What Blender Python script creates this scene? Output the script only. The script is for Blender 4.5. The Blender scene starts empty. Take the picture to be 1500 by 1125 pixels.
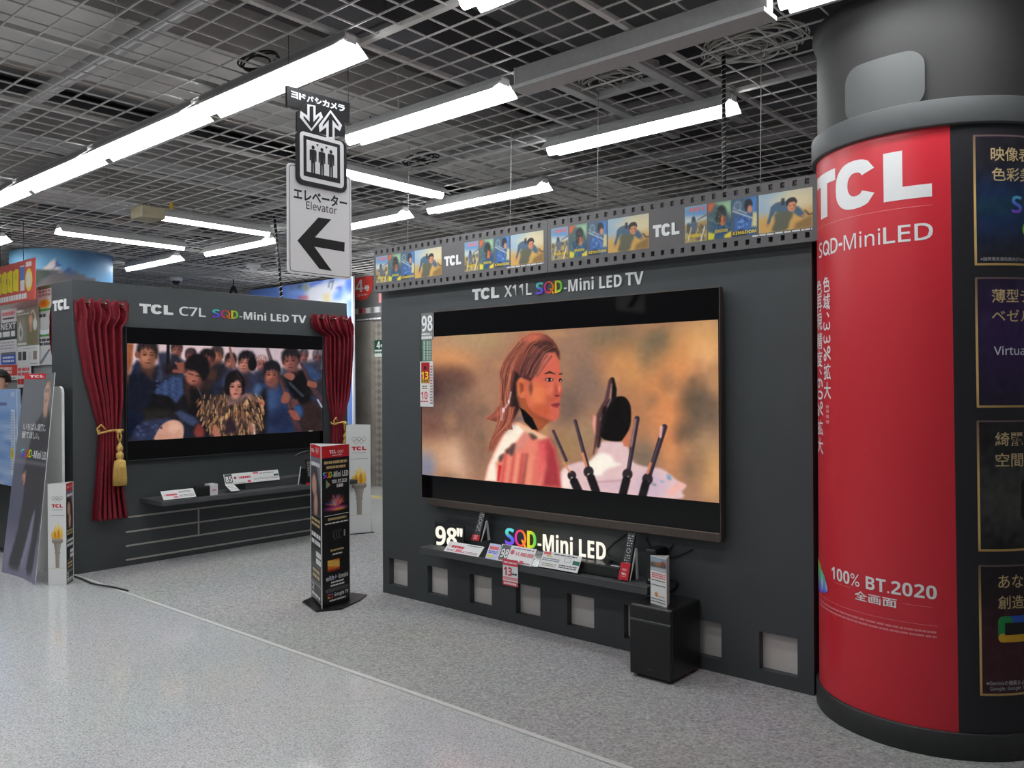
import bpy, bmesh, math, random
import numpy as np
from mathutils import Vector, Matrix
C = bpy.context.collection
R = math.radians
random.seed(7)
rng = np.random.default_rng(7)

# ------------------------------------------------------------ camera
FPX, HEAD, ROLL, CX, CY, CZ = 1216.0, R(40.7), 0.0057, 750.0, 564.0, 1.5
cam = bpy.data.cameras.new('camera')
cam.sensor_width = 36; cam.sensor_fit = 'HORIZONTAL'
cam.lens = FPX / 1500 * 36
cam.shift_y = (CY - 562.5) / 1500
cam.clip_start = 0.02; cam.clip_end = 100
camo = bpy.data.objects.new('camera', cam); C.objects.link(camo)
camo.matrix_world = Matrix.Translation((0, 0, CZ)) @ Matrix.Rotation(HEAD, 4, 'Z') @ Matrix.Rotation(R(90), 4, 'X') @ Matrix.Rotation(-ROLL, 4, 'Z')
bpy.context.scene.camera = camo
# ------------------------------------------------------------ view
sc = bpy.context.scene
sc.view_settings.view_transform = 'Standard'
sc.view_settings.look = 'None'
sc.view_settings.exposure = 0.0
sc.view_settings.gamma = 1.0
sc.view_settings.use_curve_mapping = False
sc.cycles.use_denoising = True
sc.cycles.max_bounces = 10; sc.cycles.diffuse_bounces = 6
sc.cycles.sample_clamp_indirect = 6.0
# ------------------------------------------------------------ world: faint spill from the rest of the shop floor
w = bpy.data.worlds.new('world'); sc.world = w; w.use_nodes = True
w.node_tree.nodes['Background'].inputs[0].default_value = (0.95, 0.97, 1.0, 1)
w.node_tree.nodes['Background'].inputs[1].default_value = 0.12
# ------------------------------------------------------------ the shop's ceiling lamps outside the frame, and lamps added over the passage
LAMP = 26.0            # radiance of a lit lamp
def ceiling_lamp(x, y, along_y=False, L=1.33):
    l = bpy.data.lights.new('ceiling_lamp_light', 'AREA'); l.shape = 'RECTANGLE'
    l.size = L; l.size_y = 0.16
    l.energy = LAMP * 0.62 * L * 0.16 * math.pi
    l.color = (0.96, 0.985, 1.0)
    o = bpy.data.objects.new('ceiling_lamp_light', l); C.objects.link(o)
    o.location = (x, y, 3.03)
    if along_y: o.rotation_euler = (0, 0, R(90))
for x in (-9.4, -8.0, -6.4, -4.8, -3.2, -1.6): ceiling_lamp(x, 0.9)
for x in (-8.6, -6.6, -4.6, -2.4): ceiling_lamp(x, -0.9)
for x in (-7.0, -4.0, -1.0): ceiling_lamp(x, -2.8)
ceiling_lamp(-8.2, 5.9, True, .8); ceiling_lamp(-8.45, 5.85, True, .7); ceiling_lamp(-6.5, 6.6); ceiling_lamp(-6.9, 5.9); ceiling_lamp(-12.2, 1.7)  # the lamps over the passage are added to brighten the partition and lift

# unseen lights added behind the curtained wall to brighten the partition and lift fascia
for (x, y, z, rx, rz, e) in ((-10.3, 6.35, 2.5, 72, 0, 11), (-9.0, 6.75, 2.42, 68, -12, 24)):
    l = bpy.data.lights.new('added_fill_light', 'AREA'); l.shape = 'RECTANGLE'; l.size = 1.1; l.size_y = .1; l.energy = e; l.color = (.97, .985, 1)
    o = bpy.data.objects.new('added_fill_light', l); C.objects.link(o); o.location = (x, y, z); o.rotation_euler = (R(rx+22), 0, R(rz))
# ------------------------------------------------------------ camera model (only to read dimensions off the photograph onto known planes)
_fw = np.array([-math.sin(HEAD), math.cos(HEAD), 0.0]); _rt = np.array([math.cos(HEAD), math.sin(HEAD), 0.0]); _up = np.array([0, 0, 1.0])
_o = np.array([0, 0, CZ])
def ray(px, py):
    a = (px - CX) / FPX; b = -(py - CY) / FPX
    return _fw + _rt * (a + b * ROLL) + _up * (b - a * ROLL)
def onZ(px, py, z): d = ray(px, py); return _o + d * ((z - CZ) / d[2])
def onY(px, py, y): d = ray(px, py); return _o + d * (y / d[1])
def onX(px, py, x): d = ray(px, py); return _o + d * (x / d[0])
def project(p):
    q = p - _o
    dep = q @ _fw; a0 = (q @ _rt) / dep; b0 = (q @ _up) / dep
    a = a0 - b0 * ROLL; b = b0 + a0 * ROLL
    return CX + a * FPX, CY - b * FPX

def lin(c):
    c = np.asarray(c, float) / 255.0
    return np.where(c <= 0.04045, c / 12.92, ((c + 0.055) / 1.055) ** 2.4)

# ------------------------------------------------------------ surfaces
class Pl:
    def __init__(s, o, u, v):
        s.o = np.array(o, float); s.u = np.array(u, float); s.v = np.array(v, float)
        s.u /= np.linalg.norm(s.u); s.v /= np.linalg.norm(s.v); s.n = np.cross(s.u, s.v)
    def P(s, u, v, d=0.0): return s.o + s.u * u + s.v * v + s.n * d
    def uv(s, px, py):
        r = ray(px, py); t = ((s.o - _o) @ s.n) / (r @ s.n); q = _o + r * t - s.o
        return q @ s.u, q @ s.v
    def grid(s, U, V, d): return s.o + U[..., None] * s.u + V[..., None] * s.v + s.n * d
class Cy:
    def __init__(s, x, y, r): s.c = np.array([x, y, 0.0]); s.r = r
    def P(s, u, v, d=0.0):
        t = u / s.r; k = s.r + d
        return s.c + np.array([k * math.cos(t), k * math.sin(t), v])
    def uv(s, px, py):
        r = ray(px, py); a = r[0]**2 + r[1]**2; q = _o - s.c; b = r[0]*q[0] + r[1]*q[1]; c = q[0]**2 + q[1]**2 - s.r**2
        D = max(0.0, b*b - a*c); t = (-b - math.sqrt(D)) / a; p = _o + r * t
        return s.r * math.atan2(p[1]-s.c[1], p[0]-s.c[0]), p[2]
    def grid(s, U, V, d):
        t = U / s.r; k = s.r + d
        return np.stack([s.c[0] + k*np.cos(t), s.c[1] + k*np.sin(t), V], -1)
def PY(y): return Pl((0, y, 0), (1, 0, 0), (0, 0, 1))      # u = X, v = Z, faces the aisle
def PX(x): return Pl((x, 0, 0), (0, 1, 0), (0, 0, 1))      # u = Y, v = Z, faces +X

# ------------------------------------------------------------ materials (all procedural)
MATS = {}
def nodes(name):
    m = bpy.data.materials.new(name); m.use_nodes = True
    return m, m.node_tree, m.node_tree.nodes['Principled BSDF']
def mat(name, col, rough=0.5, metal=0.0, var=0.06, scale=30.0, bump=0.0, sheen=0.0, spec=0.5):
    if name in MATS: return MATS[name]
    m, t, b = nodes(name)
    c = lin(col)
    n = t.nodes.new('ShaderNodeTexNoise'); n.inputs['Scale'].default_value = scale; n.inputs['Detail'].default_value = 3
    tc = t.nodes.new('ShaderNodeTexCoord'); t.links.new(tc.outputs['Object'], n.inputs['Vector'])
    r = t.nodes.new('ShaderNodeValToRGB')
    r.color_ramp.elements[0].color = (*(c * (1 - var)), 1); r.color_ramp.elements[1].color = (*np.minimum(c * (1 + var), 1), 1)
    r.color_ramp.elements[0].position = 0.3; r.color_ramp.elements[1].position = 0.7
    t.links.new(n.outputs['Fac'], r.inputs[0]); t.links.new(r.outputs[0], b.inputs['Base Color'])
    b.inputs['Roughness'].default_value = rough; b.inputs['Metallic'].default_value = metal
    b.inputs['Specular IOR Level'].default_value = spec
    if sheen:
        b.inputs['Sheen Weight'].default_value = sheen; b.inputs['Sheen Roughness'].default_value = 0.35
        b.inputs['Sheen Tint'].default_value = (1.0, 0.25, 0.3, 1)
    if bump:
        bp = t.nodes.new('ShaderNodeBump'); bp.inputs['Strength'].default_value = bump; bp.inputs['Distance'].default_value = 0.004
        t.links.new(n.outputs['Fac'], bp.inputs['Height']); t.links.new(bp.outputs[0], b.inputs['Normal'])
    MATS[name] = m
    return m
def vmat(name, rough=0.45, emit=0.0, spec=0.5, coat=0.0):     # printed / glowing: the colour comes from the mesh's own colour attribute
    if name in MATS: return MATS[name]
    m, t, b = nodes(name)
    a = t.nodes.new('ShaderNodeAttribute'); a.attribute_name = 'col'
    if emit:
        t.links.new(a.outputs[0], b.inputs['Emission Color']); b.inputs['Emission Strength'].default_value = emit
        b.inputs['Base Color'].default_value = (0.005, 0.005, 0.005, 1)
    else:
        t.links.new(a.outputs[0], b.inputs['Base Color'])
    b.inputs['Roughness'].default_value = rough; b.inputs['Specular IOR Level'].default_value = spec
    b.inputs['Coat Weight'].default_value = coat
    MATS[name] = m
    return m
PRINT = vmat('printed_paper', 0.5, spec=0.25)
GLOSSP = vmat('laminated_print', 0.33, spec=0.4)
SCREEN = vmat('lit_screen', 0.25, emit=1.0, spec=0.15)
GLOW = vmat('backlit_letter', 0.4, emit=1.0)
LAMPM = vmat('lamp_tube', 0.4, emit=LAMP)
CHAR = mat('charcoal_board', (63, 67, 69), 0.55, var=0.04, scale=6)
CHAR2 = mat('charcoal_shelf', (66, 68, 69), 0.6, var=0.04, scale=8)
BLACK = mat('black_plastic', (26, 27, 28), 0.4)
SATIN = mat('satin_black', (24, 25, 26), 0.32)
GLASS = mat('black_screen_glass', (8, 8, 10), 0.06, var=0.0, spec=0.35)
BRONZE = mat('brushed_dark_bronze', (98, 88, 82), 0.38, 0.75, var=0.1, scale=60)
WHITEP = mat('white_board', (226, 226, 226), 0.45, var=0.02)
GREYM = mat('grey_painted_metal', (176, 176, 176), 0.5, var=0.05)
RODM = mat('grid_rod_paint', (212, 210, 207), 0.55, var=0.1, scale=3)
HOOD = mat('white_lamp_enamel', (240, 240, 238), 0.4, var=0.02)
STEEL = mat('brushed_steel', (150, 145, 138), 0.3, 0.9, var=0.12, scale=9)
CABLE = mat('black_cable', (22, 22, 23), 0.5)
CABLEW = mat('white_cable', (190, 188, 182), 0.5)
VELVET = mat('red_velvet', (116, 2, 26), 0.68, var=0.2, scale=14, bump=0.25, sheen=0.1)
ROPE = mat('gold_cord', (206, 170, 92), 0.5, 0.15, var=0.3, scale=160, bump=0.5)

# ------------------------------------------------------------ mesh building
class MB:
    def __init__(s): s.v = []; s.f = []; s.c = []; s.mi = []; s.sm = []; s.n = 0
    def add(s, V, F, col=(128, 128, 128), mi=0, smooth=False):
        V = np.asarray(V, float).reshape(-1, 3); k = s.n
        s.v.append(V); s.n += len(V)
        c = np.asarray(col, float)
        if c.ndim == 1: c = np.tile(c, (len(V), 1))
        s.c.append(lin(c.reshape(-1, 3)))
        for f in F: s.f.append([i + k for i in f])
        s.mi += [mi] * len(F); s.sm += [smooth] * len(F)
        return s
    def quad(s, a, b, c, d, col=(128,)*3, mi=0): return s.add([a, b, c, d], [(0, 1, 2, 3)], col, mi)
    def obox(s, o, a, b, c, col=(128,)*3, mi=0):      # corner o, edge vectors a,b,c
        o, a, b, c = (np.array(q, float) for q in (o, a, b, c))
        if np.dot(np.cross(a, b), c) < 0: a, b = b, a
        V = [o, o+a, o+a+b, o+b, o+c, o+a+c, o+a+b+c, o+b+c]
        return s.add(V, [(0, 3, 2, 1), (4, 5, 6, 7), (0, 1, 5, 4), (1, 2, 6, 5), (2, 3, 7, 6), (3, 0, 4, 7)], col, mi)
    def box(s, x0, x1, y0, y1, z0, z1, col=(128,)*3, mi=0):
        return s.obox((x0, y0, z0), (x1-x0, 0, 0), (0, y1-y0, 0), (0, 0, z1-z0), col, mi)
    def bbox(s, x0, x1, y0, y1, z0, z1, b=0.004, seg=2, col=(128,)*3, mi=0, M=None):   # bevelled box
        bm = bmesh.new(); bmesh.ops.create_cube(bm, size=1.0)
        for v in bm.verts: v.co = Vector(((x0+x1)/2 + v.co.x*(x1-x0), (y0+y1)/2 + v.co.y*(y1-y0), (z0+z1)/2 + v.co.z*(z1-z0)))
        bmesh.ops.bevel(bm, geom=list(bm.edges), offset=b, segments=seg, profile=0.5, affect='EDGES')
        return s.bm(bm, col, mi, M)
    def bm(s, bm, col=(128,)*3, mi=0, M=None, smooth=False):
        if M is not None: bm.transform(M)
        bm.verts.index_update()
        s.add([v.co[:] for v in bm.verts], [[v.index for v in f.verts] for f in bm.faces], col, mi, smooth); bm.free()
        return s
    def tube(s, pts, r, seg=8, col=(128,)*3, mi=0, cap=True):
        P = [np.array(p, float) for p in pts]; n = len(P); V = []; F = []
        rr = r if hasattr(r, '__len__') else [r] * n
        up = None
        for i in range(n):
            t = P[min(i+1, n-1)] - P[max(i-1, 0)]; t /= (np.linalg.norm(t) + 1e-12)
            if up is None:
                h = np.array([0, 0, 1.0]) if abs(t[2]) < 0.9 else np.array([1.0, 0, 0])
                a = np.cross(t, h)
            else:
                a = up - t * (up @ t)
            a /= (np.linalg.norm(a) + 1e-12); up = a; b = np.cross(t, a)
            for k in range(seg):
                q = 2*math.pi*k/seg; V.append(P[i] + rr[i]*(a*math.cos(q) + b*math.sin(q)))
        for i in range(n-1):
            for k in range(seg):
                k2 = (k+1) % seg; F.append((i*seg+k, i*seg+k2, (i+1)*seg+k2, (i+1)*seg+k))
        if cap: F.append(tuple(range(seg))[::-1]); F.append(tuple((n-1)*seg+k for k in range(seg)))
        return s.add(V, F, col, mi, True)
    def lathe(s, o, prof, seg=20, col=(128,)*3, mi=0, ax=(0, 0, 1)):
        o = np.array(o, float); V = []; F = []; n = len(prof)
        w = np.array(ax, float); w /= np.linalg.norm(w)
        a = np.cross(w, [1.0, 0, 0] if abs(w[0]) < .9 else [0, 1.0, 0]); a /= np.linalg.norm(a); b = np.cross(w, a)
        for r_, z in prof:
            for k in range(seg):
                q = 2*math.pi*k/seg; V.append(o + w*z + r_*(a*math.cos(q) + b*math.sin(q)))
        for i in range(n-1):
            for k in range(seg):
                k2 = (k+1) % seg; F.append((i*seg+k, i*seg+k2, (i+1)*seg+k2, (i+1)*seg+k))
        F.append(tuple(range(seg))[::-1]); F.append(tuple((n-1)*seg+k for k in range(seg)))
        return s.add(V, F, col, mi, True)
    def poly(s, S, pts, d0=0.0005, d1=None, col=(255,)*3, mi=0):    # outline on a surface, optionally with thickness
        bm = bmesh.new(); n = len(pts)
        f = bm.faces.new([bm.verts.new((p[0], p[1], 0)) for p in pts])
        f.normal_update()
        if f.normal.z < 0: f.normal_flip()
        if d1 is not None:
            e = bmesh.ops.extrude_face_region(bm, geom=[f])
            for v in [g for g in e['geom'] if isinstance(g, bmesh.types.BMVert)]: v.co.z = 1.0
            bmesh.ops.recalc_face_normals(bm, faces=bm.faces)
        return s._wrap(bm, S, d0, d1, col, mi)
    def _wrap(s, bm, S, d0, d1, col, mi):
        bmesh.ops.triangulate(bm, faces=[f for f in bm.faces if len(f.verts) > 4])
        if isinstance(S, Cy) or hasattr(S, 'bow'):
            us = [v.co.x for v in bm.verts]
            u = math.ceil(min(us)/0.015)*0.015
            while u < max(us):
                bmesh.ops.bisect_plane(bm, geom=bm.verts[:]+bm.edges[:]+bm.faces[:], plane_co=(u, 0, 0), plane_no=(1, 0, 0)); u += 0.015
        bm.verts.index_update()
        dd = (d1 - d0) if d1 is not None else 0
        V = [S.P(v.co.x, v.co.y, d0 + dd*v.co.z) for v in bm.verts]
        c = col([ (v.co.x, v.co.y) for v in bm.verts]) if callable(col) else col
        s.add(V, [[v.index for v in f.verts] for f in bm.faces], c, mi); bm.free()
        return s
    def rect(s, S, u0, v0, u1, v1, col, d=0.0005, mi=0):
        return s.poly(S, [(u0, v0), (u1, v0), (u1, v1), (u0, v1)], d, None, col, mi)
    def frame(s, S, u0, v0, u1, v1, t, col, d=0.0006, mi=0):
        s.rect(S, u0, v0, u1, v0+t, col, d, mi); s.rect(S, u0, v1-t, u1, v1, col, d, mi)
        s.rect(S, u0, v0+t, u0+t, v1-t, col, d, mi); s.rect(S, u1-t, v0+t, u1, v1-t, col, d, mi)
        return s
    def ring(s, S, cu, cv_, ru, rv, t, col, d=0.0008, mi=0, n=28, a0=0, a1=360, asp=None):
        V = []; F = []
        for k in range(n+1):
            q = R(a0 + (a1-a0)*k/n)
            V.append(S.P(cu + ru*math.cos(q), cv_ + rv*math.sin(q), d)); V.append(S.P(cu + (ru-t)*math.cos(q), cv_ + (rv-t)*math.sin(q), d))
        for k in range(n): F.append((2*k, 2*k+2, 2*k+3, 2*k+1))
        return s.add(V, F, col, mi)
    def disc(s, S, cu, cv_, ru, rv, col, d=0.0007, mi=0, n=28):
        return s.poly(S, [(cu+ru*math.cos(2*math.pi*k/n), cv_+rv*math.sin(2*math.pi*k/n)) for k in range(n)], d, None, col, mi)
    def text(s, S, body, u0, v0, u1, v1, col=(240,)*3, d=0.001, bold=0.02, mi=0, d1=None, res=2, keep=None):
        bm = text_bm(body, bold, res)
        xs = [v.co.x for v in bm.verts]; ys = [v.co.y for v in bm.verts]
        x0, x1, y0, y1 = min(xs), max(xs), min(ys), max(ys)
        kx = (u1-u0)/(x1-x0); ky = (v1-v0)/(y1-y0)
        if keep: kx = min(kx, ky*keep)
        for v in bm.verts: v.co = Vector((u0 + (v.co.x-x0)*kx, v0 + (v.co.y-y0)*ky, 0))
        if d1 is not None:
            e = bmesh.ops.extrude_face_region(bm, geom=bm.faces[:])
            for v in [g for g in e['geom'] if isinstance(g, bmesh.types.BMVert)]: v.co.z = 1.0
        return s._wrap(bm, S, d, d1, col, mi)
    def grid(s, S, u0, v0, u1, v1, nu, nv, cv=None, d=0.0, mi=0, col=(128,)*3):
        U, V = np.meshgrid(np.linspace(u0, u1, nu), np.linspace(v0, v1, nv))
        P = S.grid(U, V, d)
        F = [(j*nu+i, j*nu+i+1, (j+1)*nu+i+1, (j+1)*nu+i) for j in range(nv-1) for i in range(nu-1)]
        c = col if cv is None else np.clip(cv(U, V, P), 0, 255).reshape(-1, 3)
        return s.add(P.reshape(-1, 3), F, c, mi, isinstance(S, Cy))
    def build(s, name, mats, parent=None, base=None):
        V = np.concatenate(s.v); col = np.concatenate(s.c)
        b = np.array(parent.location if parent else (base if base is not None else (0, 0, 0)), float)
        g = parent
        while g and g.parent: g = g.parent; b = b + np.array(g.location)
        me = bpy.data.meshes.new(name)
        me.from_pydata((V - b).tolist(), [], s.f)
        a = me.attributes.new('col', 'FLOAT_COLOR', 'POINT')
        a.data.foreach_set('color', np.concatenate([col, np.ones((len(col), 1))], 1).astype(np.float32).ravel())
        for m in (mats if isinstance(mats, (list, tuple)) else [mats]): me.materials.append(m)
        me.polygons.foreach_set('material_index', s.mi); me.polygons.foreach_set('use_smooth', s.sm)
        me.update()
        o = bpy.data.objects.new(name, me); C.objects.link(o)
        if parent: o.parent = parent
        else: o.location = b
        return o
TXT = {}
def text_bm(body, bold, res=3):
    k = (body, bold, res)
    if k not in TXT:
        if any(ch.isascii() and ch.isalnum() for ch in body):      # the heavier or plainer of the built-in sans faces
            U_, L_, D_ = (0x1D5D4, 0x1D5EE, 0x1D7EC) if bold >= .02 else (0x1D5A0, 0x1D5BA, 0x1D7E2)
            body = ''.join(chr(U_+ord(ch)-65) if 'A' <= ch <= 'Z' else chr(L_+ord(ch)-97) if 'a' <= ch <= 'z' else chr(D_+ord(ch)-48) if '0' <= ch <= '9' else ch for ch in body)
            if bold >= .02: bold = 0.0
        c = bpy.data.curves.new('txt', 'FONT'); c.body = body; c.size = 1; c.offset = bold; c.resolution_u = res; c.fill_mode = 'FRONT'
        o = bpy.data.objects.new('txt', c); C.objects.link(o)
        dg = bpy.context.evaluated_depsgraph_get()
        me = bpy.data.meshes.new_from_object(o.evaluated_get(dg))
        V = [v.co[:] for v in me.vertices]; F = [list(p.vertices) for p in me.polygons]
        bpy.data.objects.remove(o); bpy.data.curves.remove(c); bpy.data.meshes.remove(me)
        TXT[k] = (V, F)
    V, F = TXT[k]
    bm = bmesh.new(); vs = [bm.verts.new((x, y, 0)) for x, y, z in V]
    for f in F:
        try: bm.faces.new([vs[i] for i in f])
        except ValueError: pass
    bmesh.ops.remove_doubles(bm, verts=bm.verts[:], dist=1e-6)
    return bm

def tag(o, label=None, cat=None, group=None, kind=None):
    if label: o['label'] = label
    if cat: o['category'] = cat
    if group: o['group'] = group
    if kind: o['kind'] = kind
    return o
def thing(name, label, cat, loc, group=None):
    o = bpy.data.objects.new(name, None); C.objects.link(o); o.location = loc; o.empty_display_size = 0.1
    return tag(o, label, cat, group)
def struct(name, mb, m): return tag(mb.build(name, m), kind='structure')
def copy_tree(o, parent=None):
    c = o.copy(); C.objects.link(c)
    if parent: c.parent = parent
    for ch in o.children: copy_tree(ch, c)
    return c

# lettering drawn as shapes: the wide bold three-letter maker's mark and the coloured S Q D
def tcl(mb, S, u0, v0, u1, v1, col=(240,)*3, d=0.001, d1=None, mi=0):
    W, Hh = u1-u0, v1-v0
    def Q(pts): return [(u0 + x*W, v0 + y*Hh) for x, y in pts]
    mb.poly(S, Q([(0, 1), (0, .74), (.105, .74), (.105, 0), (.222, 0), (.222, .74), (.327, .74), (.327, 1)]), d, d1, col, mi)
    o = []; i = []
    for k in range(25):
        a = R(46 + (314-46)*k/24); c, s_ = math.cos(a), math.sin(a)
        e = lambda v, p: math.copysign(abs(v)**p, v)
        o.append((.505 + .175*e(c, .85), .5 + .515*e(s_, .85))); i.append((.515 + .068*e(c, .9), .5 + .25*e(s_, .9)))
    o[0] = (.655, .76); o[-1] = (.655, .24); i[0] = (.565, .66); i[-1] = (.565, .34)
    mb.poly(S, Q(o + i[::-1]), d, d1, col, mi)
    mb.poly(S, Q([(.715, 1), (.715, 0), (1, 0), (1, .26), (.832, .26), (.832, 1)]), d, d1, col, mi)
    return mb
def lerp(a, b, t): return np.array(a, float)*(1-t) + np.array(b, float)*t
def ramp(stops, t):
    t = min(max(t, 0), 1)
    for (p, c), (q, e) in zip(stops, stops[1:]):
        if t <= q: return lerp(c, e, (t-p)/(q-p+1e-9))
    return np.array(stops[-1][1], float)
def sqd(mb, S, u0, v0, u1, v1, d=0.001, bold=0.03, mi=0, white=(240,)*3, tail='-MiniLED', d1=None, fs=.30, dull=1.0, plain=False):
    """S Q D in colours, then the rest in white, filling the box."""
    W = u1-u0; h = v1-v0
    def col(stops, vert):
        def f(pts):
            P = np.array(pts)
            k = 1 if vert else 0; a = P[:, k]; t = (a - a.min())/(a.max()-a.min()+1e-9)
            return np.array([ramp(stops, x)*dull for x in t])
        return f
    if plain: fS = fQ = fD = white
    else:
        fS = col([(0, (130, 70, 220)), (.45, (80, 110, 240)), (.7, (90, 220, 190)), (1, (100, 210, 235))], True)
        fQ = col([(0, (230, 50, 190)), (.5, (240, 70, 60)), (1, (250, 150, 40))], False)
        fD = col([(0, (245, 215, 40)), (.55, (190, 225, 50)), (1, (80, 200, 90))], False)
    f = fs*W
    mb.text(S, 'S', u0, v0, u0+.28*f, v1, fS, d, bold, mi, d1, 4)
    # Q: ring and tail
    ru, rv = .175*f, h*.5
    n = 28; cu = u0+.485*f; t = .26
    out = [(cu+ru*math.cos(2*math.pi*k/n), v0+rv+rv*math.sin(2*math.pi*k/n)) for k in range(n+1)]
    inn = [(cu+ru*(1-t*1.15)*math.cos(2*math.pi*k/n), v0+rv+rv*(1-t*.9)*math.sin(2*math.pi*k/n)) for k in range(n+1)]
    for half in (slice(0, n//2+1), slice(n//2, n+1)):
        mb.poly(S, out[half] + inn[half][::-1], d, d1, fQ if not callable(fQ) else (lambda pts: np.array([ramp([(0, (230, 50, 190)), (.5, (240, 70, 60)), (1, (250, 150, 40))], (p[0]-cu+ru)/(2*ru))*dull for p in pts])), mi)
    mb.poly(S, [(cu+.02*f, v0+.42*h), (cu+.075*f, v0+.42*h), (cu+.2*f, v0-.03*h), (cu+.125*f, v0-.03*h)], d+.0002, d1, white if plain else np.array((250, 150, 40))*dull, mi)
    mb.text(S, 'D', u0+.70*f, v0, u0+.97*f, v1, fD, d, bold, mi, d1, 4)
    mb.text(S, tail, u0+1.02*f, v0, u1, v1, white, d, bold, mi, d1, 2)
    return mb
def rings(mb, S, u0, v0, w, col=(120,)*3, d=0.001, mi=0):
    r = w/6.6
    for k, (x, y) in enumerate([(r, 1.9*r), (3.3*r, 1.9*r), (5.6*r, 1.9*r), (2.15*r, .95*r), (4.45*r, .95*r)]):
        mb.ring(S, u0+x, v0+y, r, r, r*.2, col[k] if isinstance(col, list) else col, d, mi, 20)

# ------------------------------------------------------------ a small painter for printed and shown pictures
class Cv:
    def __init__(s, X, Y, base, T=(0, 0, 1)):
        s.X, s.Y = X, Y; s.c = np.zeros(X.shape+(3,)) + np.array(base, float); s.T = T
    def _t(s, p): p = np.asarray(p, float); return np.stack([s.T[0] + p[..., 0]/s.T[2], s.T[1] + p[..., 1]/s.T[2]], -1)
    def _bb(s, x0, y0, x1, y1): return np.nonzero((s.X > x0) & (s.X < x1) & (s.Y > y0) & (s.Y < y1))
    def _mix(s, I, a, col):
        a = a[:, None]; s.c[I] = s.c[I]*(1-a) + np.array(col, float)*a
    def poly(s, pts, col, soft=1.0, al=1.0, smooth=False):
        p = s._t(pts)
        if smooth:
            q = []; n = len(p)
            for i in range(n):
                a, b, c, d = p[i-1], p[i], p[(i+1) % n], p[(i+2) % n]
                for t in (0, .25, .5, .75):
                    q.append(.5*((2*b) + (c-a)*t + (2*a-5*b+4*c-d)*t*t + (3*b-a-3*c+d)*t**3))
            p = np.array(q)
        m = p.min(0)-soft; M = p.max(0)+soft
        I = s._bb(m[0], m[1], M[0], M[1])
        if not len(I[0]): return s
        x, y = s.X[I], s.Y[I]; D = np.full(x.shape, 1e9); ins = np.zeros(x.shape, bool)
        for a, b in zip(p, np.roll(p, -1, 0)):
            e = b-a; L = e@e+1e-12; t = np.clip(((x-a[0])*e[0]+(y-a[1])*e[1])/L, 0, 1)
            D = np.minimum(D, np.hypot(x-a[0]-t*e[0], y-a[1]-t*e[1]))
            cr = (a[1] > y) != (b[1] > y)
            if cr.any():
                xi = a[0] + (y-a[1])*(e[0])/(e[1] if abs(e[1]) > 1e-12 else 1e-12); ins ^= cr & (x < xi)
        sd = np.where(ins, D, -D); a = np.clip(sd/(2*soft)+.5, 0, 1); a = a*a*(3-2*a)*al
        s._mix(I, a, col); return s
    def ell(s, cx, cy, rx, ry, col, soft=.3, rot=0, al=1.0):      # soft: fraction of the radius
        c = s._t((cx, cy)); rx /= s.T[2]; ry /= s.T[2]; r = max(rx, ry)*(1+soft)
        I = s._bb(c[0]-r, c[1]-r, c[0]+r, c[1]+r)
        if not len(I[0]): return s
        dx, dy = s.X[I]-c[0], s.Y[I]-c[1]; k, h = math.cos(R(rot)), math.sin(R(rot))
        q = np.hypot((dx*k+dy*h)/rx, (-dx*h+dy*k)/ry)
        a = np.clip((1+soft-q)/(2*soft), 0, 1); a = a*a*(3-2*a)*al
        s._mix(I, a, col); return s
    def line(s, pts, w, col, soft=.6, al=1.0, smooth=False):
        if smooth and len(pts) > 2:
            P = [np.array(z, float) for z in pts]; o = []
            for i in range(len(P)-1):
                a, b, c, d = P[max(i-1, 0)], P[i], P[i+1], P[min(i+2, len(P)-1)]
                for t in (0, .2, .4, .6, .8): o.append(.5*((2*b) + (c-a)*t + (2*a-5*b+4*c-d)*t*t + (3*b-a-3*c+d)*t**3))
            pts = o + [P[-1]]
        p = s._t(pts); ws = (np.array(w, float) if hasattr(w, '__len__') else np.full(len(p), float(w)))/s.T[2]/2
        m = p.min(0)-ws.max()-soft; M = p.max(0)+ws.max()+soft
        I = s._bb(m[0], m[1], M[0], M[1])
        if not len(I[0]): return s
        x, y = s.X[I], s.Y[I]; A = np.zeros(x.shape)
        for i in range(len(p)-1):
            a, b = p[i], p[i+1]; e = b-a; L = e@e+1e-12; t = np.clip(((x-a[0])*e[0]+(y-a[1])*e[1])/L, 0, 1)
            dd = np.hypot(x-a[0]-t*e[0], y-a[1]-t*e[1]); wd = ws[i]+(ws[i+1]-ws[i])*t
            A = np.maximum(A, np.clip((wd-dd)/(2*soft)+.5, 0, 1))
        s._mix(I, A*al, col); return s
    def finish(s, sat, mul):
        g = s.c.mean(-1, keepdims=True); s.c = 255*(np.clip(g + (s.c-g)*sat, 0, 255)/255)**mul; return s
    def noise(s, amp, n=24, m=24):
        g = rng.normal(0, 1, (m+2, n+2)); h, w = s.X.shape
        yy = np.linspace(0, m, h); xx = np.linspace(0, n, w); yi = yy.astype(int); xi = xx.astype(int); fy = (yy-yi)[:, None]; fx = (xx-xi)[None]
        v = (g[yi][:, xi]*(1-fy)*(1-fx) + g[yi][:, xi+1]*(1-fy)*fx + g[yi+1][:, xi]*fy*(1-fx) + g[yi+1][:, xi+1]*fy*fx)
        s.c += (v*amp)[..., None]; return s
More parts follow.
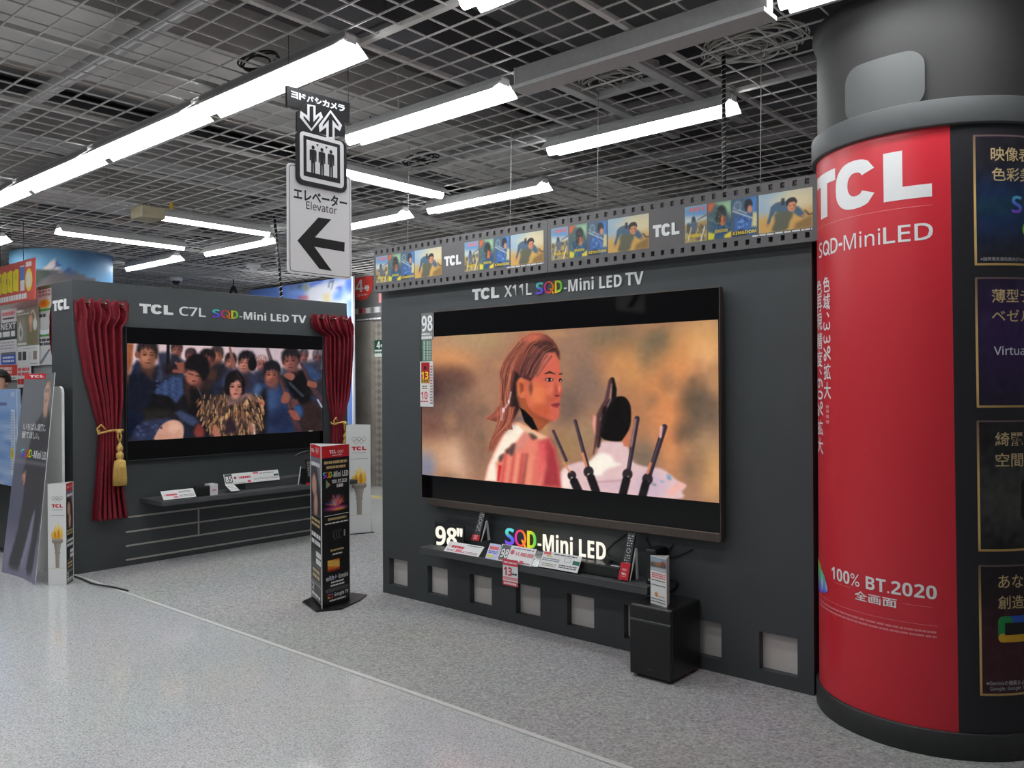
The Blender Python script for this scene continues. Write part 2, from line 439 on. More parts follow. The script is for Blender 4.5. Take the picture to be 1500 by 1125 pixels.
    def head(s, cx, cy, w, h, skin=(165, 110, 95), hair=(35, 28, 32), tilt=0, look=0, fringe=.45, mouth=True):
        """a generic head: hair, face, brows, eyes, nose, mouth."""
        k, q = math.cos(R(tilt)), math.sin(R(tilt))
        f = lambda x, y: (cx + (x*k - y*q)*w, cy + (x*q*w/h + y*k)*h)
        sk = np.array(skin, float); hr = np.array(hair, float); L_ = look*.1
        P = lambda pts: [f(x, y) for x, y in pts]
        s.poly(P([(-.2, .3), (.2, .3), (.24, .62), (-.24, .62)]), sk*.62, h*.03)
        s.ell(*f(0, -.08), w*.5, h*.46, hr*.8, .12, tilt)
        for e in (-1, 1): s.ell(*f(e*.45, .1), w*.08, h*.1, sk*.75, .4, tilt)
        s.poly(P([(-.42+L_, -.2), (-.2+L_, -.36), (.2+L_, -.36), (.42+L_, -.2), (.43+L_, .12), (.34+L_, .33), (.14+L_, .5), (-.14+L_, .5), (-.34+L_, .33), (-.43+L_, .12)]), sk, h*.018, 1, True)
        s.ell(*f(L_-.2, .16), w*.2, h*.24, sk*1.14, .9, tilt, .6); s.ell(*f(L_+.27, .14), w*.16, h*.4, sk*.7, .9, tilt, .7); s.ell(*f(L_, .44), w*.24, h*.09, sk*.8, .9, tilt, .6)
        hh = fringe-.45
        s.poly(P([(-.47, .14), (-.55, -.1), (-.5, -.36), (-.3, -.53), (0, -.58), (.32, -.53), (.5, -.36), (.55, -.1), (.47, .14), (.42, -.04), (.36, -.2+hh), (.27, -.13+hh), (.16, -.24+hh), (.05, -.12+hh), (-.1, -.26+hh), (-.2, -.12+hh), (-.32, -.24+hh), (-.41, -.06)]), hr, h*.016)
        for k_ in range(30):
            x_ = rng.uniform(-.48, .48); s.line([f(x_*.5, -.54+.1*abs(x_)), f(x_*.95, -.36+.3*abs(x_)), f(x_*1.05, -.2+.5*abs(x_)*rng.random()+hh)], w*.035, hr*rng.uniform(.6, 2.0), .6, .6, True)
        d = sk*.36
        for e in (-1, 1):
            s.line([f(L_*1.3+e*.3, -.03), f(L_*1.3+e*.2, -.06), f(L_*1.3+e*.08, -.035)], w*.045, d, .5, .75)
            s.ell(*f(L_*1.3+e*.19, .05), w*.13, h*.05, sk*.72, .8, tilt, .8); s.ell(*f(L_*1.3+e*.19, .05), w*.07, h*.022, d*.6, .6, tilt, .95)
        s.line([f(L_*1.6+.03, .06), f(L_*2+.07, .2)], w*.06, sk*.8, 1.0, .7); s.ell(*f(L_*2+.02, .24), w*.1, h*.03, sk*.6, .8, tilt, .8)
        if mouth: s.ell(*f(L_*1.6, .36), w*.14, h*.022, sk*.5, .6, tilt); s.ell(*f(L_*1.6, .395), w*.1, h*.022, sk*.9, .8, tilt, .7)
        return s
def by_pixel(fn, base):
    """the picture shown is described in the photograph's own coordinates, laid flat on its panel."""
    def f(U, V, P):
        x, y = project(P); cv = Cv(x, y, base); fn(cv); return cv.c
    return f
def by_uv(fn, base, u0, v0, u1, v1, W=100.0, Hh=100.0):
    def f(U, V, P):
        cv = Cv((U-u0)/(u1-u0)*W, (1-(V-v0)/(v1-v0))*Hh, base); fn(cv); return cv.c
    return f
# ============================================================ the setting
def floor_mat(name, base, dark, light, scale, rough, spec, detail=2, tile=0):
    m, t, b = nodes(name); tc = t.nodes.new('ShaderNodeTexCoord')
    n1 = t.nodes.new('ShaderNodeTexNoise'); n1.inputs['Scale'].default_value = scale; n1.inputs['Detail'].default_value = detail
    n2 = t.nodes.new('ShaderNodeTexVoronoi'); n2.inputs['Scale'].default_value = scale*.75
    n3 = t.nodes.new('ShaderNodeTexNoise'); n3.inputs['Scale'].default_value = 1.3
    for n in (n1, n2, n3): t.links.new(tc.outputs['Object'], n.inputs['Vector'])
    r = t.nodes.new('ShaderNodeValToRGB'); e = r.color_ramp.elements
    e[0].position = .3; e[0].color = (*lin(dark), 1); e[1].position = .72; e[1].color = (*lin(light), 1)
    k = e.new(.5); k.color = (*lin(base), 1)
    t.links.new(n1.outputs['Fac'], r.inputs[0])
    mx = t.nodes.new('ShaderNodeMix'); mx.data_type = 'RGBA'; mx.blend_type = 'OVERLAY'; mx.inputs[0].default_value = .22
    t.links.new(r.outputs[0], mx.inputs[6]); t.links.new(n2.outputs['Color'], mx.inputs[7])
    hs = t.nodes.new('ShaderNodeHueSaturation'); hs.inputs['Saturation'].default_value = .16
    t.links.new(mx.outputs[2], hs.inputs['Color'])
    m2 = t.nodes.new('ShaderNodeMix'); m2.data_type = 'RGBA'; m2.blend_type = 'SOFT_LIGHT'; m2.inputs[0].default_value = .12
    t.links.new(hs.outputs[0], m2.inputs[6]); t.links.new(n3.outputs['Color'], m2.inputs[7])
    t.links.new(m2.outputs[2], b.inputs['Base Color'])
    b.inputs['Roughness'].default_value = rough; b.inputs['Specular IOR Level'].default_value = spec
    return m, t, b, n1
TERR, _, _, _ = floor_mat('speckled_vinyl_floor', (180, 188, 193), (142, 152, 159), (208, 213, 216), 120, 0.11, 0.5)
CARP, _t, _b, _n = floor_mat('grey_needle_carpet', (152, 150, 147), (127, 125, 123), (176, 174, 171), 85, 0.95, 0.1, 4)
_bp = _t.nodes.new('ShaderNodeBump'); _bp.inputs['Strength'].default_value = .35; _bp.inputs['Distance'].default_value = .004
_t.links.new(_n.outputs['Fac'], _bp.inputs['Height']); _t.links.new(_bp.outputs[0], _b.inputs['Normal'])
struct('floor', MB().box(-17, 3.5, -5, 15, -.05, 0), TERR)
struct('floor_carpet', MB().box(-7.4, 1.8, 2.755, 5.6, 0, .004), CARP)
struct('trim_1', MB().bbox(-6.98, 1.8, 2.73, 2.757, 0, .007, .002), mat('pale_floor_trim', (205, 205, 202), .4))
struct('wall_back', MB().box(-17, 3.5, 15, 15.1, 0, 4.4), mat('far_wall_paint', (150, 150, 148), .6))
struct('wall_left', MB().box(-17.1, -17, -5, 15, 0, 4.4), mat('far_wall_paint', (150, 150, 148), .6))
struct('ceiling', MB().box(-17, 3.5, -5, 15, 4.3, 4.4), mat('soot_grey_slab', (150, 148, 148), .8, var=.25, scale=1.2))
# open lattice ceiling hung below the slab, with heavier runners
GZ = 3.145
g = MB()
k = 0
y = 3.481 - .152*36
while y < 14.9:
    big = (k % 12 == 6)
    g.box(-16.9, 2.5, y-(.016 if big else .003), y+(.016 if big else .003), GZ, GZ+(.022 if big else .008)); y += .152; k += 1
x = -1.647 - .152*100; k = 0
while x < 2.4:
    big = (k % 7 == 6)
    g.box(x-(.015 if big else .003), x+(.015 if big else .003), -2.1, 14.9, GZ+.003, GZ+(.026 if big else .011)); x += .152; k += 1
struct('ceiling_grid', g, RODM)
# ducts, beams and pipes in the void above the lattice
DUCT = [mat('duct_grey_%s' % n, c, .7, var=.1, scale=3) for n, c in (('light', (214, 211, 208)), ('mid', (180, 178, 178)), ('dark', (100, 100, 104)), ('brown', (172, 162, 154)))]
x = -14.5; k = 0
plan = [(1.1, 3.5, 0), (.35, 3.5, 2), (.8, 3.7, 1), (.3, 3.55, 3), (1.0, 3.6, 0), (.5, 3.95, 2), (.4, 3.5, 1), (.8, 3.9, 3)]
while x < 1.5:
    wd, z, mi = plan[k % 8]
    y0 = -1.5 if k % 3 else .6; y1 = 9 + (k*7 % 5)
    if x > -3.4: y1 = 3.1
    b = MB().box(x, x+wd, y0, y1, z, z+.3)
    for j in range(int(y0)+1, int(y1), 2): b.box(x-.015, x+wd+.015, j, j+.05, z-.015, z+.3)
    struct('duct', b, DUCT[mi]); x += wd + .28 + .2*(k % 3); k += 1
for yy, z, r in ((1.15, 3.42, .03), (2.05, 3.36, .045), (4.9, 3.4, .05), (6.2, 3.45, .06), (7.7, 3.4, .05), (9.6, 3.42, .07)):
    struct('pipe', MB().tube([(-15, yy, z), (2, yy, z)], r, 10), DUCT[1])
struct('beam', MB().box(-16, 2, 5.75, 6.0, 3.55, 4.3), DUCT[2])
struct('beam', MB().box(-16, 2, 10.2, 10.5, 3.5, 4.3), DUCT[2])

# ============================================================ ceiling lamps
def make_lamp():
    t = thing('ceiling_light', 'x', 'ceiling light', (0, 0, 0), 'fluorescent-style ceiling lamps')
    L = .66
    MB().bbox(-L, L, -.035, .035, .075, .12, .004).build('lamp_body', GREYM, t)
    h = MB()
    for s in (-1, 1):
        V = [(-L, s*.03, .092), (L, s*.03, .092), (L, s*.105, .03), (-L, s*.105, .03), (-L, s*.033, .095), (L, s*.033, .095), (L, s*.108, .032), (-L, s*.108, .032)]
        h.add(V, [(0, 1, 2, 3), (7, 6, 5, 4), (3, 2, 6, 7), (0, 4, 5, 1), (0, 3, 7, 4), (1, 5, 6, 2)])
    h.build('reflector', HOOD, t)
    V = []; F = []; n = 9
    for xx in (-L+.004, L-.004):
        for k in range(n): a = math.pi + math.pi*k/(n-1); V.append((xx, .034*math.cos(a), .068 + .06*math.sin(a)))
    for k in range(n-1): F.append((k, k+1, n+k+1, n+k))
    F += [tuple(range(n))[::-1], tuple(range(n, 2*n)), (0, n, 2*n-1, n-1)]
    lm = MB().add(V, F, (250, 253, 255), 0, False)
    o = lm.build('lamp_tube', LAMPM, t)
    for s in (-1, 1): MB().bbox(s*L-.006, s*L+.006, -.03, .03, .07, .108, .002).build('end_cap', HOOD, t)
    for s in (-.45, .45): MB().tube([(s, 0, .118), (s, 0, .15)], .006, 6).build('hanger', GREYM, t)
    return t
lamp = make_lamp()
LAMPS = [(-3.735, 2.44, 0, 'lit ceiling lamp directly behind the top of the hanging elevator sign'),
 (-5.135, 2.44, 0, 'lit ceiling lamp, the next along the row to the left of the elevator sign'),
 (-6.535, 2.44, 0, 'lit ceiling lamp, third along the row running left from the elevator sign'),
 (-7.93, 2.44, 0, 'lit ceiling lamp ending the long front row at the left picture edge'),
 (-1.69, 2.44, 0, 'nearest lit ceiling lamp, cut off by the top edge of the photo'),
 (-3.56, 3.33, 0, 'lit ceiling lamp just right of the elevator sign, ending near the photo centre'),
 (-.72, 3.3, 0, 'lit ceiling lamp over the round column, only its tip showing at the top edge'),
 (-2.76, 4.37, 0, 'lit ceiling lamp above the film strip banner, a black cable hanging past its right end'),
 (-4.725, 5.14, 0, 'lit ceiling lamp above the left half of the film strip banner'),
 (-6.33, 5.12, 0, 'lit ceiling lamp half hidden behind the arrow of the elevator sign'),
 (-7.4, 4.15, 1, 'lit ceiling lamp set crosswise under the beige ceiling box'),
 (-8.85, 4.0, 1, 'lit ceiling lamp set crosswise just right of the mountain mural'),
 (-4.87, 4.13, 1, 'lit ceiling lamp set crosswise, coming out from behind the elevator sign with a black clamp'),
 (-8.42, 5.06, 0, 'short-looking lit ceiling lamp above the right part of the curtained wall'),
 (-10.32, 5.0, 0, 'small distant lit ceiling lamp just above the left end of the curtained wall'),
 (-10.4, 3.12, 0, 'lit ceiling lamp left of the mural, only its end showing at the left edge')]
for i, (x, y, r, lab) in enumerate(LAMPS):
    o = lamp if i == 0 else copy_tree(lamp)
    o.location = (x, y, 3.02); o.rotation_euler = (0, 0, R(90)*r); o['label'] = lab
t = thing('light_trunking', 'grey unlit lamp trunking running towards the round column', 'trunking', (-2.0, 3.3, 3.02))
MB().bbox(-2.78, -1.42, 3.27, 3.33, 3.04, 3.14, .004).build('body', mat('trunking_grey', (150, 149, 148), .5), t)
MB().bbox(-2.78, -1.42, 3.24, 3.37, 3.02, 3.04, .003).build('flange', GREYM, t)
MB().bbox(-2.785, -2.775, 3.265, 3.335, 3.035, 3.14, .003).build('end_cap', GREYM, t)

# small things under the lattice
def top(mb, name, m, label, cat, base, group=None): return tag(mb.build(name, m, None, base), label, cat, group)
p = onZ(217, 312, 3.06)
t = thing('ceiling_box', 'beige box fixed under the ceiling lattice at the head of a crosswise lamp', 'box', (p[0], p[1], 3.0))
MB().bbox(p[0]-.11, p[0]+.11, p[1]-.11, p[1]+.11, 3.0, 3.11, .012).build('housing', mat('beige_plastic', (178, 168, 140), .5), t)
MB().tube([(p[0], p[1], 3.11), (p[0], p[1], 3.3)], .02, 8).build('stem', GREYM, t)
p = onZ(251, 303, 3.1)
top(MB().bbox(p[0]-.03, p[0]+.03, p[1]-.004, p[1]+.004, 3.08, 3.14, .002), 'hanging_tag', mat('yellow_tag', (205, 165, 40), .5), 'small yellow tag hanging beside the beige ceiling box', 'tag', (p[0], p[1], 3.08))
for (px, py, lab) in ((258, 413, 'small dome camera under the ceiling above the curtained wall, left of the other one'), (371, 394, 'pale smoke detector under the ceiling near the foot of a short lamp')):
    p = onZ(px, py, 3.08)
    t = thing('dome_camera' if px < 300 else 'smoke_detector', lab, 'camera' if px < 300 else 'smoke detector', (p[0], p[1], 3.14))
    MB().lathe((p[0], p[1], 3.09), [(.0, 0), (.09, .005), (.1, .03), (.1, .06)], 18).build('base', WHITEP, t)
    MB().lathe((p[0], p[1], 3.04), [(.005, 0), (.035, .01), (.055, .03), (.06, .06)], 16).build('dome', SATIN if px < 300 else WHITEP, t)
p = onZ(342, 424, 3.0)
t = thing('spotlight', 'small black spotlight hanging just above the curtained wall', 'spotlight', (p[0], p[1], 3.0))
MB().lathe((p[0], p[1], 2.93), [(.055, 0), (.06, .01), (.05, .07), (.03, .11), (.012, .13)], 16).build('lamp_head', SATIN, t)
MB().tube([(p[0], p[1], 3.05), (p[0], p[1], 3.16)], .008, 6).build('stem', SATIN, t)
# spiral-wrapped cables hanging from the lattice
def wrapped(name, label, px, yt, yb, Y, zb):
    a = onY(px, yb, Y); X = a[0]
    t = thing(name, label, 'cable', (X, Y, zb))
    MB().tube([(X, Y, zb), (X, Y, 3.2)], .0105, 8).build('cable_core', CABLE, t)
    MB().tube([(X+.011*math.cos(k*.8), Y+.011*math.sin(k*.8), zb+(3.2-zb)*k/320) for k in range(321)], .0018, 5).build('spiral_wrap', CABLEW, t)
wrapped('wrapped_cable', 'black cable in white spiral wrap hanging down to the film strip banner', 1061, 120, 272, 3.93, 2.2)
_q = onX(413, 430, -7.1); t = thing('wrapped_cable', 'black and white wrapped cable dropping onto the top of the curtained wall', 'cable', (_q[0], _q[1], 2.37))
MB().tube([(_q[0], _q[1], 2.3), (_q[0]+.02, _q[1]-.05, 2.8), (_q[0]+.02, _q[1]-.1, 3.2)], .013, 8).build('cable_core', CABLE, t)
MB().tube([(_q[0]+.02*k/200+.015*math.cos(k*.6), _q[1]-.1*k/200+.015*math.sin(k*.6), 2.3+.9*k/200) for k in range(201)], .0045, 5).build('spiral_wrap', CABLEW, t)
# loose coils of cable lying on the lattice
def coil(label, px, py, n, r, m, sq=.7, up=.05):
    c = onZ(px, py, GZ+up); mb = MB()
    for j in range(n):
        a0 = random.random()*6.28; ox, oy = random.gauss(0, r*.35), random.gauss(0, r*.2); rr = r*random.uniform(.6, 1.15); tz = random.uniform(-.25, .25); dz = random.uniform(-.02, .03)
        mb.tube([(c[0]+ox+rr*math.cos(a0+q*.16), c[1]+oy+rr*sq*math.sin(a0+q*.16)*1.0, c[2]+dz+tz*rr*math.sin(a0+q*.16+1)) for q in range(38)], .0055, 5)
    top(mb, 'cable_coil', m, label, 'cable', c, 'coiled cables lying on the ceiling lattice')
coil('tangle of pale coiled cable above the lattice, nearest to the round column', 1095, 66, 16, .21, CABLEW)
coil('tangle of pale coiled cable above the lattice, beside the unlit trunking', 893, 118, 10, .17, CABLEW, .7, .11)
coil('looped grey cable above the lattice, just left of the elevator sign', 372, 95, 3, .1, CABLE)
coil('dark looped cable above the lattice between two lamps, right of the elevator sign', 612, 235, 5, .13, CABLE)
_c = onZ(893, 118, GZ)
t = thing('cable_tray', 'grey metal cable tray pieces bridging the ceiling lattice beside the unlit trunking', 'cable tray', (_c[0], _c[1], GZ))
for dx in (-.24, .24): MB().bbox(_c[0]+dx-.03, _c[0]+dx+.03, 3.4, 4.9, GZ-.014, GZ+.04, .004).build('tray_rail', GREYM, t)
MB().bbox(_c[0]-.21, _c[0]+.21, _c[1]+.16, _c[1]+.2, GZ-.01, GZ+.03, .004).build('cross_bar', GREYM, t)
p = onZ(585, 276, 3.1)
top(MB().bbox(p[0]-.03, p[0]+.03, p[1]-.03, p[1]+.03, 3.06, 3.13, .01).tube([(p[0], p[1], 3.1), (p[0]+.06, p[1]-.1, 3.16), (p[0]+.15, p[1]-.12, 3.13), (p[0]+.2, p[1]-.02, 3.17)], .006, 5), 'cable_clamp', CABLE, 'black cable clamp gripping the crosswise lamp by the sign', 'clamp', p)

# ============================================================ the hanging elevator sign
def rr(u0, v0, u1, v1, r, n=6):
    o = []
    for cu, cv_, a in ((u1-r, v1-r, 0), (u0+r, v1-r, 90), (u0+r, v0+r, 180), (u1-r, v0+r, 270)):
        for k in range(n+1): q = R(a+90*k/n); o.append((cu+r*math.cos(q), cv_+r*math.sin(q)))
    return o
S = PX(-3.36)
def q(x, y): return S.uv(400+x/3.63, 110+y/3.63)
def bxl(x0, y0, x1, y1): a = q(x0, y0); b = q(x0, y1); return a[0], b[1], q(x1, y1)[0], a[1]
def bx(x0, y0, x1, y1): a = q(x0, y0); b = q(x1, y1); return a[0], b[1], b[0], a[1]
_a = q(250, 1075)
t = thing('elevator_sign', 'hanging black and white elevator sign with a left-pointing arrow', 'sign', (-3.36, _a[0], _a[1]))
INK = (38, 38, 40); PAPER = (248, 248, 250)
b = bx(78, 463, 418, 1088)
m = MB().poly(S, rr(*b, .02), -.012, .0, PAPER)
i_ = .008; m.poly(S, rr(b[0]+i_, b[1]+i_, b[2]-i_, b[3]-i_, .016), .0008, None, INK)
i_ = .0105; m.poly(S, rr(b[0]+i_, b[1]+i_, b[2]-i_, b[3]-i_, .0145), .0013, None, PAPER)
_p = bxl(108, 594, 392, 658); m.text(S, 'エレベーター', *_p, INK, .0018, .03)
m.text(S, 'Elevator', *bxl(175, 668, 338, 711), INK, .0018, .005)
m.poly(S, [q(*z) for z in ((128, 880), (240, 757), (308, 768), (222, 862), (380, 890), (378, 940), (218, 912), (312, 1042), (245, 1030))], .0018, None, INK)
m.build('arrow_board', PRINT, t)
b = bx(116, 285, 384, 632)
m = MB().poly(S, rr(*b, .035), .002, .013, INK)
m.poly(S, [q(*z) for z in ((120, 195), (190, 140), (300, 180), (372, 240), (376, 330), (118, 300))], .002, .0125, INK)
b2 = bx(133, 297, 368, 607); m.poly(S, rr(*b2, .022), .0135, None, PAPER)
b3 = bx(152, 322, 348, 580); m.poly(S, rr(*b3, .004), .014, None, INK)
b4 = bx(168, 345, 332, 552); m.poly(S, rr(*b4, .003), .0145, None, PAPER)
for hx, hy in ((203, 388), (250, 401), (298, 412)):
    c = q(hx, hy); m.disc(S, c[0], c[1], .009, .0095, INK, .015)
    f = lambda dx, dy: (c[0]+dx*.00105, c[1]-dy*.00105)
    m.poly(S, [f(*z) for z in ((-14, 10), (14, 10), (19, 16), (19, 62), (12, 62), (11, 28), (11, 125), (2, 125), (1, 72), (-1, 72), (-2, 125), (-11, 125), (-11, 28), (-12, 62), (-19, 62), (-19, 16))], .015, None, INK)
for x, y in ((226, 377), (274, 389)): m.poly(S, [q(x-7, y-7), q(x, y+8), q(x+7, y-5)], .015, None, INK)
def arrow(cx, y0, y1, up):
    y = lambda z: (y0+(y1-y0)*z) if not up else (y1-(y1-y0)*z)
    m.poly(S, [q(*z) for z in ((cx-22, y(0)), (cx+22, y(0)+8), (cx+22, y(.42)), (cx+50, y(.28)), (cx+62, y(.48)), (cx, y(1)), (cx-62, y(.48)), (cx-58, y(.24)), (cx-22, y(.42)))], .0135 + (.0004 if up else 0), None, PAPER)
    m.poly(S, [q(*z) for z in ((cx-10, y(.08)), (cx+10, y(.08)), (cx+10, y(.66)), (cx+42, y(.42)), (cx+42, y(.5)), (cx, y(.9)), (cx-42, y(.5)), (cx-42, y(.42)), (cx-10, y(.66)))], .0145 + (.0004 if up else 0), None, INK)
arrow(195, 158, 302, False); arrow(296, 188, 345, True)
m.build('pictogram_plate', PRINT, t)
m = MB().poly(S, [q(*z) for z in ((72, 55), (408, 150), (405, 250), (74, 163))], -.012, .0015, INK)
for i, ch in enumerate('ヨドバシカメラ'):
    x0 = 94 + i*41.5; m.text(S, ch, *bx(x0, 82+i*11.6, x0+38, 130+i*11.6), PAPER, .003, .045)
m.build('shop_name_plate', PRINT, t)
for x, y in ((84, 60), (400, 150)):
    a = q(x, y); MB().tube([S.P(a[0], a[1]-.02, 0), S.P(a[0], GZ+.02-0, 0)], .0018, 5).build('wire', CABLE, t)
# ============================================================ the big display wall
WY = 3.948
SW = PY(WY)
CHARL = (232, 233, 233)
def dashes(mb, S, u0, v0, u1, v1, rows, col, d=.001, fill=.55, minw=.08, seed=1):
    """rows of print too small to read"""
    rn = random.Random(seed); h = (v1-v0)/rows
    for r_ in range(rows):
        u = u0; vb = v1-(r_+1)*h
        while u < u1-1e-6:
            wd = min((u1-u0)*rn.uniform(minw, minw*3.2), u1-u)
            mb.rect(S, u, vb+h*(1-fill)/2, u+wd*.86, vb+h*(1+fill)/2, col, d); u += wd
    return mb
wall = thing('display_wall', 'wide charcoal display wall carrying the biggest television, with a row of square recesses along its foot', 'display wall', (-3.07, 4.05, 0))
X0, X1, YB = -4.64, -1.5, 4.16
m = MB(); NX = [-4.572 + .3995*k for k in range(8)]; NW, NZ0, NZ1 = .195, .072, .262
m.box(X0, X1, WY, YB, NZ1, 2.3); m.box(X0, X1, WY, YB, 0, NZ0)
e = [X0] + [q_ for x in NX for q_ in (x, x+NW)] + [X1]
for i in range(0, len(e), 2): m.box(e[i], e[i+1], WY, YB, NZ0, NZ1)
m.build('wall_panel', CHAR, wall)
NICHE = mat('pale_recess_board', (208, 202, 198), .5, var=.03, scale=4)
for x in NX: tag(MB().box(x-.005, x+NW+.005, WY+.045, WY+.06, NZ0-.005, NZ1+.005).build('recess_back', NICHE, wall))
MB().bbox(-4.038, -2.3, 3.75, WY+.004, .394, .437, .003).build('shelf', CHAR2, wall)
def pw(u, v): return SW.uv(660+u/5, 400+v/5)
m = MB()
vt, vb = pw(162, 120)[1], pw(180, 198)[1]
tcl(m, SW, pw(162, 0)[0], vb, pw(358, 0)[0], vt, CHARL, 0, .006)
m.text(SW, 'X11L', pw(398, 90)[0], vb, pw(596, 90)[0], vt, CHARL, 0, .018, 0, .006)
m.build('wall_lettering', PRINT, wall)
m = MB()
_u0, _u1, _u2 = pw(628, 90)[0], pw(829, 90)[0], pw(1258, 60)[0]
sqd(m, SW, _u0, vb-.004, _u2, vt-.002, 0, .02, 0, CHARL, '-Mini LED', .006, (_u1-_u0)/(_u2-_u0), .93)
m.text(SW, 'TV', pw(1284, 40)[0], vb-.002, pw(1418, 40)[0], vt-.002, CHARL, 0, .02, 0, .006)
m.build('wall_lettering', PRINT, wall)

# ---------------------------------------------------------- film strip banner, two boards
BY = 3.88; SB = PY(BY)
def b6(u): return onY(540+u/4.41, 345, BY)[0]
def b7(u): return onY(860+u/4.1667, 300, BY)[0]
def fr_march(c):
    c.poly([(0, 0), (100, 0), (100, 38), (0, 30)], (100, 145, 195), 16).poly([(0, 28), (100, 34), (100, 55), (0, 52)], (190, 205, 200), 10)
    c.poly([(0, 50), (100, 42), (100, 100), (0, 100)], (165, 140, 85), 6)
    for k in range(46): c.ell(rng.uniform(5, 95), rng.uniform(48, 92), rng.uniform(3, 9), rng.uniform(3, 8), [(75, 70, 60), (120, 95, 60), (60, 90, 120), (190, 170, 120)][k % 4], .5, rng.uniform(0, 90), .8)
    c.poly([(28, 42), (48, 34), (58, 52), (55, 70), (30, 70)], (90, 100, 120), 3); c.ell(40, 36, 8, 7, (60, 60, 70), .3)
    c.line([(60, 40), (98, 30)], 3, (120, 70, 60), 2); c.line([(15, 95), (30, 60)], 3, (220, 220, 200), 2); c.line([(72, 98), (90, 62)], 5, (225, 225, 215), 2)
def fr_bowed(c):
    c.poly([(0, 0), (35, 0), (15, 22), (0, 26)], (200, 95, 50), 6).poly([(35, 0), (100, 0), (100, 40), (60, 20)], (150, 190, 150), 12)
    c.poly([(20, 55), (60, 40), (100, 60), (100, 100), (15, 95)], (35, 75, 115), 10)
    c.ell(58, 32, 22, 22, (38, 36, 40), .25).ell(62, 52, 15, 13, (215, 110, 60), .35).ell(72, 50, 6, 9, (150, 70, 45), .5).ell(45, 46, 12, 16, (40, 38, 42), .4)
    for k in range(30): c.line([(rng.uniform(0, 100), rng.uniform(20, 100)), (rng.uniform(0, 100), rng.uniform(20, 100))], rng.uniform(.6, 2), [(80, 150, 160), (190, 190, 120), (30, 40, 50)][k % 3], 1, .4)
    c.poly([(0, 78), (30, 84), (25, 100), (0, 100)], (215, 205, 60), 4).poly([(70, 92), (100, 82), (100, 100), (72, 100)], (230, 200, 60), 4)
def fr_blade(c):
    c.poly([(55, 0), (100, 0), (100, 50), (70, 30)], (70, 130, 200), 12).poly([(0, 0), (60, 0), (50, 30), (0, 45)], (70, 95, 115), 10)
    c.ell(66, 20, 17, 16, (38, 36, 44), .2).ell(72, 32, 10, 10, (200, 140, 110), .4).poly([(12, 55), (40, 40), (70, 48), (80, 75), (60, 95), (10, 92)], (60, 100, 165), 6)
    for k in range(22): c.ell(rng.uniform(25, 70), rng.uniform(48, 78), 4, 3, [(130, 170, 215), (45, 70, 120)][k % 2], .5, 0, .6)
    c.line([(0, 30), (100, 62)], 3, (200, 205, 200), 1.5).line([(5, 22), (60, 42)], 2, (220, 220, 210), 1.5).poly([(85, 40), (100, 44), (100, 80), (78, 78)], (210, 200, 150), 5)
    c.ell(22, 20, 16, 14, (175, 190, 195), .2, 0, .5).ell(22, 20, 12, 10, (70, 95, 115), .2, 0, .7).poly([(5, 88), (40, 80), (60, 92), (60, 100), (0, 100)], (45, 50, 60), 4)
def fr_crawl(c):
    c.poly([(-10, -10), (55, -10), (35, 50), (-10, 60)], (150, 180, 205), 28).poly([(20, 20), (60, 0), (110, 10), (110, 60), (40, 60)], (225, 210, 165), 25, .8)
    c.poly([(-10, 60), (110, 50), (110, 110), (-10, 110)], (205, 160, 85), 18)
    c.poly([(24, 36), (34, 26), (52, 26), (60, 36), (66, 42), (62, 60), (48, 58), (30, 48)], (72, 98, 122), 2.5, 1, True)
    c.poly([(24, 34), (20, 56), (15, 78), (19, 82), (25, 62), (31, 48)], (70, 95, 118), 2, 1, True); c.ell(17, 82, 3.2, 5, (190, 135, 95), .3)
    c.poly([(66, 40), (76, 46), (86, 66), (80, 72), (66, 58)], (70, 95, 118), 2.5, 1, True); c.line([(82, 68), (92, 66)], 5, (185, 130, 95), 2)
    c.poly([(32, 52), (64, 56), (58, 80), (52, 98), (26, 98), (30, 74)], (92, 92, 74), 4, 1, True)
    c.line([(46, 20), (46, 32)], 6, (45, 42, 45), 2); c.poly([(54, 30), (68, 28), (70, 44), (65, 54), (58, 52), (54, 42)], (208, 138, 98), 1, 1, True).poly([(52, 38), (52, 26), (58, 19), (67, 19), (72, 28), (71, 36), (67, 30), (58, 31), (55, 38)], (42, 36, 38), 1, 1, True).ell(59, 39, 1.8, 1.2, (70, 45, 40), .5).ell(66, 38, 1.8, 1.2, (70, 45, 40), .5).ell(63, 48, 2.5, 1, (140, 75, 65), .5).ell(68, 42, 2, 7, (165, 100, 74), .7)
    c.line([(86, 56), (94, 68), (100, 66)], 3, (60, 50, 45), 1.5).poly([(70, 85), (88, 74), (100, 70), (100, 100), (66, 100)], (140, 110, 60), 6)
FR = [(fr_march, (150, 160, 150), 30, 44, 'KINGDOM'), (fr_bowed, (70, 95, 100), 30, 44, 'KINGDOM'), (fr_blade, (60, 90, 125), 30, 44, 'KINGDOM'), (fr_crawl, (190, 185, 165), 64, 52, None)]
_z1 = onY(860+1377/4.1667, 240+140/4.1667, BY)[2]; _z0 = onY(860+1377/4.1667, 240+385/4.1667, BY)[2]
SL = [-4.625 + .06*k for k in range(53)]
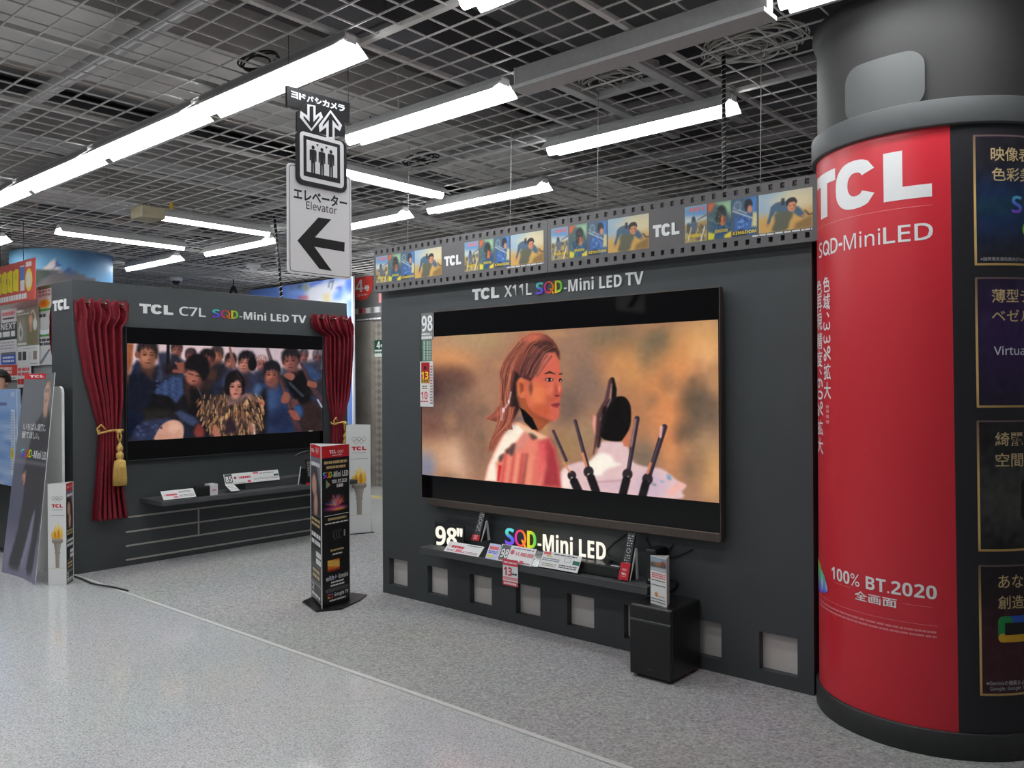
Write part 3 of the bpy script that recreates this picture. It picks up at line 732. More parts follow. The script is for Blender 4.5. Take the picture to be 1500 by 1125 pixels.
def board(xa, xb, label, sets, tc, credit):
    t = thing('film_strip_banner', label, 'banner', ((xa+xb)/2, BY+.01, 2.17), 'film strip banner boards')
    m = MB(); Z = [2.168, 2.188, 2.2145, 2.441, 2.4675, 2.48]
    for a, b in ((0, 1), (2, 3), (4, 5)): m.box(xa, xb, BY, BY+.02, Z[a], Z[b])
    ss = [x for x in SL if xa+.003 < x < xb-.02]
    e = [xa] + [q_ for x in ss for q_ in (x, x+.021)] + [xb]
    for i in range(0, len(e), 2):
        for a in (1, 3): m.box(e[i], e[i+1], BY, BY+.02, Z[a], Z[a+1])
    m.build('strip_board', mat('banner_grey_board', (92, 90, 91), .5, var=.03), t)
    for st in sets:
        for (u0, u1), (fn, base, nu, nv, ttl) in zip(st, FR):
            g_ = MB().grid(SB, u0, _z0, u1, _z1, nu, nv, by_uv(fn, base, u0, _z0, u1, _z1), .001)
            w_ = u1-u0; h_ = _z1-_z0
            if ttl:
                k = {'fr_march': (.16, .82, .14), 'fr_bowed': (.3, .84, .17), 'fr_blade': (.03, .97, .05)}[fn.__name__]
                g_.text(SB, ttl, u0+w_*k[0], _z0+h_*k[2], u0+w_*k[1], _z0+h_*(k[2]+.085), (232, 205, 50), .002, .05)
            if fn is fr_march: g_.text(SB, 'MAX', u0+w_*.25, _z0+h_*.84, u0+w_*.94, _z0+h_*.95, (222, 110, 96), .002, .05)
            g_.build('film_frame', GLOSSP, t)
    m = MB()
    tcl(m, SB, tc[0], 2.288, tc[1], 2.352, CHARL, 0, .003)
    m.build('wordmark', PRINT, t); m = MB()
    dashes(m, SB, credit[0], 2.222, credit[1], 2.232, 1, (210, 210, 210), .001, .8, .05, 5)
    m.build('credit_line', PRINT, t)
    for x in (xa+.35, xb-.3):
        MB().tube([(x, BY+.01, 2.46), (x, BY+.03, GZ+.02)], .0022, 5).build('hanging_wire', GREYM, t)
    return t
xs = onY(802, 345, BY)[0]
P3 = lambda f, L: [(f(a), f(b)) for a, b in L]
board(b6(32), xs-.0015, 'left board of the grey film strip banner above the big wall', [P3(b6, [(47, 124), (127, 207), (210, 293), (297, 471)]), P3(b6, [(620, 710), (716, 807), (815, 910), (918, 1130)])], (b6(490), b6(597)), (b6(892), b6(1130)))
board(xs+.0015, -1.43, 'right board of the grey film strip banner, running up to the red column', [[(b6(1180), b6(1290)), (b6(1297), b6(1412)), (b6(1420), b7(120)), (b7(127), b7(377))], P3(b7, [(596, 731), (737, 880), (886, 1037), (1048, 1377)])], (b7(402), b7(563)), (b7(1008), b7(1375)))

# ---------------------------------------------------------- the 98-inch television
TY = 3.878; ST = PY(TY)
TX0, TX1 = -4.15, -1.947
def tv98(c):
    c.T = (600, 420, 2.9604)
    for x, y, rx, ry, col in [(150, 250, 130, 90, (190, 145, 110)), (300, 200, 120, 80, (180, 150, 110)), (160, 330, 110, 60, (220, 150, 95)), (700, 190, 160, 70, (165, 125, 95)), (860, 230, 90, 60, (120, 105, 80)), (960, 260, 90, 80, (100, 95, 78)), (1080, 200, 130, 60, (165, 120, 85)), (1120, 260, 80, 70, (95, 95, 75)), (1270, 210, 100, 70, (215, 165, 105)),
        (120, 420, 110, 70, (80, 55, 52)), (90, 480, 70, 90, (62, 42, 45)), (200, 400, 70, 50, (105, 70, 62)), (200, 560, 110, 90, (120, 92, 80)), (90, 620, 60, 80, (120, 80, 70)), (120, 730, 110, 70, (205, 160, 125)), (210, 760, 60, 80, (225, 180, 150)), (70, 780, 40, 60, (120, 130, 160)), (290, 700, 60, 90, (140, 105, 88)),
        (720, 330, 80, 120, (150, 115, 95)), (780, 420, 70, 100, (130, 105, 92)), (900, 330, 80, 90, (190, 130, 85)), (690, 520, 60, 80, (110, 90, 80)), (1000, 360, 90, 100, (215, 150, 90)), (1060, 300, 60, 80, (110, 100, 80)), (1180, 320, 90, 110, (225, 150, 90)), (1290, 290, 70, 60, (235, 175, 115)), (1070, 480, 70, 150, (205, 135, 85)),
        (960, 560, 60, 120, (180, 120, 80)), (1150, 600, 80, 200, (225, 140, 85)), (1240, 500, 70, 90, (85, 75, 62)), (1300, 560, 60, 80, (110, 92, 76)), (1200, 640, 50, 60, (95, 80, 68)), (1290, 700, 70, 80, (170, 135, 100)), (1320, 820, 60, 100, (220, 165, 105)), (1230, 780, 60, 70, (150, 115, 85)), (690, 690, 60, 60, (160, 125, 85)), (1010, 740, 60, 60, (120, 105, 90)), (760, 640, 70, 60, (160, 130, 100)), (1330, 400, 40, 60, (190, 140, 95))]:
        c.ell(x, y, rx, ry, col, .8, 0, .8)
    for k in range(40): c.ell(rng.uniform(60, 1330), rng.uniform(160, 880), rng.uniform(14, 40), rng.uniform(14, 50), [(220, 160, 105), (90, 82, 70), (170, 120, 85)][k % 3], .9, 0, .28)
    # second figure: back of head, white robe
    c.T = (800, 540, 5.623)
    c.poly([(120, 850), (260, 770), (380, 760), (440, 640), (470, 600), (620, 605), (680, 660), (720, 770), (830, 810), (960, 830), (1080, 920), (1150, 960), (1120, 1010), (1040, 1080), (120, 1080)], (225, 190, 190), 3, 1, True)
    c.poly([(350, 780), (440, 700), (520, 710), (570, 770), (610, 790), (500, 830), (450, 880), (380, 870)], (250, 240, 225), 4, 1, True)
    c.ell(860, 960, 120, 110, (205, 178, 195), .7).ell(560, 960, 120, 50, (215, 180, 190), .6).line([(420, 935), (620, 920)], 8, (190, 145, 150), 2).ell(160, 930, 60, 80, (250, 225, 215), .6)
    for p_, cl in (((1010, 885), (90, 150, 195)), ((955, 930), (130, 165, 200)), ((890, 955), (110, 130, 120)), ((1015, 905), (80, 140, 180))): c.ell(*p_, 20, 12, cl, .7, 20, .6)
    c.poly([(1000, 1010), (1090, 930), (1150, 965), (1100, 1000), (1030, 1060)], (240, 180, 170), 3)
    c.poly([(390, 380), (410, 400), (415, 540), (400, 545), (380, 460)], (225, 150, 135), 2)
    c.poly([(630, 590), (690, 520), (680, 640), (640, 640)], (200, 115, 85), 2)
    c.poly([(560, 240), (640, 230), (690, 290), (700, 380), (690, 480), (640, 570), (600, 600), (470, 580), (450, 500), (480, 380), (510, 290)], (14, 10, 10), 1.5, 1, True)
    c.line([(545, 90), (560, 170), (555, 250), (480, 330)], [36, 42, 46, 60], (20, 15, 16), 1.2); c.line([(530, 100), (500, 250), (440, 380), (420, 560), (390, 700)], [30, 34, 44, 30, 8], (85, 55, 58), 1.5); c.line([(540, 130), (530, 260), (450, 420)], [10, 12, 14], (190, 150, 150), 1.5, .7); c.line([(485, 330), (430, 640)], [40, 20], (30, 20, 22), 2)
    # sword hilts
    for a, b, w0, w1 in (((60, 515), (165, 755), 24, 26), ((240, 430), (340, 800), 26, 34), ((750, 410), (680, 830), 42, 36), ((975, 480), (850, 880), 48, 40)): c.line([a, b], [w0, w1], (52, 42, 52), .6); c.line([(a[0]-5, a[1]), (b[0]-8, b[1])], 8, (120, 92, 100), .8, .7)
    c.line([(950, 480), (940, 560)], 22, (225, 170, 165), 1); c.line([(735, 420), (700, 640)], 12, (170, 120, 125), 1)
    for x, y, r_ in ((212, 880, 36), (350, 850, 42), (670, 870, 42), (835, 910, 44)): c.ell(x, y, r_, r_*1.1, (45, 38, 42), .15); c.ell(x+2, y+25, 12, 12, (210, 190, 190), .3)
    for a, b in (((230, 930), (300, 1080)), ((370, 900), (410, 1010)), ((660, 920), (630, 1040)), ((820, 950), (790, 1060))): c.line([a, b], 68, (26, 22, 26), 1)
    c.line([(140, 770), (195, 850)], 14, (215, 140, 100), 1).line([(300, 700), (330, 800)], 20, (215, 140, 100), 1).line([(860, 780), (835, 860)], 20, (215, 130, 95), 1)
    # first figure: robe
    c.T = (700, 590, 8.656)
    c.poly([(85, 990), (110, 860), (170, 700), (270, 480), (400, 270), (470, 240), (640, 300), (760, 370), (900, 440), (980, 570), (1020, 760), (1055, 1080)], (232, 130, 110), 1.5)
    c.poly([(90, 990), (140, 800), (230, 600), (330, 400), (420, 270), (520, 270), (600, 350), (500, 480), (400, 560), (330, 640), (230, 760), (240, 1000)], (252, 236, 215), 4, 1)
    c.poly([(480, 250), (620, 300), (760, 380), (900, 440), (820, 470), (640, 400)], (235, 190, 150), 3)
    c.poly([(790, 500), (900, 450), (980, 580), (1030, 820), (1050, 1080), (820, 1060), (860, 800)], (165, 55, 62), 6)
    c.poly([(780, 520), (860, 500), (870, 640), (820, 860), (760, 1000), (750, 760)], (228, 95, 95), 8)
    for x, w_, cl in ((290, 26, (200, 55, 55)), (350, 30, (238, 140, 120)), (400, 22, (190, 60, 60)), (450, 34, (245, 160, 130)), (510, 28, (175, 45, 50)), (560, 24, (110, 45, 40)), (620, 50, (240, 150, 120)), (700, 30, (215, 110, 95))): c.line([(x+60, 660), (x+10, 1060)], [w_*.4, w_], cl, 4, .85)
    c.poly([(265, 790), (300, 800), (270, 990), (245, 990)], (195, 40, 45), 2)
    for pts in ([(640, 390), (690, 390), (750, 440), (700, 470), (660, 430)], [(420, 540), (475, 520), (470, 600), (430, 670), (400, 640)], [(350, 600), (410, 570), (400, 640), (360, 640)], [(270, 680), (330, 650), (300, 740), (270, 740)]): c.poly(pts, (78, 60, 55), 3, .9, True)
    c.poly([(470, 560), (560, 470), (600, 380), (660, 380), (560, 560), (480, 610)], (200, 150, 140), 6, .6)
    c.poly([(430, 230), (520, 170), (610, 110), (660, 280), (560, 230)], (135, 105, 105), 3)
    # neck, face, ear
    c.T = (700, 470, 7.03)
    c.poly([(400, 780), (500, 800), (620, 960), (740, 1020), (700, 1070), (640, 1130), (590, 1130), (540, 1000), (440, 890)], (165, 84, 52), 1.5, 1, True)
    c.poly([(640, 460), (660, 390), (720, 330), (800, 330), (836, 390), (846, 470), (850, 540), (864, 590), (860, 650), (868, 705), (862, 745), (846, 775), (850, 805), (836, 832), (846, 868), (832, 905), (836, 960), (825, 1005), (790, 1032), (740, 1025), (690, 1000), (620, 970), (560, 930), (520, 880), (490, 800), (450, 790), (440, 600), (560, 590)], (205, 98, 76), .8)
    c.ell(620, 760, 100, 110, (226, 122, 78), .8).ell(730, 420, 80, 90, (212, 104, 84), .8).ell(650, 920, 90, 60, (196, 92, 58), .8).ell(800, 900, 45, 90, (214, 98, 82), .7, 0, .7).ell(770, 690, 50, 60, (222, 112, 84), .8)
    c.poly([(700, 760), (790, 780), (850, 800), (830, 830), (760, 850), (700, 900)], (180, 82, 60), 5, .6); c.poly([(540, 930), (640, 985), (760, 1030), (700, 1060), (600, 1010)], (140, 68, 44), 5, .7)
    c.line([(690, 545), (740, 528), (795, 548)], [10, 26, 8], (72, 38, 34), .5).line([(842, 548), (866, 545)], 14, (72, 38, 34), .5)
    c.ell(735, 606, 42, 20, (96, 52, 46), .35).ell(738, 606, 18, 19, (18, 12, 12), .2).ell(716, 608, 9, 10, (215, 180, 170), .5).ell(757, 606, 6, 9, (225, 190, 180), .5).ell(850, 612, 16, 20, (30, 18, 18), .3).ell(853, 620, 6, 9, (215, 180, 170), .4)
    c.poly([(795, 640), (830, 700), (865, 720), (850, 775), (800, 780), (775, 755)], (170, 74, 60), 4, .8); c.ell(815, 772, 26, 9, (110, 45, 42), .5); c.ell(838, 700, 12, 40, (226, 120, 96), .7)
    c.poly([(750, 862), (800, 845), (836, 835), (845, 868), (820, 895), (770, 885)], (150, 58, 60), 1.2); c.line([(755, 866), (838, 862)], 5, (85, 32, 34), .6)
    c.poly([(395, 620), (430, 588), (480, 620), (490, 720), (470, 790), (430, 785), (400, 720)], (214, 112, 72), 1, 1, True).poly([(430, 640), (470, 650), (470, 720), (440, 740)], (140, 66, 42), 3)
    c.ell(545, 690, 20, 60, (110, 62, 48), .8, 0, .8)
    # hair
    c.poly([(640, 128), (550, 130), (460, 175), (390, 260), (310, 350), (255, 440), (225, 540), (240, 640), (235, 760), (225, 880), (150, 960), (80, 1010), (190, 1040), (235, 990), (205, 1130), (300, 1130), (380, 1000), (430, 900), (395, 770), (385, 650), (400, 600), (450, 580), (540, 620), (600, 545), (640, 450), (662, 380), (720, 325), (800, 318), (835, 400), (842, 335), (812, 245), (770, 190), (710, 145)], (122, 64, 54), 1)
    c.poly([(430, 520), (480, 430), (600, 300), (680, 340), (640, 450), (600, 545), (540, 620), (450, 580)], (84, 46, 44), 3); c.poly([(560, 240), (640, 190), (760, 220), (830, 310), (838, 390), (800, 318), (720, 322), (640, 300)], (62, 36, 34), 4)
    c.poly([(380, 520), (440, 560), (395, 640), (400, 780), (430, 890), (370, 1000), (340, 900), (350, 700)], (38, 24, 24), 3)
    c.poly([(640, 128), (550, 130), (460, 175), (390, 260), (330, 350), (290, 440), (330, 460), (430, 330), (540, 220), (640, 180)], (196, 106, 80), 14, .7)
    c.poly([(300, 430), (250, 560), (245, 700), (235, 860), (290, 880), (310, 700), (330, 560)], (176, 98, 78), 12, .7); c.poly([(330, 560), (320, 760), (300, 900), (280, 1110), (340, 1060), (390, 930), (360, 760)], (58, 32, 32), 14, .75)
    for k in range(150):
        t_ = rng.random(); j = lambda v: rng.uniform(-v, v)
        e0 = (655-240*t_, 145+80*t_); e1 = (450-185*t_+j(14), 280+170*t_); e2 = (335-85*t_+j(18), 540+70*t_); e3 = (300-45*t_+j(32), 800); e4 = (245+110*rng.random(), 1115)
        seg = [[e0, e1, e2], [e1, e2, e3, e4], [e0, e1, e2, e3], [e2, e3, e4]][k % 4]
        c.line(seg, [rng.uniform(2, 5)]+[rng.uniform(5, 10)]*(len(seg)-2)+[2] if False else rng.uniform(4, 9), [(222, 126, 94), (60, 32, 32), (236, 150, 110), (92, 48, 44), (150, 78, 64)][k % 5], .8, rng.uniform(.3, .65), True)
    for k in range(40): x = 440+k*5+rng.uniform(-14, 14); c.line([(x+130+rng.uniform(-20, 20), 255+k*3), (x+40, 410+k*2), (x-10+rng.uniform(-12, 12), 560+rng.uniform(-20, 20))], rng.uniform(4, 8), [(158, 98, 90), (38, 22, 24), (96, 54, 50), (200, 120, 100)][k % 4], .8, .55, True)
    for k in range(30): x = rng.uniform(560, 830); c.line([(x, 190+(x-560)*.35+rng.uniform(-20, 20)), (x-60, 230+(x-560)*.25), (x-120, 330)], rng.uniform(4, 9), [(40, 24, 24), (120, 66, 56), (186, 100, 78)][k % 3], .8, .5, True)
    c.T = (700, 590, 8.656)
    c.poly([(230, 60), (470, 60), (430, 250), (330, 380), (250, 500), (190, 600), (135, 620), (190, 470), (250, 260)], (150, 78, 60), 4, .95)
    for k in range(34): x = rng.uniform(250, 460); c.line([(x, 60), (x*.72+70, 250), (160+(x-250)*.28, 430+(460-x)*.3), (140+(x-250)*.12, 600-(x-250)*.3)], rng.uniform(5, 11), [(214, 118, 88), (62, 32, 32), (120, 62, 52), (228, 140, 104)][k % 4], .8, .55, True)
    c.T = (700, 470, 7.03)
    c.ell(560, 175, 90, 40, (205, 105, 80), .8, -12, .8); c.line([(120, 1000), (250, 930)], 30, (215, 115, 95), 4, .6)
    c.line([(340, 735), (315, 850), (260, 920), (245, 1020)], 14, (205, 165, 165), 1); c.ell(318, 830, 10, 22, (235, 200, 200), .3); c.ell(262, 920, 14, 24, (235, 200, 205), .3)
    c.poly([(430, 890), (480, 920), (560, 1000), (620, 1125), (560, 1120), (480, 1040)], (10, 8, 10), 1.2)
    c.noise(2.5, 90, 50)
t = thing('television', 'huge wall-mounted television showing a long-haired man in a red robe', 'television', (-3.05, 3.9, .69), 'wall televisions')
_pt = onY(1053.3, 468, TY)[2]; _pb = onY(1053.3, 736.9, TY)[2]
MB().bbox(TX0, TX1, TY, TY+.035, .742, 1.99, .003).build('screen_panel', GLASS, t)
MB().grid(ST, TX0+.006, _pb, TX1-.006, _pt, 520, 290, by_pixel(tv98, (165, 122, 95)), .0008).build('lit_picture', SCREEN, t)
MB().bbox(TX0+.06, TX1, TY-.004, TY+.05, .692, .742, .004).build('speaker_bar', BRONZE, t)
MB().bbox(TX1-.001, TX1+.004, TY-.001, TY+.036, .70, 1.992, .001).bbox(TX0-.004, TX0+.001, TY-.001, TY+.036, .742, 1.992, .001).bbox(TX0-.004, TX1+.004, TY-.001, TY+.036, 1.989, 1.994, .001).build('metal_frame', BRONZE, t)
MB().box(-3.5, -2.6, TY+.03, WY, 1.1, 1.6).build('wall_mount', BLACK, t)

# price and feature tags hung on the television's left edge
SQ = PY(3.868)
def g5(x, y): return SQ.uv(605+x/7.03, 450+y/7.03)
def gb(x0, y0, x1, y1): a = g5(x0, y0); b = g5(x1, y1); return a[0], b[1], b[0], a[1]
def hung(label, box, fn, name='price_tag', grp='tags hung down the left edge of the big television'):
    b = gb(*box); m = MB(); m.box(b[0], b[2], 3.8685, 3.8725, b[1], b[3], (225, 225, 225)); fn(m, b)
    return top(m, name, PRINT, label, 'tag', ((b[0]+b[2])/2, 3.87, b[1]), grp)
def f1(m, b):
    m.rect(SQ, *b, (118, 120, 122)); m.text(SQ, '98', *gb(90, 90, 202, 245), (240, 240, 240), .001, .03); m.rect(SQ, *gb(88, 262, 200, 330), (150, 152, 152), .0008)
    m.text(SQ, '98', *gb(150, 272, 175, 288), (240, 240, 240), .001, .03); dashes(m, SQ, *gb(92, 268, 148, 288), 1, (235, 235, 235), .001, .7, .2, 3); dashes(m, SQ, *gb(90, 300, 196, 326), 1, (235, 235, 235), .001, .8, .15, 4)
hung('grey tag reading 98 at the top left corner of the big television', (84, 66, 208, 332), f1)
def f2(m, b):
    m.rect(SQ, *b, (66, 112, 92)); S2 = Pl(SQ.o, (0, 0, -1), (1, 0, 0))
    for x0, x1 in ((108, 130), (140, 162), (168, 184)):
        for k in range(8): a = gb(x0, 345+k*26, x1, 366+k*26); dashes(m, SQ, a[0], a[1], a[2], a[3], 2, (225, 232, 228), .001, .6, .35, k+x0)
hung('green tag with vertical white print, second down the big television edge', (88, 334, 192, 556), f2)
def f3(m, b):
    m.rect(SQ, *gb(85, 570, 172, 782), (165, 34, 40)); m.disc(SQ, *g5(125, 625), .011, .012, (45, 25, 25), .001); m.text(SQ, '13', *gb(86, 665, 160, 738), (250, 225, 50), .0012, .05); m.rect(SQ, *gb(88, 745, 168, 775), (235, 200, 60), .001); dashes(m, SQ, *gb(88, 748, 168, 772), 1, (60, 40, 30), .0014, .6, .12, 5)
    m.rect(SQ, *gb(76, 786, 164, 990), (232, 228, 226)); dashes(m, SQ, *gb(95, 805, 150, 845), 2, (120, 110, 40), .001, .6, .2, 6); m.text(SQ, '10', *gb(84, 868, 150, 950), (200, 60, 50), .001, .05); dashes(m, SQ, *gb(80, 958, 158, 982), 1, (200, 70, 70), .001, .6, .12, 7)
    for k in range(14): a = gb(178, 600+k*29, 204, 620+k*29); dashes(m, SQ, *a, 1, [(205, 110, 120), (120, 120, 120)][k % 2], .001, .7, .4, k)
hung('red and white tag with 13 and 10, lowest on the big television edge', (72, 560, 208, 1025), f3)

# ---------------------------------------------------------- things on the big wall's shelf
SZ = .437
def plane3(bl, br, tl, Yb, Yt, nrm=None):
    o = onY(*bl, Yb); o[2] = max(o[2], SZ+.001) if o[1] > 3.749 else o[2]
    r = onY(*br, Yb); u = r-o; u[2] = 0
    v = onY(*tl, Yt)-o; W = np.linalg.norm(u); u /= W; v -= u*(v@u)
    return Pl(o, u, v), W, np.linalg.norm(v)
def slab(S, w_, h_, th, col=(230,)*3): return MB().obox(S.P(0, 0, -th), S.u*w_, S.v*h_, S.n*th, col)
# lit figures 98"
S1 = PY(3.875)
a = S1.uv(638.5, 797.5); b = S1.uv(655, 771.5); c_ = S1.uv(677.5, 776)
t = thing('illuminated_size_sign', 'glowing white 98-inch figures on the shelf under the big television', 'illuminated sign', ((a[0]+c_[0])/2, 3.88, SZ))
MB().text(S1, '98', a[0], a[1], S1.uv(669.5, 790)[0], a[1]+.128, (255, 252, 235), 0, .03, 0, .004, 4).text(S1, '"', S1.uv(669.5, 780)[0], a[1]+.078, c_[0], a[1]+.132, (255, 252, 235), 0, .02, 0, .004).build('lit_figures', GLOW, t)
MB().bbox(a[0]-.01, c_[0]+.01, 3.86, 3.915, SZ, a[1]-.001, .002).bbox(a[0]-.012, c_[0]+.012, 3.877, 3.885, SZ, a[1]+.15, .001).build('stand', SATIN, t)
# lit name sign
S1 = PY(3.895)
u0, u1, ud = S1.uv(740.5, 790)[0], S1.uv(887.5, 800)[0], S1.uv(787, 790)[0]
v0 = S1.uv(870, 818)[1]; v1 = S1.uv(757, 775)[1]
t = thing('illuminated_name_sign', 'glowing rainbow and white lettering sign standing on the shelf of the big wall', 'illuminated sign', ((u0+u1)/2, 3.9, SZ))
m = MB(); sqd(m, S1, u0, v0, u1, v1, 0, .03, 0, (255, 250, 235), '-Mini LED', .004, (ud-u0)/(u1-u0)); m.build('lit_lettering', GLOW, t)
m = MB().bbox(u0-.03, u1+.03, 3.885, 3.925, SZ, v0-.002, .003)
m.build('stand', SATIN, t)
S2 = PY(3.885); m = MB(); a = S2.uv(873, 828.5); b = S2.uv(885, 821)
tcl(m, S2, a[0], a[1]+.004, b[0], b[1]-.002, (190, 190, 190), .001); m.build('stand_lettering', PRINT, t)
# price cards
def pcard(label, bl, br, tl, Yb, Yt, fn, name='price_card', grp='price cards on the big wall shelf', th=.003, cat='price card'):
    S, w_, h_ = plane3(bl, br, tl, Yb, Yt); m = slab(S, w_, h_, th); fn(m, S, w_, h_)
    return top(m, name, PRINT, label, cat, S.P(w_/2, 0), grp)
RED, DK = (205, 60, 80), (70, 70, 74)
def k1(m, S, w_, h_):
    m.rect(S, 0, 0, w_*.72, h_*.5, (240, 232, 234)); m.text(S, '¥', w_*.06, h_*.5, w_*.1, h_*.66, RED, .001, .04); dashes(m, S, w_*.14, h_*.42, w_*.5, h_*.7, 1, RED, .001, .8, .07, 2); dashes(m, S, w_*.06, h_*.08, w_*.95, h_*.3, 2, (150, 120, 125), .001, .5, .06, 8); m.rect(S, w_*.32, h_*.1, w_*.48, h_*.36, (215, 120, 130), .0012); dashes(m, S, w_*.55, h_*.8, w_*.95, h_*.92, 1, (120, 120, 125), .001, .6, .1, 9)
pcard('white price card with red print in front of the glowing 98 figures', (650, 808), (700.5, 817), (655.5, 792), 3.752, 3.81, k1)
def k2(m, S, w_, h_):
    m.rect(S, 0, 0, w_, h_, (200, 204, 232)); m.rect(S, w_*.1, h_*.62, w_*.9, h_*.82, (220, 110, 110), .001); dashes(m, S, w_*.1, h_*.36, w_*.95, h_*.56, 2, (90, 100, 190), .001, .6, .2, 3); m.rect(S, w_*.1, h_*.12, w_*.6, h_*.28, (215, 210, 90), .001)
pcard('small lilac price card just left of the big 98 price card', (710.5, 818), (727, 822), (718, 795.5), 3.752, 3.80, k2)
def k3(m, S, w_, h_):
    m.rect(S, w_*.03, h_*.12, w_*.28, h_*.97, (92, 94, 98), .001); m.text(S, '98', w_*.06, h_*.22, w_*.27, h_*.74, (240, 240, 240), .0015, .05); m.disc(S, w_*.37, h_*.62, h_*.14, h_*.14, (190, 90, 110), .001); m.text(S, '¥1,980,000', w_*.47, h_*.42, w_*.98, h_*.68, RED, .0012, .03)
    dashes(m, S, w_*.05, h_*.02, w_*.96, h_*.14, 1, (150, 100, 110), .0012, .6, .05, 4); m.rect(S, w_*.66, h_*.02, w_*.76, h_*.2, (205, 90, 105), .0016); dashes(m, S, w_*.36, h_*.82, w_*.96, h_*.92, 1, (140, 120, 150), .001, .6, .08, 5)
pcard('price card with 98 and a red seven-figure price, centre of the shelf', (727, 821.5), (777.5, 834), (732, 796), 3.752, 3.81, k3)
def k4(m, S, w_, h_):
    m.rect(S, w_*.03, h_*.8, w_*.22, h_*.95, (220, 100, 105), .001); m.rect(S, w_*.12, h_*.68, w_*.26, h_*.76, (205, 195, 90), .001)
    dashes(m, S, w_*.3, h_*.82, w_*.9, h_*.93, 1, DK, .001, .5, .1, 6); dashes(m, S, w_*.04, h_*.4, w_*.5, h_*.62, 2, (120, 130, 150), .001, .5, .07, 7); m.frame(S, w_*.6, h_*.5, w_*.76, h_*.78, .002, (110, 110, 120), .001); m.rect(S, w_*.82, h_*.42, w_*.99, h_*.66, (40, 110, 90), .001); dashes(m, S, w_*.5, h_*.1, w_*.96, h_*.34, 2, DK, .001, .5, .09, 8); dashes(m, S, w_*.05, h_*.08, w_*.44, h_*.3, 2, (150, 140, 120), .001, .45, .1, 9)
pcard('white feature card with green box, leaning in front of the soundbar', (789, 829.5), (845.5, 843.5), (794.5, 806), 3.752, 3.80, k4)
t = thing('acrylic_card_holder', 'clear acrylic strip holder between the two middle price cards', 'card holder', onY(783, 832, 3.76))
m_, t_, b_ = nodes('clear_acrylic'); b_.inputs['Transmission Weight'].default_value = .9; b_.inputs['Roughness'].default_value = .08; b_.inputs['Base Color'].default_value = (.85, .85, .87, 1)
S, w_, h_ = plane3((778.5, 834.3), (788, 836.5), (783, 806), 3.753, 3.80)
slab(S, w_, h_, .003).build('holder_strip', m_, t); MB().obox(S.P(0, 0, -.004), S.u*w_, S.v*.008, S.n*.012).build('holder_foot', m_, t)
def k5(m, S, w_, h_):
    m.rect(S, 0, h_*.76, w_, h_, (215, 75, 90), .001); dashes(m, S, w_*.06, h_*.82, w_*.94, h_*.93, 1, (240, 200, 205), .0014, .6, .12, 2); m.text(S, '13', w_*.08, h_*.38, w_*.62, h_*.7, (195, 40, 62), .0014, .05); dashes(m, S, w_*.64, h_*.42, w_*.96, h_*.5, 1, DK, .0014, .8, .3, 3); m.rect(S, 0, h_*.22, w_, h_*.33, (225, 150, 155), .001); m.rect(S, 0, 0, w_, h_*.17, (210, 75, 90), .001); dashes(m, S, w_*.08, h_*.03, w_*.92, h_*.14, 1, (240, 220, 222), .0014, .7, .12, 4)
pcard('red and white 13-point tag hanging over the shelf front', (736.5, 856), (758.5, 857), (738.5, 818), 3.742, 3.744, k5, 'hanging_tag', None, .002, 'tag')
# soundbar behind the cards
xr = onY(908, 850, 3.80)[0]
t = thing('soundbar', 'long black soundbar lying on the shelf under the glowing lettering', 'soundbar', (xr-.35, 3.83, SZ))
MB().bbox(xr-.7, xr, 3.80, 3.872, SZ, SZ+.066, .006).build('body', SATIN, t)
S3 = Pl((0, 3.80, SZ+.066), (1, 0, 0), (0, 1, 0)); MB().rect(S3, xr-.07, .012, xr-.015, .03, (225, 225, 225), .0008).build('white_sticker', PRINT, t)
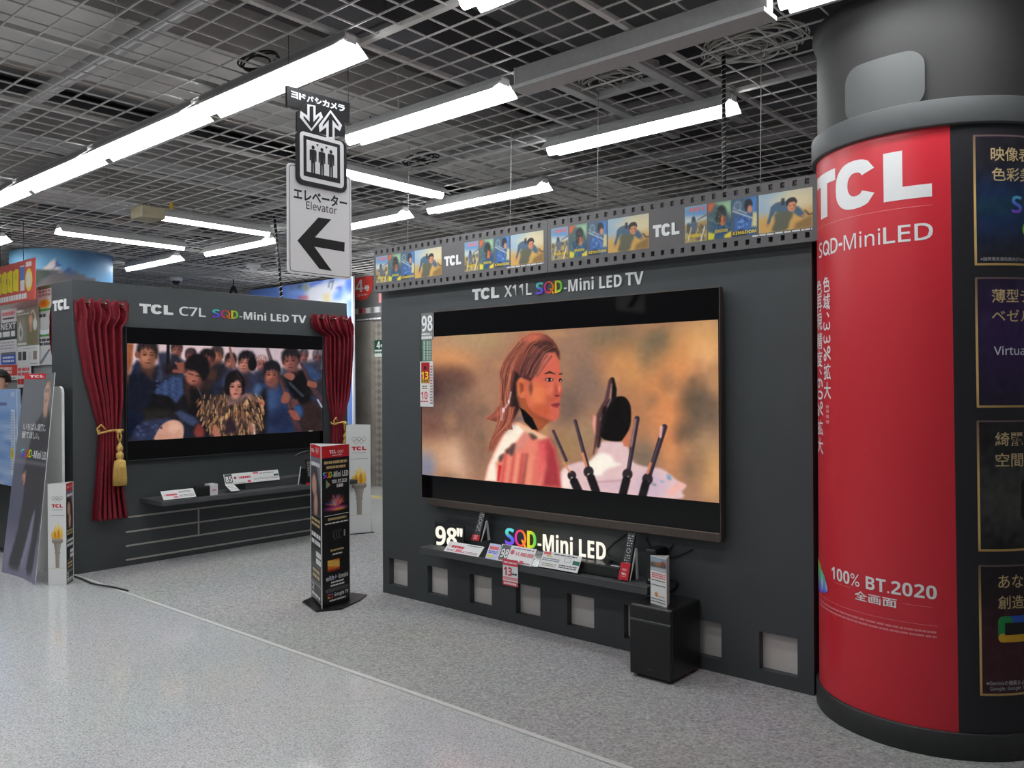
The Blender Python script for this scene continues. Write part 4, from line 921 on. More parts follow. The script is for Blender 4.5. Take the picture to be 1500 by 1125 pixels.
# remote controls propped on display stands
def remote(tag_lab, st_lab, pr, rb, pl, Yb, Yt, red):
    S, w_, h_ = plane3(*pr, Yb, Yt)
    st = thing('remote_stand', st_lab, 'remote stand', S.P(w_/2, 0), 'stands holding the remote controls')
    hh = h_*rb
    foot = S.P(0, 0, 0).copy(); bk = np.array([0, .085, 0])
    for off, mt_ in ((-.006, WHITEP), (w_, WHITEP)):
        p0 = S.P(off, 0, -.004)
        V = []; thk = S.u*.006
        tip = S.P(off, hh, -.004); base = p0 + bk; base[2] = p0[2]
        ring_ = [p0, tip, tip + np.array([0, .012, 0]), base, base - np.array([0, .02, 0]), tip - np.array([0, -.004, .03])]
        MB().add(ring_ + [v + thk for v in ring_], [(0, 1, 2, 3, 4, 5), (11, 10, 9, 8, 7, 6)] + [(i, (i+1) % 6 + 0, (i+1) % 6+6, i+6) for i in range(6)]).build('side_leg', mt_, st)
    p0 = S.P(0, 0, -.002); tip = S.P(0, hh*.95, -.002); base = p0 + bk*.8; base[2] = p0[2]; U = S.u*w_
    MB().add([p0, tip, base, p0+U, tip+U, base+U], [(0, 1, 2), (5, 4, 3), (0, 3, 4, 1), (1, 4, 5, 2), (0, 2, 5, 3)]).build('back_prop', BLACK, st)
    m = MB().obox(S.P(-.003, 0, .016), S.u*(w_+.006), S.v*h_*red, S.n*.003, (188, 30, 44))
    F_ = Pl(S.P(0, 0, .0195), S.u, S.v)
    tcl(m, F_, w_*.22, h_*red*.3, w_*.8, h_*red*.42, (240, 240, 240), .001); rings(m, F_, w_*.2, h_*red*.52, w_*.6, (235, 225, 225), .001); m.rect(F_, w_*.2, h_*red*.2, w_*.8, h_*red*.215, (230, 200, 200), .001)
    m.build('red_front_plate', PRINT, st)
    rc = thing('remote_control', tag_lab, 'remote control', S.P(w_/2, .004, .002), 'remote controls on the displays')
    Q = Pl(S.P(0, 0, .012), S.u, S.v)
    MB().obox(S.P(w_*.06, .004, .001), S.u*w_*.88, S.v*(h_-.004), S.n*.011).build('body', BLACK, rc)
    m = MB()
    for r_ in range(13):
        v = h_*(.3+.052*r_)
        if r_ == 6: m.ring(Q, w_*.5, v+h_*.01, w_*.26, w_*.26, w_*.1, (150, 150, 150), .001); continue
        if r_ in (5, 7): continue
        for cidx in range(3): m.rect(Q, w_*(.2+.22*cidx), v, w_*(.2+.22*cidx)+w_*.15, v+h_*.026, [(170, 170, 172), (120, 120, 124), (200, 200, 200)][(r_+cidx) % 3], .0012)
    m.build('button', PRINT, rc)
L8 = lambda x, y: (610+x/8.04, 740+y/8.04); L7 = lambda x, y: (890+x/7.5, 770+y/7.5)
remote('black remote control leaning beside the glowing 98 figures', 'stand with white edges holding the remote next to the glowing 98', (L8(672, 415), L8(752, 428), L8(748, 45)), .66, None, 3.83, 3.905, .17)
remote('slim remote control leaning at the right end of the big wall shelf', 'red-fronted remote stand at the right end of the big wall shelf', (L7(140, 648), L7(235, 668), L7(262, 85)), .7, None, 3.80, 3.885, .36)
# small speaker box behind that stand
xa = onY(L7(345, 0)[0], 810, 3.80)[0]; xb = onY(L7(512, 0)[0], 810, 3.80)[0]; zt = onY(*L7(512, 272), 3.80)[2]
t = thing('satellite_speaker', 'small black box speaker at the right end of the big wall shelf', 'speaker', ((xa+xb)/2, 3.86, SZ))
MB().bbox(xa+.03, xb, 3.815, 3.935, SZ, zt, .006).build('cabinet', SATIN, t)
MB().bbox(xa+.036, xb-.006, 3.811, 3.816, SZ+.008, zt-.008, .002).build('grille', BLACK, t)
m = MB(); S4 = PY(3.811); tcl(m, S4, xb-.045, SZ+.02, xb-.012, SZ+.03, (200, 200, 200), .001); m.build('front_lettering', PRINT, t)
# subwoofer
t = thing('subwoofer', 'black subwoofer standing on the carpet against the big wall', 'subwoofer', (-2.21, 3.78, .004))
MB().bbox(-2.333, -2.088, 3.636, 3.93, .018, .375, .012, 3).build('cabinet', SATIN, t)
MB().bbox(-2.329, -2.092, 3.625, 3.637, .022, .296, .004).build('front_grille', BLACK, t)
MB().bbox(-2.329, -2.092, 3.625, 3.637, .304, .371, .004).build('front_trim', SATIN, t)
MB().bbox(-2.329, -2.092, 3.628, 3.637, .296, .304, .001).build('trim_strip', mat('dark_chrome', (120, 120, 122), .3, .7), t)
for x in (-2.30, -2.12):
    for y in (3.67, 3.9): MB().lathe((x, y, .004), [(.012, 0), (.014, .006), (.012, .016)], 12).build('foot', BLACK, t)
m = MB(); S4 = PY(3.625); tcl(m, S4, -2.225, .055, -2.19, .063, (80, 80, 82), .001); m.build('front_lettering', PRINT, t)
# folded leaflet on the subwoofer
zz = .3752
a = onY(*L7(462, 845), 3.69)[0]; b = onY(*L7(637, 878), 3.66)[0]
o_ = np.array([a, 3.70, zz]); S5 = Pl(o_, (b-a, -.03, 0), (0, 0, 1)); w_ = math.hypot(b-a, .03); h_ = onY(*L7(637, 365), 3.67)[2]-zz
t = thing('folded_leaflet', 'white three-sided folded leaflet standing on top of the subwoofer', 'leaflet', (a, 3.70, zz))
m = slab(S5, w_, h_, .001, (226, 226, 224))
def pic(c):
    c.poly([(0, 0), (100, 0), (100, 50), (0, 60)], (150, 165, 180), 15); c.poly([(0, 40), (100, 35), (100, 75), (0, 80)], (80, 85, 85), 10); c.ell(45, 50, 22, 12, (170, 110, 60), .6); c.ell(80, 35, 14, 16, (150, 80, 70), .6); c.poly([(0, 75), (100, 70), (100, 100), (0, 100)], (180, 185, 190), 8)
m.grid(S5, 0, h_*.7, w_, h_*.985, 20, 16, by_uv(pic, (130, 140, 150), 0, h_*.7, w_, h_*.985), .0006)
dashes(m, S5, w_*.1, h_*.55, w_*.95, h_*.67, 3, (220, 110, 115), .001, .6, .08, 3)
for f_ in (.5, .4, .11, .055): m.rect(S5, w_*.06, h_*f_, w_*.92, h_*(f_+.015), (60, 62, 70), .001)
m.disc(S5, w_*.38, h_*.22, w_*.1, w_*.1, (225, 150, 90), .001); dashes(m, S5, w_*.3, h_*.17, w_*.9, h_*.21, 1, (225, 150, 130), .001, .5, .1, 5)
m.build('printed_face', PRINT, t)
bk_ = S5.P(w_*.55, 0, -.07); bk2 = S5.P(w_, 0, 0); bk1 = S5.P(0, 0, 0)
for p_, q_ in ((bk2, bk_), (bk_, bk1)): MB().obox(p_, q_-p_, (0, 0, h_), np.cross(q_-p_, [0, 0, .012])).build('blank_face', WHITEP, t)
# loose black leads between the television and the shelf
def lead(label, pts, r=.0035): top(MB().tube(pts, r, 6), 'power_lead', CABLE, label, 'cable', pts[-1], 'leads behind the big wall shelf')
def sm(pts, n=6):
    P = [np.array(p, float) for p in pts]; o = []
    for i in range(len(P)-1):
        a, b, c, d = P[max(i-1, 0)], P[i], P[i+1], P[min(i+2, len(P)-1)]
        for k in range(n):
            s_ = k/n; o.append(.5*((2*b)+(c-a)*s_+(2*a-5*b+4*c-d)*s_*s_+(3*b-a-3*c+d)*s_**3))
    return o + [P[-1]]
def L9(x, y, Y=3.94): return onY(890+x/7.5, 770+y/7.5, Y)
lead('thin lead looping from the television to the end of the glowing lettering', sm([L9(200, 100), L9(60, 200), L9(-10, 290), L9(60, 370, 3.92), L9(150, 415, 3.9)]))
lead('thin lead dropping behind the small box speaker', sm([L9(420, 130), L9(455, 210), L9(480, 260, 3.935)]))
lead('thin lead crossing the wall right of the small box speaker', sm([L9(930, 260), L9(830, 310), L9(700, 350), L9(660, 300), L9(720, 210)]))
lead('bundle of leads trailing down behind the subwoofer', sm([L9(640, 560, 3.94), L9(760, 620, 3.94), L9(720, 700, 3.94), L9(650, 720, 3.94)]), .006)
# ============================================================ the curtained display wall
LX = -6.98; SLW = PX(LX); LY0, LY1, LH = 2.737, 5.47, 2.365
wl = thing('display_wall', 'charcoal display wall with red curtains at both ends around its television', 'display wall', (-7.2, 4.1, 0))
MB().bbox(-7.40, LX, LY0, LY1, 0, LH, .004).build('wall_panel', CHAR, wl)
LINE = mat('silver_inlay', (178, 174, 168), .45, .1)
for z in (.411, .288, .172, .0545): MB().box(LX-.002, LX+.003, 3.152, 5.3, z-.007, z+.007).build('inlay_strip', LINE, wl)
MB().box(LX-.002, LX+.003, 3.793, 3.807, .172, .411).build('inlay_strip', LINE, wl)
LSZ = .56
MB().bbox(LX-.004, -6.61, 3.28, 5.3, LSZ-.04, LSZ, .004).build('shelf', CHAR2, wl)
MB().bbox(LX-.004, -6.78, 4.15, 5.25, LSZ, LSZ+.07, .004).build('shelf_step', CHAR2, wl)
def pl(x, y): return SLW.uv(100+x/3.571, 420+y/3.571)
m = MB(); a = pl(378, 138); b = pl(376, 88)
vb, vt = a[1], b[1]
tcl(m, SLW, pl(372, 90)[0], vb, pl(548, 150)[0], vt, CHARL, 0, .006)
m.text(SLW, 'C7L', pl(580, 150)[0], vb, pl(718, 150)[0], vt, CHARL, 0, .012, 0, .006)
m.build('wall_lettering', PRINT, wl)
m = MB(); u0, u1, u2 = pl(752, 140)[0], pl(892, 150)[0], pl(1152, 180)[0]
sqd(m, SLW, u0, vb+.002, u2, vt-.004, 0, .02, 0, CHARL, '-Mini LED', .006, (u1-u0)/(u2-u0), .88)
m.text(SLW, 'TV', pl(1168, 170)[0], vb+.002, pl(1243, 170)[0], vt-.004, CHARL, 0, .02, 0, .006); m.build('wall_lettering', PRINT, wl)
S = PY(LY0); f = lambda x, y: S.uv(x/10.225, 430+y/10.225)
m = MB(); a = f(800, 268); b = f(1035, 90); tcl(m, S, a[0], a[1], b[0], f(800, 112)[1], CHARL, 0, .006); m.build('end_lettering', PRINT, wl)

# television
TX = -6.93; SP = PX(TX)
def crowd(c):
    c.T = (185, 490, 7.03)      # left third
    c.poly([(0, 80), (1100, 80), (1100, 420), (0, 420)], (222, 196, 200), 2)
    c.T = (350, 500, 7.5); c.poly([(-100, 60), (950, 80), (950, 300), (-100, 420)], (206, 184, 192), 2)
    c.T = (280, 500, 7.5)
    c.poly([(-300, 420), (900, 380), (900, 1100), (-300, 1100)], (42, 38, 46), 12)
    # far row
    c.T = (185, 490, 7.03)
    c.poly([(0, 90), (75, 90), (60, 300), (30, 400), (25, 560), (0, 570)], (170, 95, 55), 3)
    c.poly([(320, 190), (420, 180), (460, 260), (560, 260), (620, 320), (600, 440), (350, 440)], (58, 62, 88), 4)
    c.head(520, 150, 110, 150, (165, 105, 92), (60, 45, 48)); c.poly([(455, 190), (520, 215), (560, 250), (640, 300), (640, 380), (440, 300)], (50, 50, 68), 4)
    c.line([(432, 95), (428, 300)], 34, (34, 24, 30), .7); c.head(665, 220, 110, 140, (175, 95, 85), (60, 46, 50))
    c.poly([(380, 310), (520, 300), (560, 400), (380, 420)], (45, 32, 38), 5); c.ell(570, 330, 46, 50, (158, 92, 76), .3); c.line([(510, 290), (560, 330), (600, 340)], 24, (158, 92, 76), 1); c.line([(490, 375), (600, 385)], 34, (152, 88, 74), 1)
    c.T = (280, 500, 7.5)
    c.head(285, 150, 130, 190, (190, 120, 92), (62, 50, 52)); c.poly([(200, 240), (370, 230), (420, 320), (330, 470), (230, 460)], (44, 42, 50), 6)
    c.head(435, 215, 120, 160, (178, 110, 98), (50, 40, 42)); c.poly([(360, 300), (520, 290), (560, 420), (330, 460)], (55, 55, 74), 6)
    c.line([(425, 70), (470, 290)], [22, 50], (150, 98, 84), .8)
    c.head(775, 245, 120, 160, (165, 100, 98), (150, 120, 118), 0, 0, .35); c.poly([(700, 330), (850, 300), (860, 460), (700, 440)], (58, 56, 76), 6)
    c.line([(840, 85), (880, 220)], [34, 46], (110, 92, 92), .8)
    c.head(175, 190, 160, 190, (160, 90, 82), (38, 32, 36), 8, 1); c.poly([(150, 290), (270, 300), (260, 470), (150, 560), (100, 480)], (62, 44, 40), 6); c.ell(230, 370, 50, 60, (88, 60, 50), .6)
    # middle row
    c.poly([(300, 460), (440, 310), (520, 330), (540, 480), (320, 500)], (62, 72, 110), 5); c.poly([(230, 450), (330, 450), (330, 560), (230, 620)], (40, 48, 72), 6)
    c.head(610, 225, 175, 215, (190, 122, 104), (30, 26, 32), 6, -.9); c.ell(672, 250, 48, 75, (30, 26, 32), .2)
    c.poly([(520, 380), (640, 340), (740, 370), (760, 500), (680, 600), (560, 580)], (58, 62, 92), 5); c.poly([(540, 360), (640, 360), (640, 520), (560, 520)], (60, 48, 58), 6)
    c.T = (350, 500, 7.5)
    c.head(715, 150, 90, 130, (160, 95, 90), (80, 72, 80)); c.head(870, 170, 110, 160, (130, 85, 88), (96, 88, 96)); c.poly([(660, 240), (800, 210), (920, 220), (920, 420), (800, 330)], (66, 66, 84), 6)
    c.poly([(690, 250), (800, 270), (915, 380), (850, 440), (740, 400)], (60, 82, 124), 3)
    c.poly([(480, 300), (560, 330), (700, 300), (780, 420), (800, 640), (720, 740), (600, 640), (540, 560)], (26, 24, 28), 5)
    c.head(575, 200, 190, 235, (165, 100, 92), (32, 28, 34), -6, -.5)
    c.poly([(490, 300), (540, 330), (500, 380), (450, 370)], (84, 84, 104), 4)
    c.poly([(495, 370), (540, 340), (600, 360), (615, 390), (580, 430), (520, 405)], (162, 98, 86), 1.2, 1, True)
    c.poly([(700, 690), (800, 650), (900, 720), (905, 1000), (680, 1000), (660, 900)], (66, 46, 48), 5); c.poly([(790, 620), (900, 600), (910, 730), (860, 660)], (50, 72, 112), 5)
    c.line([(865, 640), (910, 720)], 14, (215, 215, 215), 1); c.line([(690, 250), (800, 500), (905, 640)], [34, 44, 50], (92, 64, 70), .8)
    for k in range(4): c.ell(770+k*22, 465+k*5, 22, 34, (162, 96, 80), .25)
    c.line([(560, 460), (700, 600)], 30, (66, 74, 88), 1)
    # capped man
    c.poly([(180, 520), (260, 450), (440, 470), (540, 520), (600, 640), (700, 740), (690, 820), (640, 840), (620, 1010), (310, 1010), (320, 760), (230, 640)], (46, 66, 108), 4)
    c.ell(360, 620, 80, 150, (66, 92, 138), .7).ell(210, 560, 50, 90, (82, 108, 150), .6).ell(640, 770, 60, 70, (56, 96, 150), .5).ell(470, 860, 140, 100, (38, 50, 86), .7)
    c.poly([(240, 560), (300, 520), (310, 760), (230, 900), (200, 840)], (32, 26, 34), 6); c.ell(245, 680, 38, 46, (190, 105, 82), .25)
    c.head(360, 355, 165, 250, (180, 108, 92), (34, 32, 38)); c.poly([(275, 290), (300, 240), (370, 212), (440, 250), (462, 340), (440, 330), (370, 300), (290, 320)], (36, 34, 42), 1.5, 1, True)
    c.ell(360, 450, 60, 36, (140, 84, 78), .7, 0, .8)
    c.line([(455, 420), (520, 600), (600, 820), (660, 1000)], [46, 52, 60, 70], (88, 58, 66), .8); c.line([(448, 420), (512, 600), (590, 820)], 10, (130, 92, 96), .8, .7)
    c.poly([(460, 640), (500, 560), (550, 570), (565, 630), (520, 680), (480, 680)], (160, 94, 78), 1.5, 1, True)
    for k in range(4): c.ell(590+k*14, 775+k*24, 52-k*3, 20, (164, 92, 80), .3, 6); c.line([(545, 795+k*22), (640, 792+k*24)], 5, (140, 70, 60), .8, .6)
    c.poly([(560, 630), (640, 640), (660, 680), (600, 730)], (120, 70, 64), 3); c.line([(770, 990), (805, 988)], 12, (225, 225, 225), .7)
    # left figures
    c.T = (185, 490, 7.03)
    c.poly([(30, 420), (110, 270), (250, 340), (330, 310), (390, 380), (380, 520), (300, 620), (220, 820), (120, 1000), (0, 1080), (0, 560)], (26, 32, 52), 4)
    c.poly([(60, 330), (120, 280), (170, 330), (120, 430)], (42, 54, 86), 5); c.poly([(330, 320), (385, 390), (375, 500), (310, 470)], (70, 72, 98), 5); c.poly([(130, 280), (290, 320), (270, 480), (180, 400)], (84, 56, 54), 5)
    c.head(215, 195, 200, 270, (186, 120, 92), (40, 32, 36), 4, .5, .42); c.ell(110, 205, 22, 36, (150, 92, 72), .3)
    c.poly([(0, 780), (160, 830), (120, 960), (40, 1060), (0, 1090)], (18, 30, 58), 6)
    c.poly([(280, 600), (380, 480), (480, 420), (590, 440), (640, 640), (700, 760), (720, 900), (560, 900), (420, 700)], (30, 28, 34), 4)
    c.poly([(285, 600), (360, 500), (480, 425), (580, 440), (600, 600), (510, 710), (440, 640)], (64, 84, 130), 3)
    for k in range(24): c.ell(320+40*(k % 6)+rng.uniform(-8, 8), 480+44*(k//6)+rng.uniform(-8, 8), 16, 13, [(88, 106, 150), (46, 60, 100)][k % 2], .5, 20, .6)
    c.poly([(290, 620), (440, 650), (510, 720), (500, 800), (380, 850), (180, 800), (240, 700)], (24, 22, 26), 4); c.poly([(170, 770), (400, 760), (500, 810), (380, 880), (200, 860)], (48, 44, 40), 5)
    c.poly([(600, 480), (720, 520), (820, 680), (740, 860), (640, 780)], (28, 24, 28), 4); c.poly([(590, 480), (650, 520), (660, 740), (600, 620)], (70, 48, 44), 4)
    c.line([(730, 530), (800, 690)], 14, (80, 88, 104), 1)
    c.poly([(60, 1000), (180, 900), (420, 860), (560, 900), (580, 1080), (80, 1100)], (56, 64, 98), 4)
    for k in range(26): c.ell(rng.uniform(80, 330), rng.uniform(920, 1090), 20, 14, [(90, 98, 136), (38, 44, 74)][k % 2], .5, 30, .6)
    c.poly([(500, 800), (560, 780), (700, 850), (740, 900), (690, 950), (560, 880)], (66, 78, 112), 3); c.poly([(480, 880), (680, 950), (700, 1060), (560, 1060)], (34, 40, 62), 4)
    c.poly([(300, 1090), (320, 1000), (380, 920), (470, 880), (550, 900), (590, 960), (585, 1060), (560, 1085)], (212, 158, 136), 1.5, 1, True); c.ell(500, 960, 70, 60, (226, 176, 152), .7)
    c.ell(360, 960, 14, 14, (120, 80, 76), .5); c.poly([(700, 980), (740, 920), (790, 960), (800, 1040), (740, 1060), (700, 1030)], (150, 66, 60), 3, 1, True)
    c.head(725, 365, 225, 290, (172, 104, 88), (26, 22, 28), 12, -.35, .52); c.poly([(610, 340), (640, 250), (740, 215), (830, 260), (845, 400), (790, 480), (740, 400)], (28, 24, 30), 3, 1, True); c.ell(675, 440, 60, 66, (184, 112, 94), .4, 10, .9)
    c.line([(640, 400), (690, 415)], 9, (50, 32, 34), .8); c.line([(715, 425), (760, 430)], 9, (50, 32, 34), .8); c.ell(695, 480, 22, 9, (110, 52, 52), .4)
    # central seated figure in a shaggy fur cape
    c.T = (280, 500, 7.5)
    c.poly([(75, 800), (200, 640), (300, 575), (400, 640), (560, 640), (640, 570), (720, 640), (780, 820), (785, 930), (720, 1030), (250, 1045), (180, 900)], (92, 70, 58), 4)
    for k in range(560):
        x, y = rng.uniform(80, 785), rng.uniform(580, 1035)
        if y < 575+abs(x-440)*.25-60 or y > 800+(x-60)*1.2 or (x > 700 and y > 950): continue
        L_ = rng.uniform(25, 60); dx = (x-430)/430*18+rng.uniform(-10, 10)
        c.line([(x, y), (x+dx, y+L_)], rng.uniform(7, 15), [(214, 156, 100), (40, 30, 32), (172, 118, 84), (236, 188, 132), (76, 52, 48), (140, 100, 88)][k % 6], .7, .8)
    c.poly([(380, 880), (440, 830), (490, 900), (510, 1000), (360, 1020)], (62, 44, 54), 4); c.poly([(360, 560), (560, 560), (600, 620), (520, 700), (400, 680)], (120, 92, 92), 5, .8)
    c.line([(420, 690), (600, 590)], 30, (150, 104, 104), 1.5); c.poly([(600, 580), (660, 575), (700, 640), (640, 620)], (150, 110, 108), 4)
    c.poly([(420, 570), (540, 560), (550, 640), (440, 660)], (104, 96, 90), 3); c.poly([(430, 570), (530, 570), (510, 640), (450, 640)], (178, 118, 104), 3)
    c.ell(475, 455, 102, 120, (34, 26, 30), .12); c.poly([(375, 430), (420, 340), (520, 330), (580, 430), (585, 560), (540, 590), (400, 590), (370, 540)], (34, 26, 30), 2, 1, True)
    c.poly([(416, 470), (450, 430), (510, 418), (548, 450), (560, 510), (552, 560), (520, 610), (486, 628), (452, 608), (424, 560)], (206, 138, 120), 2, 1, True); c.ell(528, 530, 30, 80, (172, 104, 92), .8, 0, .6); c.poly([(400, 560), (396, 470), (430, 410), (520, 380), (575, 430), (580, 560), (560, 540), (545, 460), (522, 425), (500, 418), (470, 450), (440, 462), (424, 500), (420, 560)], (34, 26, 30), 2)
    for k in range(30): x = rng.uniform(390, 580); c.line([(475+(x-475)*.4, 345), (x, 420), (x+(x-480)*.1, rng.uniform(450, 585) if abs(x-485) > 68 else 440)], 6, [(70, 52, 54), (22, 18, 22)][k % 2], .8, .55, True)
    for e_ in (452, 532): c.ell(e_, 498, 22, 9, (60, 32, 34), .4); c.line([(e_-22, 478), (e_+20, 476)], 5, (80, 48, 48), .8, .8)
    c.ell(496, 538, 12, 14, (170, 100, 88), .7); c.ell(488, 578, 24, 9, (150, 66, 70), .4)
    c.ell(262, 960, 26, 50, (196, 122, 96), .4); c.line([(255, 1000), (290, 1040)], 60, (190, 118, 98), 2); c.line([(685, 920), (695, 1020)], 20, (225, 205, 195), 1.5); c.poly([(640, 930), (690, 940), (680, 1000), (640, 1000)], (180, 118, 98), 3)
    c.noise(3, 40, 26).noise(3, 110, 60).finish(.82, 1.22)
t = thing('television', 'wall-mounted television between red curtains showing a crowd around a seated figure in fur', 'television', (TX, 4.13, .89), 'wall televisions')
_ty0, _ty1 = 3.143, 5.122
_z1 = SP.uv(300, 508)[1]; _z1 = (SP.uv(185.4, 503.4)[1]+SP.uv(472.4, 512.4)[1])/2; _z0 = (SP.uv(185.4, 647.4)[1]+SP.uv(472.4, 630)[1])/2
MB().bbox(TX-.035, TX, _ty0, _ty1, .888, 2.002, .003).build('screen_panel', GLASS, t)
MB().grid(SP, _ty0+.006, _z0, _ty1-.006, _z1, 330, 150, by_pixel(crowd, (60, 56, 64)), .0008).build('lit_picture', SCREEN, t)
MB().bbox(TX-.036, TX+.002, _ty0-.004, _ty0+.001, .886, 2.005, .001).bbox(TX-.036, TX+.002, _ty1-.001, _ty1+.004, .886, 2.005, .001).bbox(TX-.036, TX+.002, _ty0-.004, _ty1+.004, .884, .889, .001).bbox(TX-.036, TX+.002, _ty0-.004, _ty1+.004, 2.001, 2.006, .001).build('metal_frame', mat('dark_frame', (70, 70, 72), .35, .5), t)
MB().box(LX, TX-.03, 3.8, 4.5, 1.2, 1.7).build('wall_mount', BLACK, t)

# ---------------------------------------------------------- velvet curtains
def interp(tab, z):
    for (z0, a), (z1, b) in zip(tab, tab[1:]):
        if z <= z0 and z >= z1:
            s_ = (z0-z)/(z0-z1+1e-9); return a+(b-a)*s_
    return tab[0][1] if z > tab[0][0] else tab[-1][1]
def cloth(left, right, amp, z0, z1, nf, face, sgn=1, extra=None, nz=80, nu=110, ph=0):
    V = []
    for j in range(nz+1):
        z = z1 + (z0-z1)*j/nz; a = interp(left, z); b = interp(right, z); am = interp(amp, z)
        for i in range(nu+1):
            s_ = i/nu; w_ = s_*nf*2*math.pi + ph + .5*math.sin(s_*9+ph)
            fold = .5+.5*math.sin(w_ + .5*math.sin(3.1*z+ph)) ; fold = fold**1.3 + .25*math.sin(2*w_+1.3*z)*(1-abs(2*s_-1))
            edge = min(1, 8*min(s_, 1-s_)+.25)
            zz = z + (.014*math.sin(w_*1.0+.7)+.006*math.sin(w_*2.3))*max(0, 1-j/6)
            ruff = .02*max(0, math.sin(math.pi*min(1, j/9)))*math.sin(w_*1.7+1)
            V.append((face + sgn*(.012 + am*fold*edge + ruff + (extra(z) if extra else 0)), a + (b-a)*s_ + .25*am*math.cos(w_)*edge, zz))
    F = [(j*(nu+1)+i, (j+1)*(nu+1)+i, (j+1)*(nu+1)+i+1, j*(nu+1)+i+1) for j in range(nz) for i in range(nu)]
    if sgn < 0: F = [f_[::-1] for f_ in F]
    return MB().add(V, F, (120, 10, 32), 0, True)
def yz(x, y, X=-6.93): p = onX(x, y, X); return (p[2], p[1])
def rows(tab, X=-6.93): return [yz(x, y, X) for x, y in tab]
def hang(label, L, Rr, ztie, tassel):
    lt, rt = rows(L), rows(Rr)
    # left and right edges are tabulated against height
    zt, zb = lt[0][0], .42
    lt = [(zt+.02, lt[0][1])] + lt[1:]; rt = [(zt+.02, rt[0][1])] + rt[1:]
    am = [(zt+.02, .05), (zt-.05, .045), (zt-.12, .075), (ztie+.25, .07), (ztie, .05), (ztie-.15, .06), (zb, .09)]
    t = thing('curtain', label, 'curtain', (-6.95, (lt[0][1]+rt[0][1])/2, zb), 'red velvet curtains')
    o = cloth(lt, rt, am, zb, zt, 6.5, LX+.005, 1, ph=lt[0][1]).build('velvet', VELVET, t)
    s_ = o.modifiers.new('thick', 'SOLIDIFY'); s_.thickness = .003
    a, b = interp(lt, ztie), interp(rt, ztie); cy, wy = (a+b)/2, (b-a)/2+.012
    xc = LX+.052; m = MB()
    m.tube([(xc+.062*math.cos(k*math.pi/15), cy+wy*math.sin(k*math.pi/15), ztie+.012*math.sin(k*math.pi/15-1)+.01*math.cos(k*math.pi/7.5)) for k in range(31)], .0085, 8)
    x1 = xc+.068
    m.tube([(x1, cy-wy*.75, ztie+.01), (x1+.01, cy-wy*1.15, ztie+.05), (x1+.01, cy-wy*1.5, ztie+.02), (x1+.01, cy-wy*1.4, ztie-.025), (x1, cy-wy*.9, ztie-.012)], .007, 8)
    yt = cy + wy*.35
    m.tube([(x1, yt, ztie), (x1+.008, yt-.012, ztie-.05), (x1+.006, yt+.004, ztie-.1)], .007, 8); m.tube([(x1, yt, ztie), (x1+.008, yt+.02, ztie-.05), (x1+.006, yt+.008, ztie-.1)], .007, 8)
    m.lathe((x1+.004, yt, ztie-.012), [(.004, -.02), (.02, -.01), (.022, .006), (.008, .02)], 12)
    tie = m.build('tieback_cord', ROPE, t)
    z0 = ztie-.1
    ts = MB().lathe((x1+.006, yt+.006, z0-.345), [(.047, 0), (.048, .04), (.045, .12), (.037, .195), (.022, .205), (.022, .212), (.029, .222), (.03, .244), (.022, .262), (.015, .27), (.023, .282), (.026, .298), (.019, .32), (.009, .336), (.006, .346)], 20)
    for k in range(40):
        q_ = 2*math.pi*k/40; ts.tube([(x1+.006+r_*math.cos(q_), yt+.006+r_*math.sin(q_), z0-.345+zz) for r_, zz in ((.049, -.006), (.05, .05), (.047, .12), (.039, .195))], .0036, 5)
    ts.build('tassel', ROPE, tie)
    for k in range(3):
        y_ = lt[0][1]+(rt[0][1]-lt[0][1])*(.2+.3*k); MB().lathe((LX, y_, zt-.03), [(.002, 0), (.008, .003), (.008, .095), (.003, .1)], 10, ax=(1, 0, 0)).build('curtain_stud', STEEL, t)
    return t
hang('red velvet curtain at the left end of the wall, tied with a full gold tassel',
     [(111, 437), (112, 455), (117, 500), (126, 550), (138, 595), (147, 629), (145, 670), (141, 720), (137, 757), (136, 800)],
     [(192, 446), (192, 462), (188, 472), (180.5, 479), (180.5, 540), (180.5, 580), (177, 630), (179, 670), (182, 720), (187, 755), (189, 800)], 1.15, True)
hang('red velvet curtain at the right end of the wall, tied behind the white torch stand',
     [(458, 461), (459, 475), (462, 482), (478, 492), (479.5, 545), (482, 580), (488, 617), (487, 650), (484, 690), (480, 760)],
     [(516, 466), (519, 480), (519, 510), (517, 545), (513, 580), (503, 618), (505, 650), (508, 690), (512, 760)], 1.13, True)
t = thing('curtain', 'red velvet curtain on the back of the curtained wall, only a bulge showing', 'curtain', (-7.45, 2.98, .9), 'red velvet curtains')
bul = lambda z: .13*max(0, math.sin(math.pi*min(1, max(0, (2.22-z)/.62))))**.8 if z > 1.6 else 0
o = cloth([(2.3, 2.75), (1.5, 2.80), (.9, 2.78)], [(2.3, 3.2), (1.5, 2.95), (.9, 3.05)], [(2.3, .02), (1.9, .04), (1.5, .03), (.9, .04)], .9, 2.2, 5.5, -7.405, -1, bul).build('velvet', VELVET, t)
s_ = o.modifiers.new('thick', 'SOLIDIFY'); s_.thickness = .003

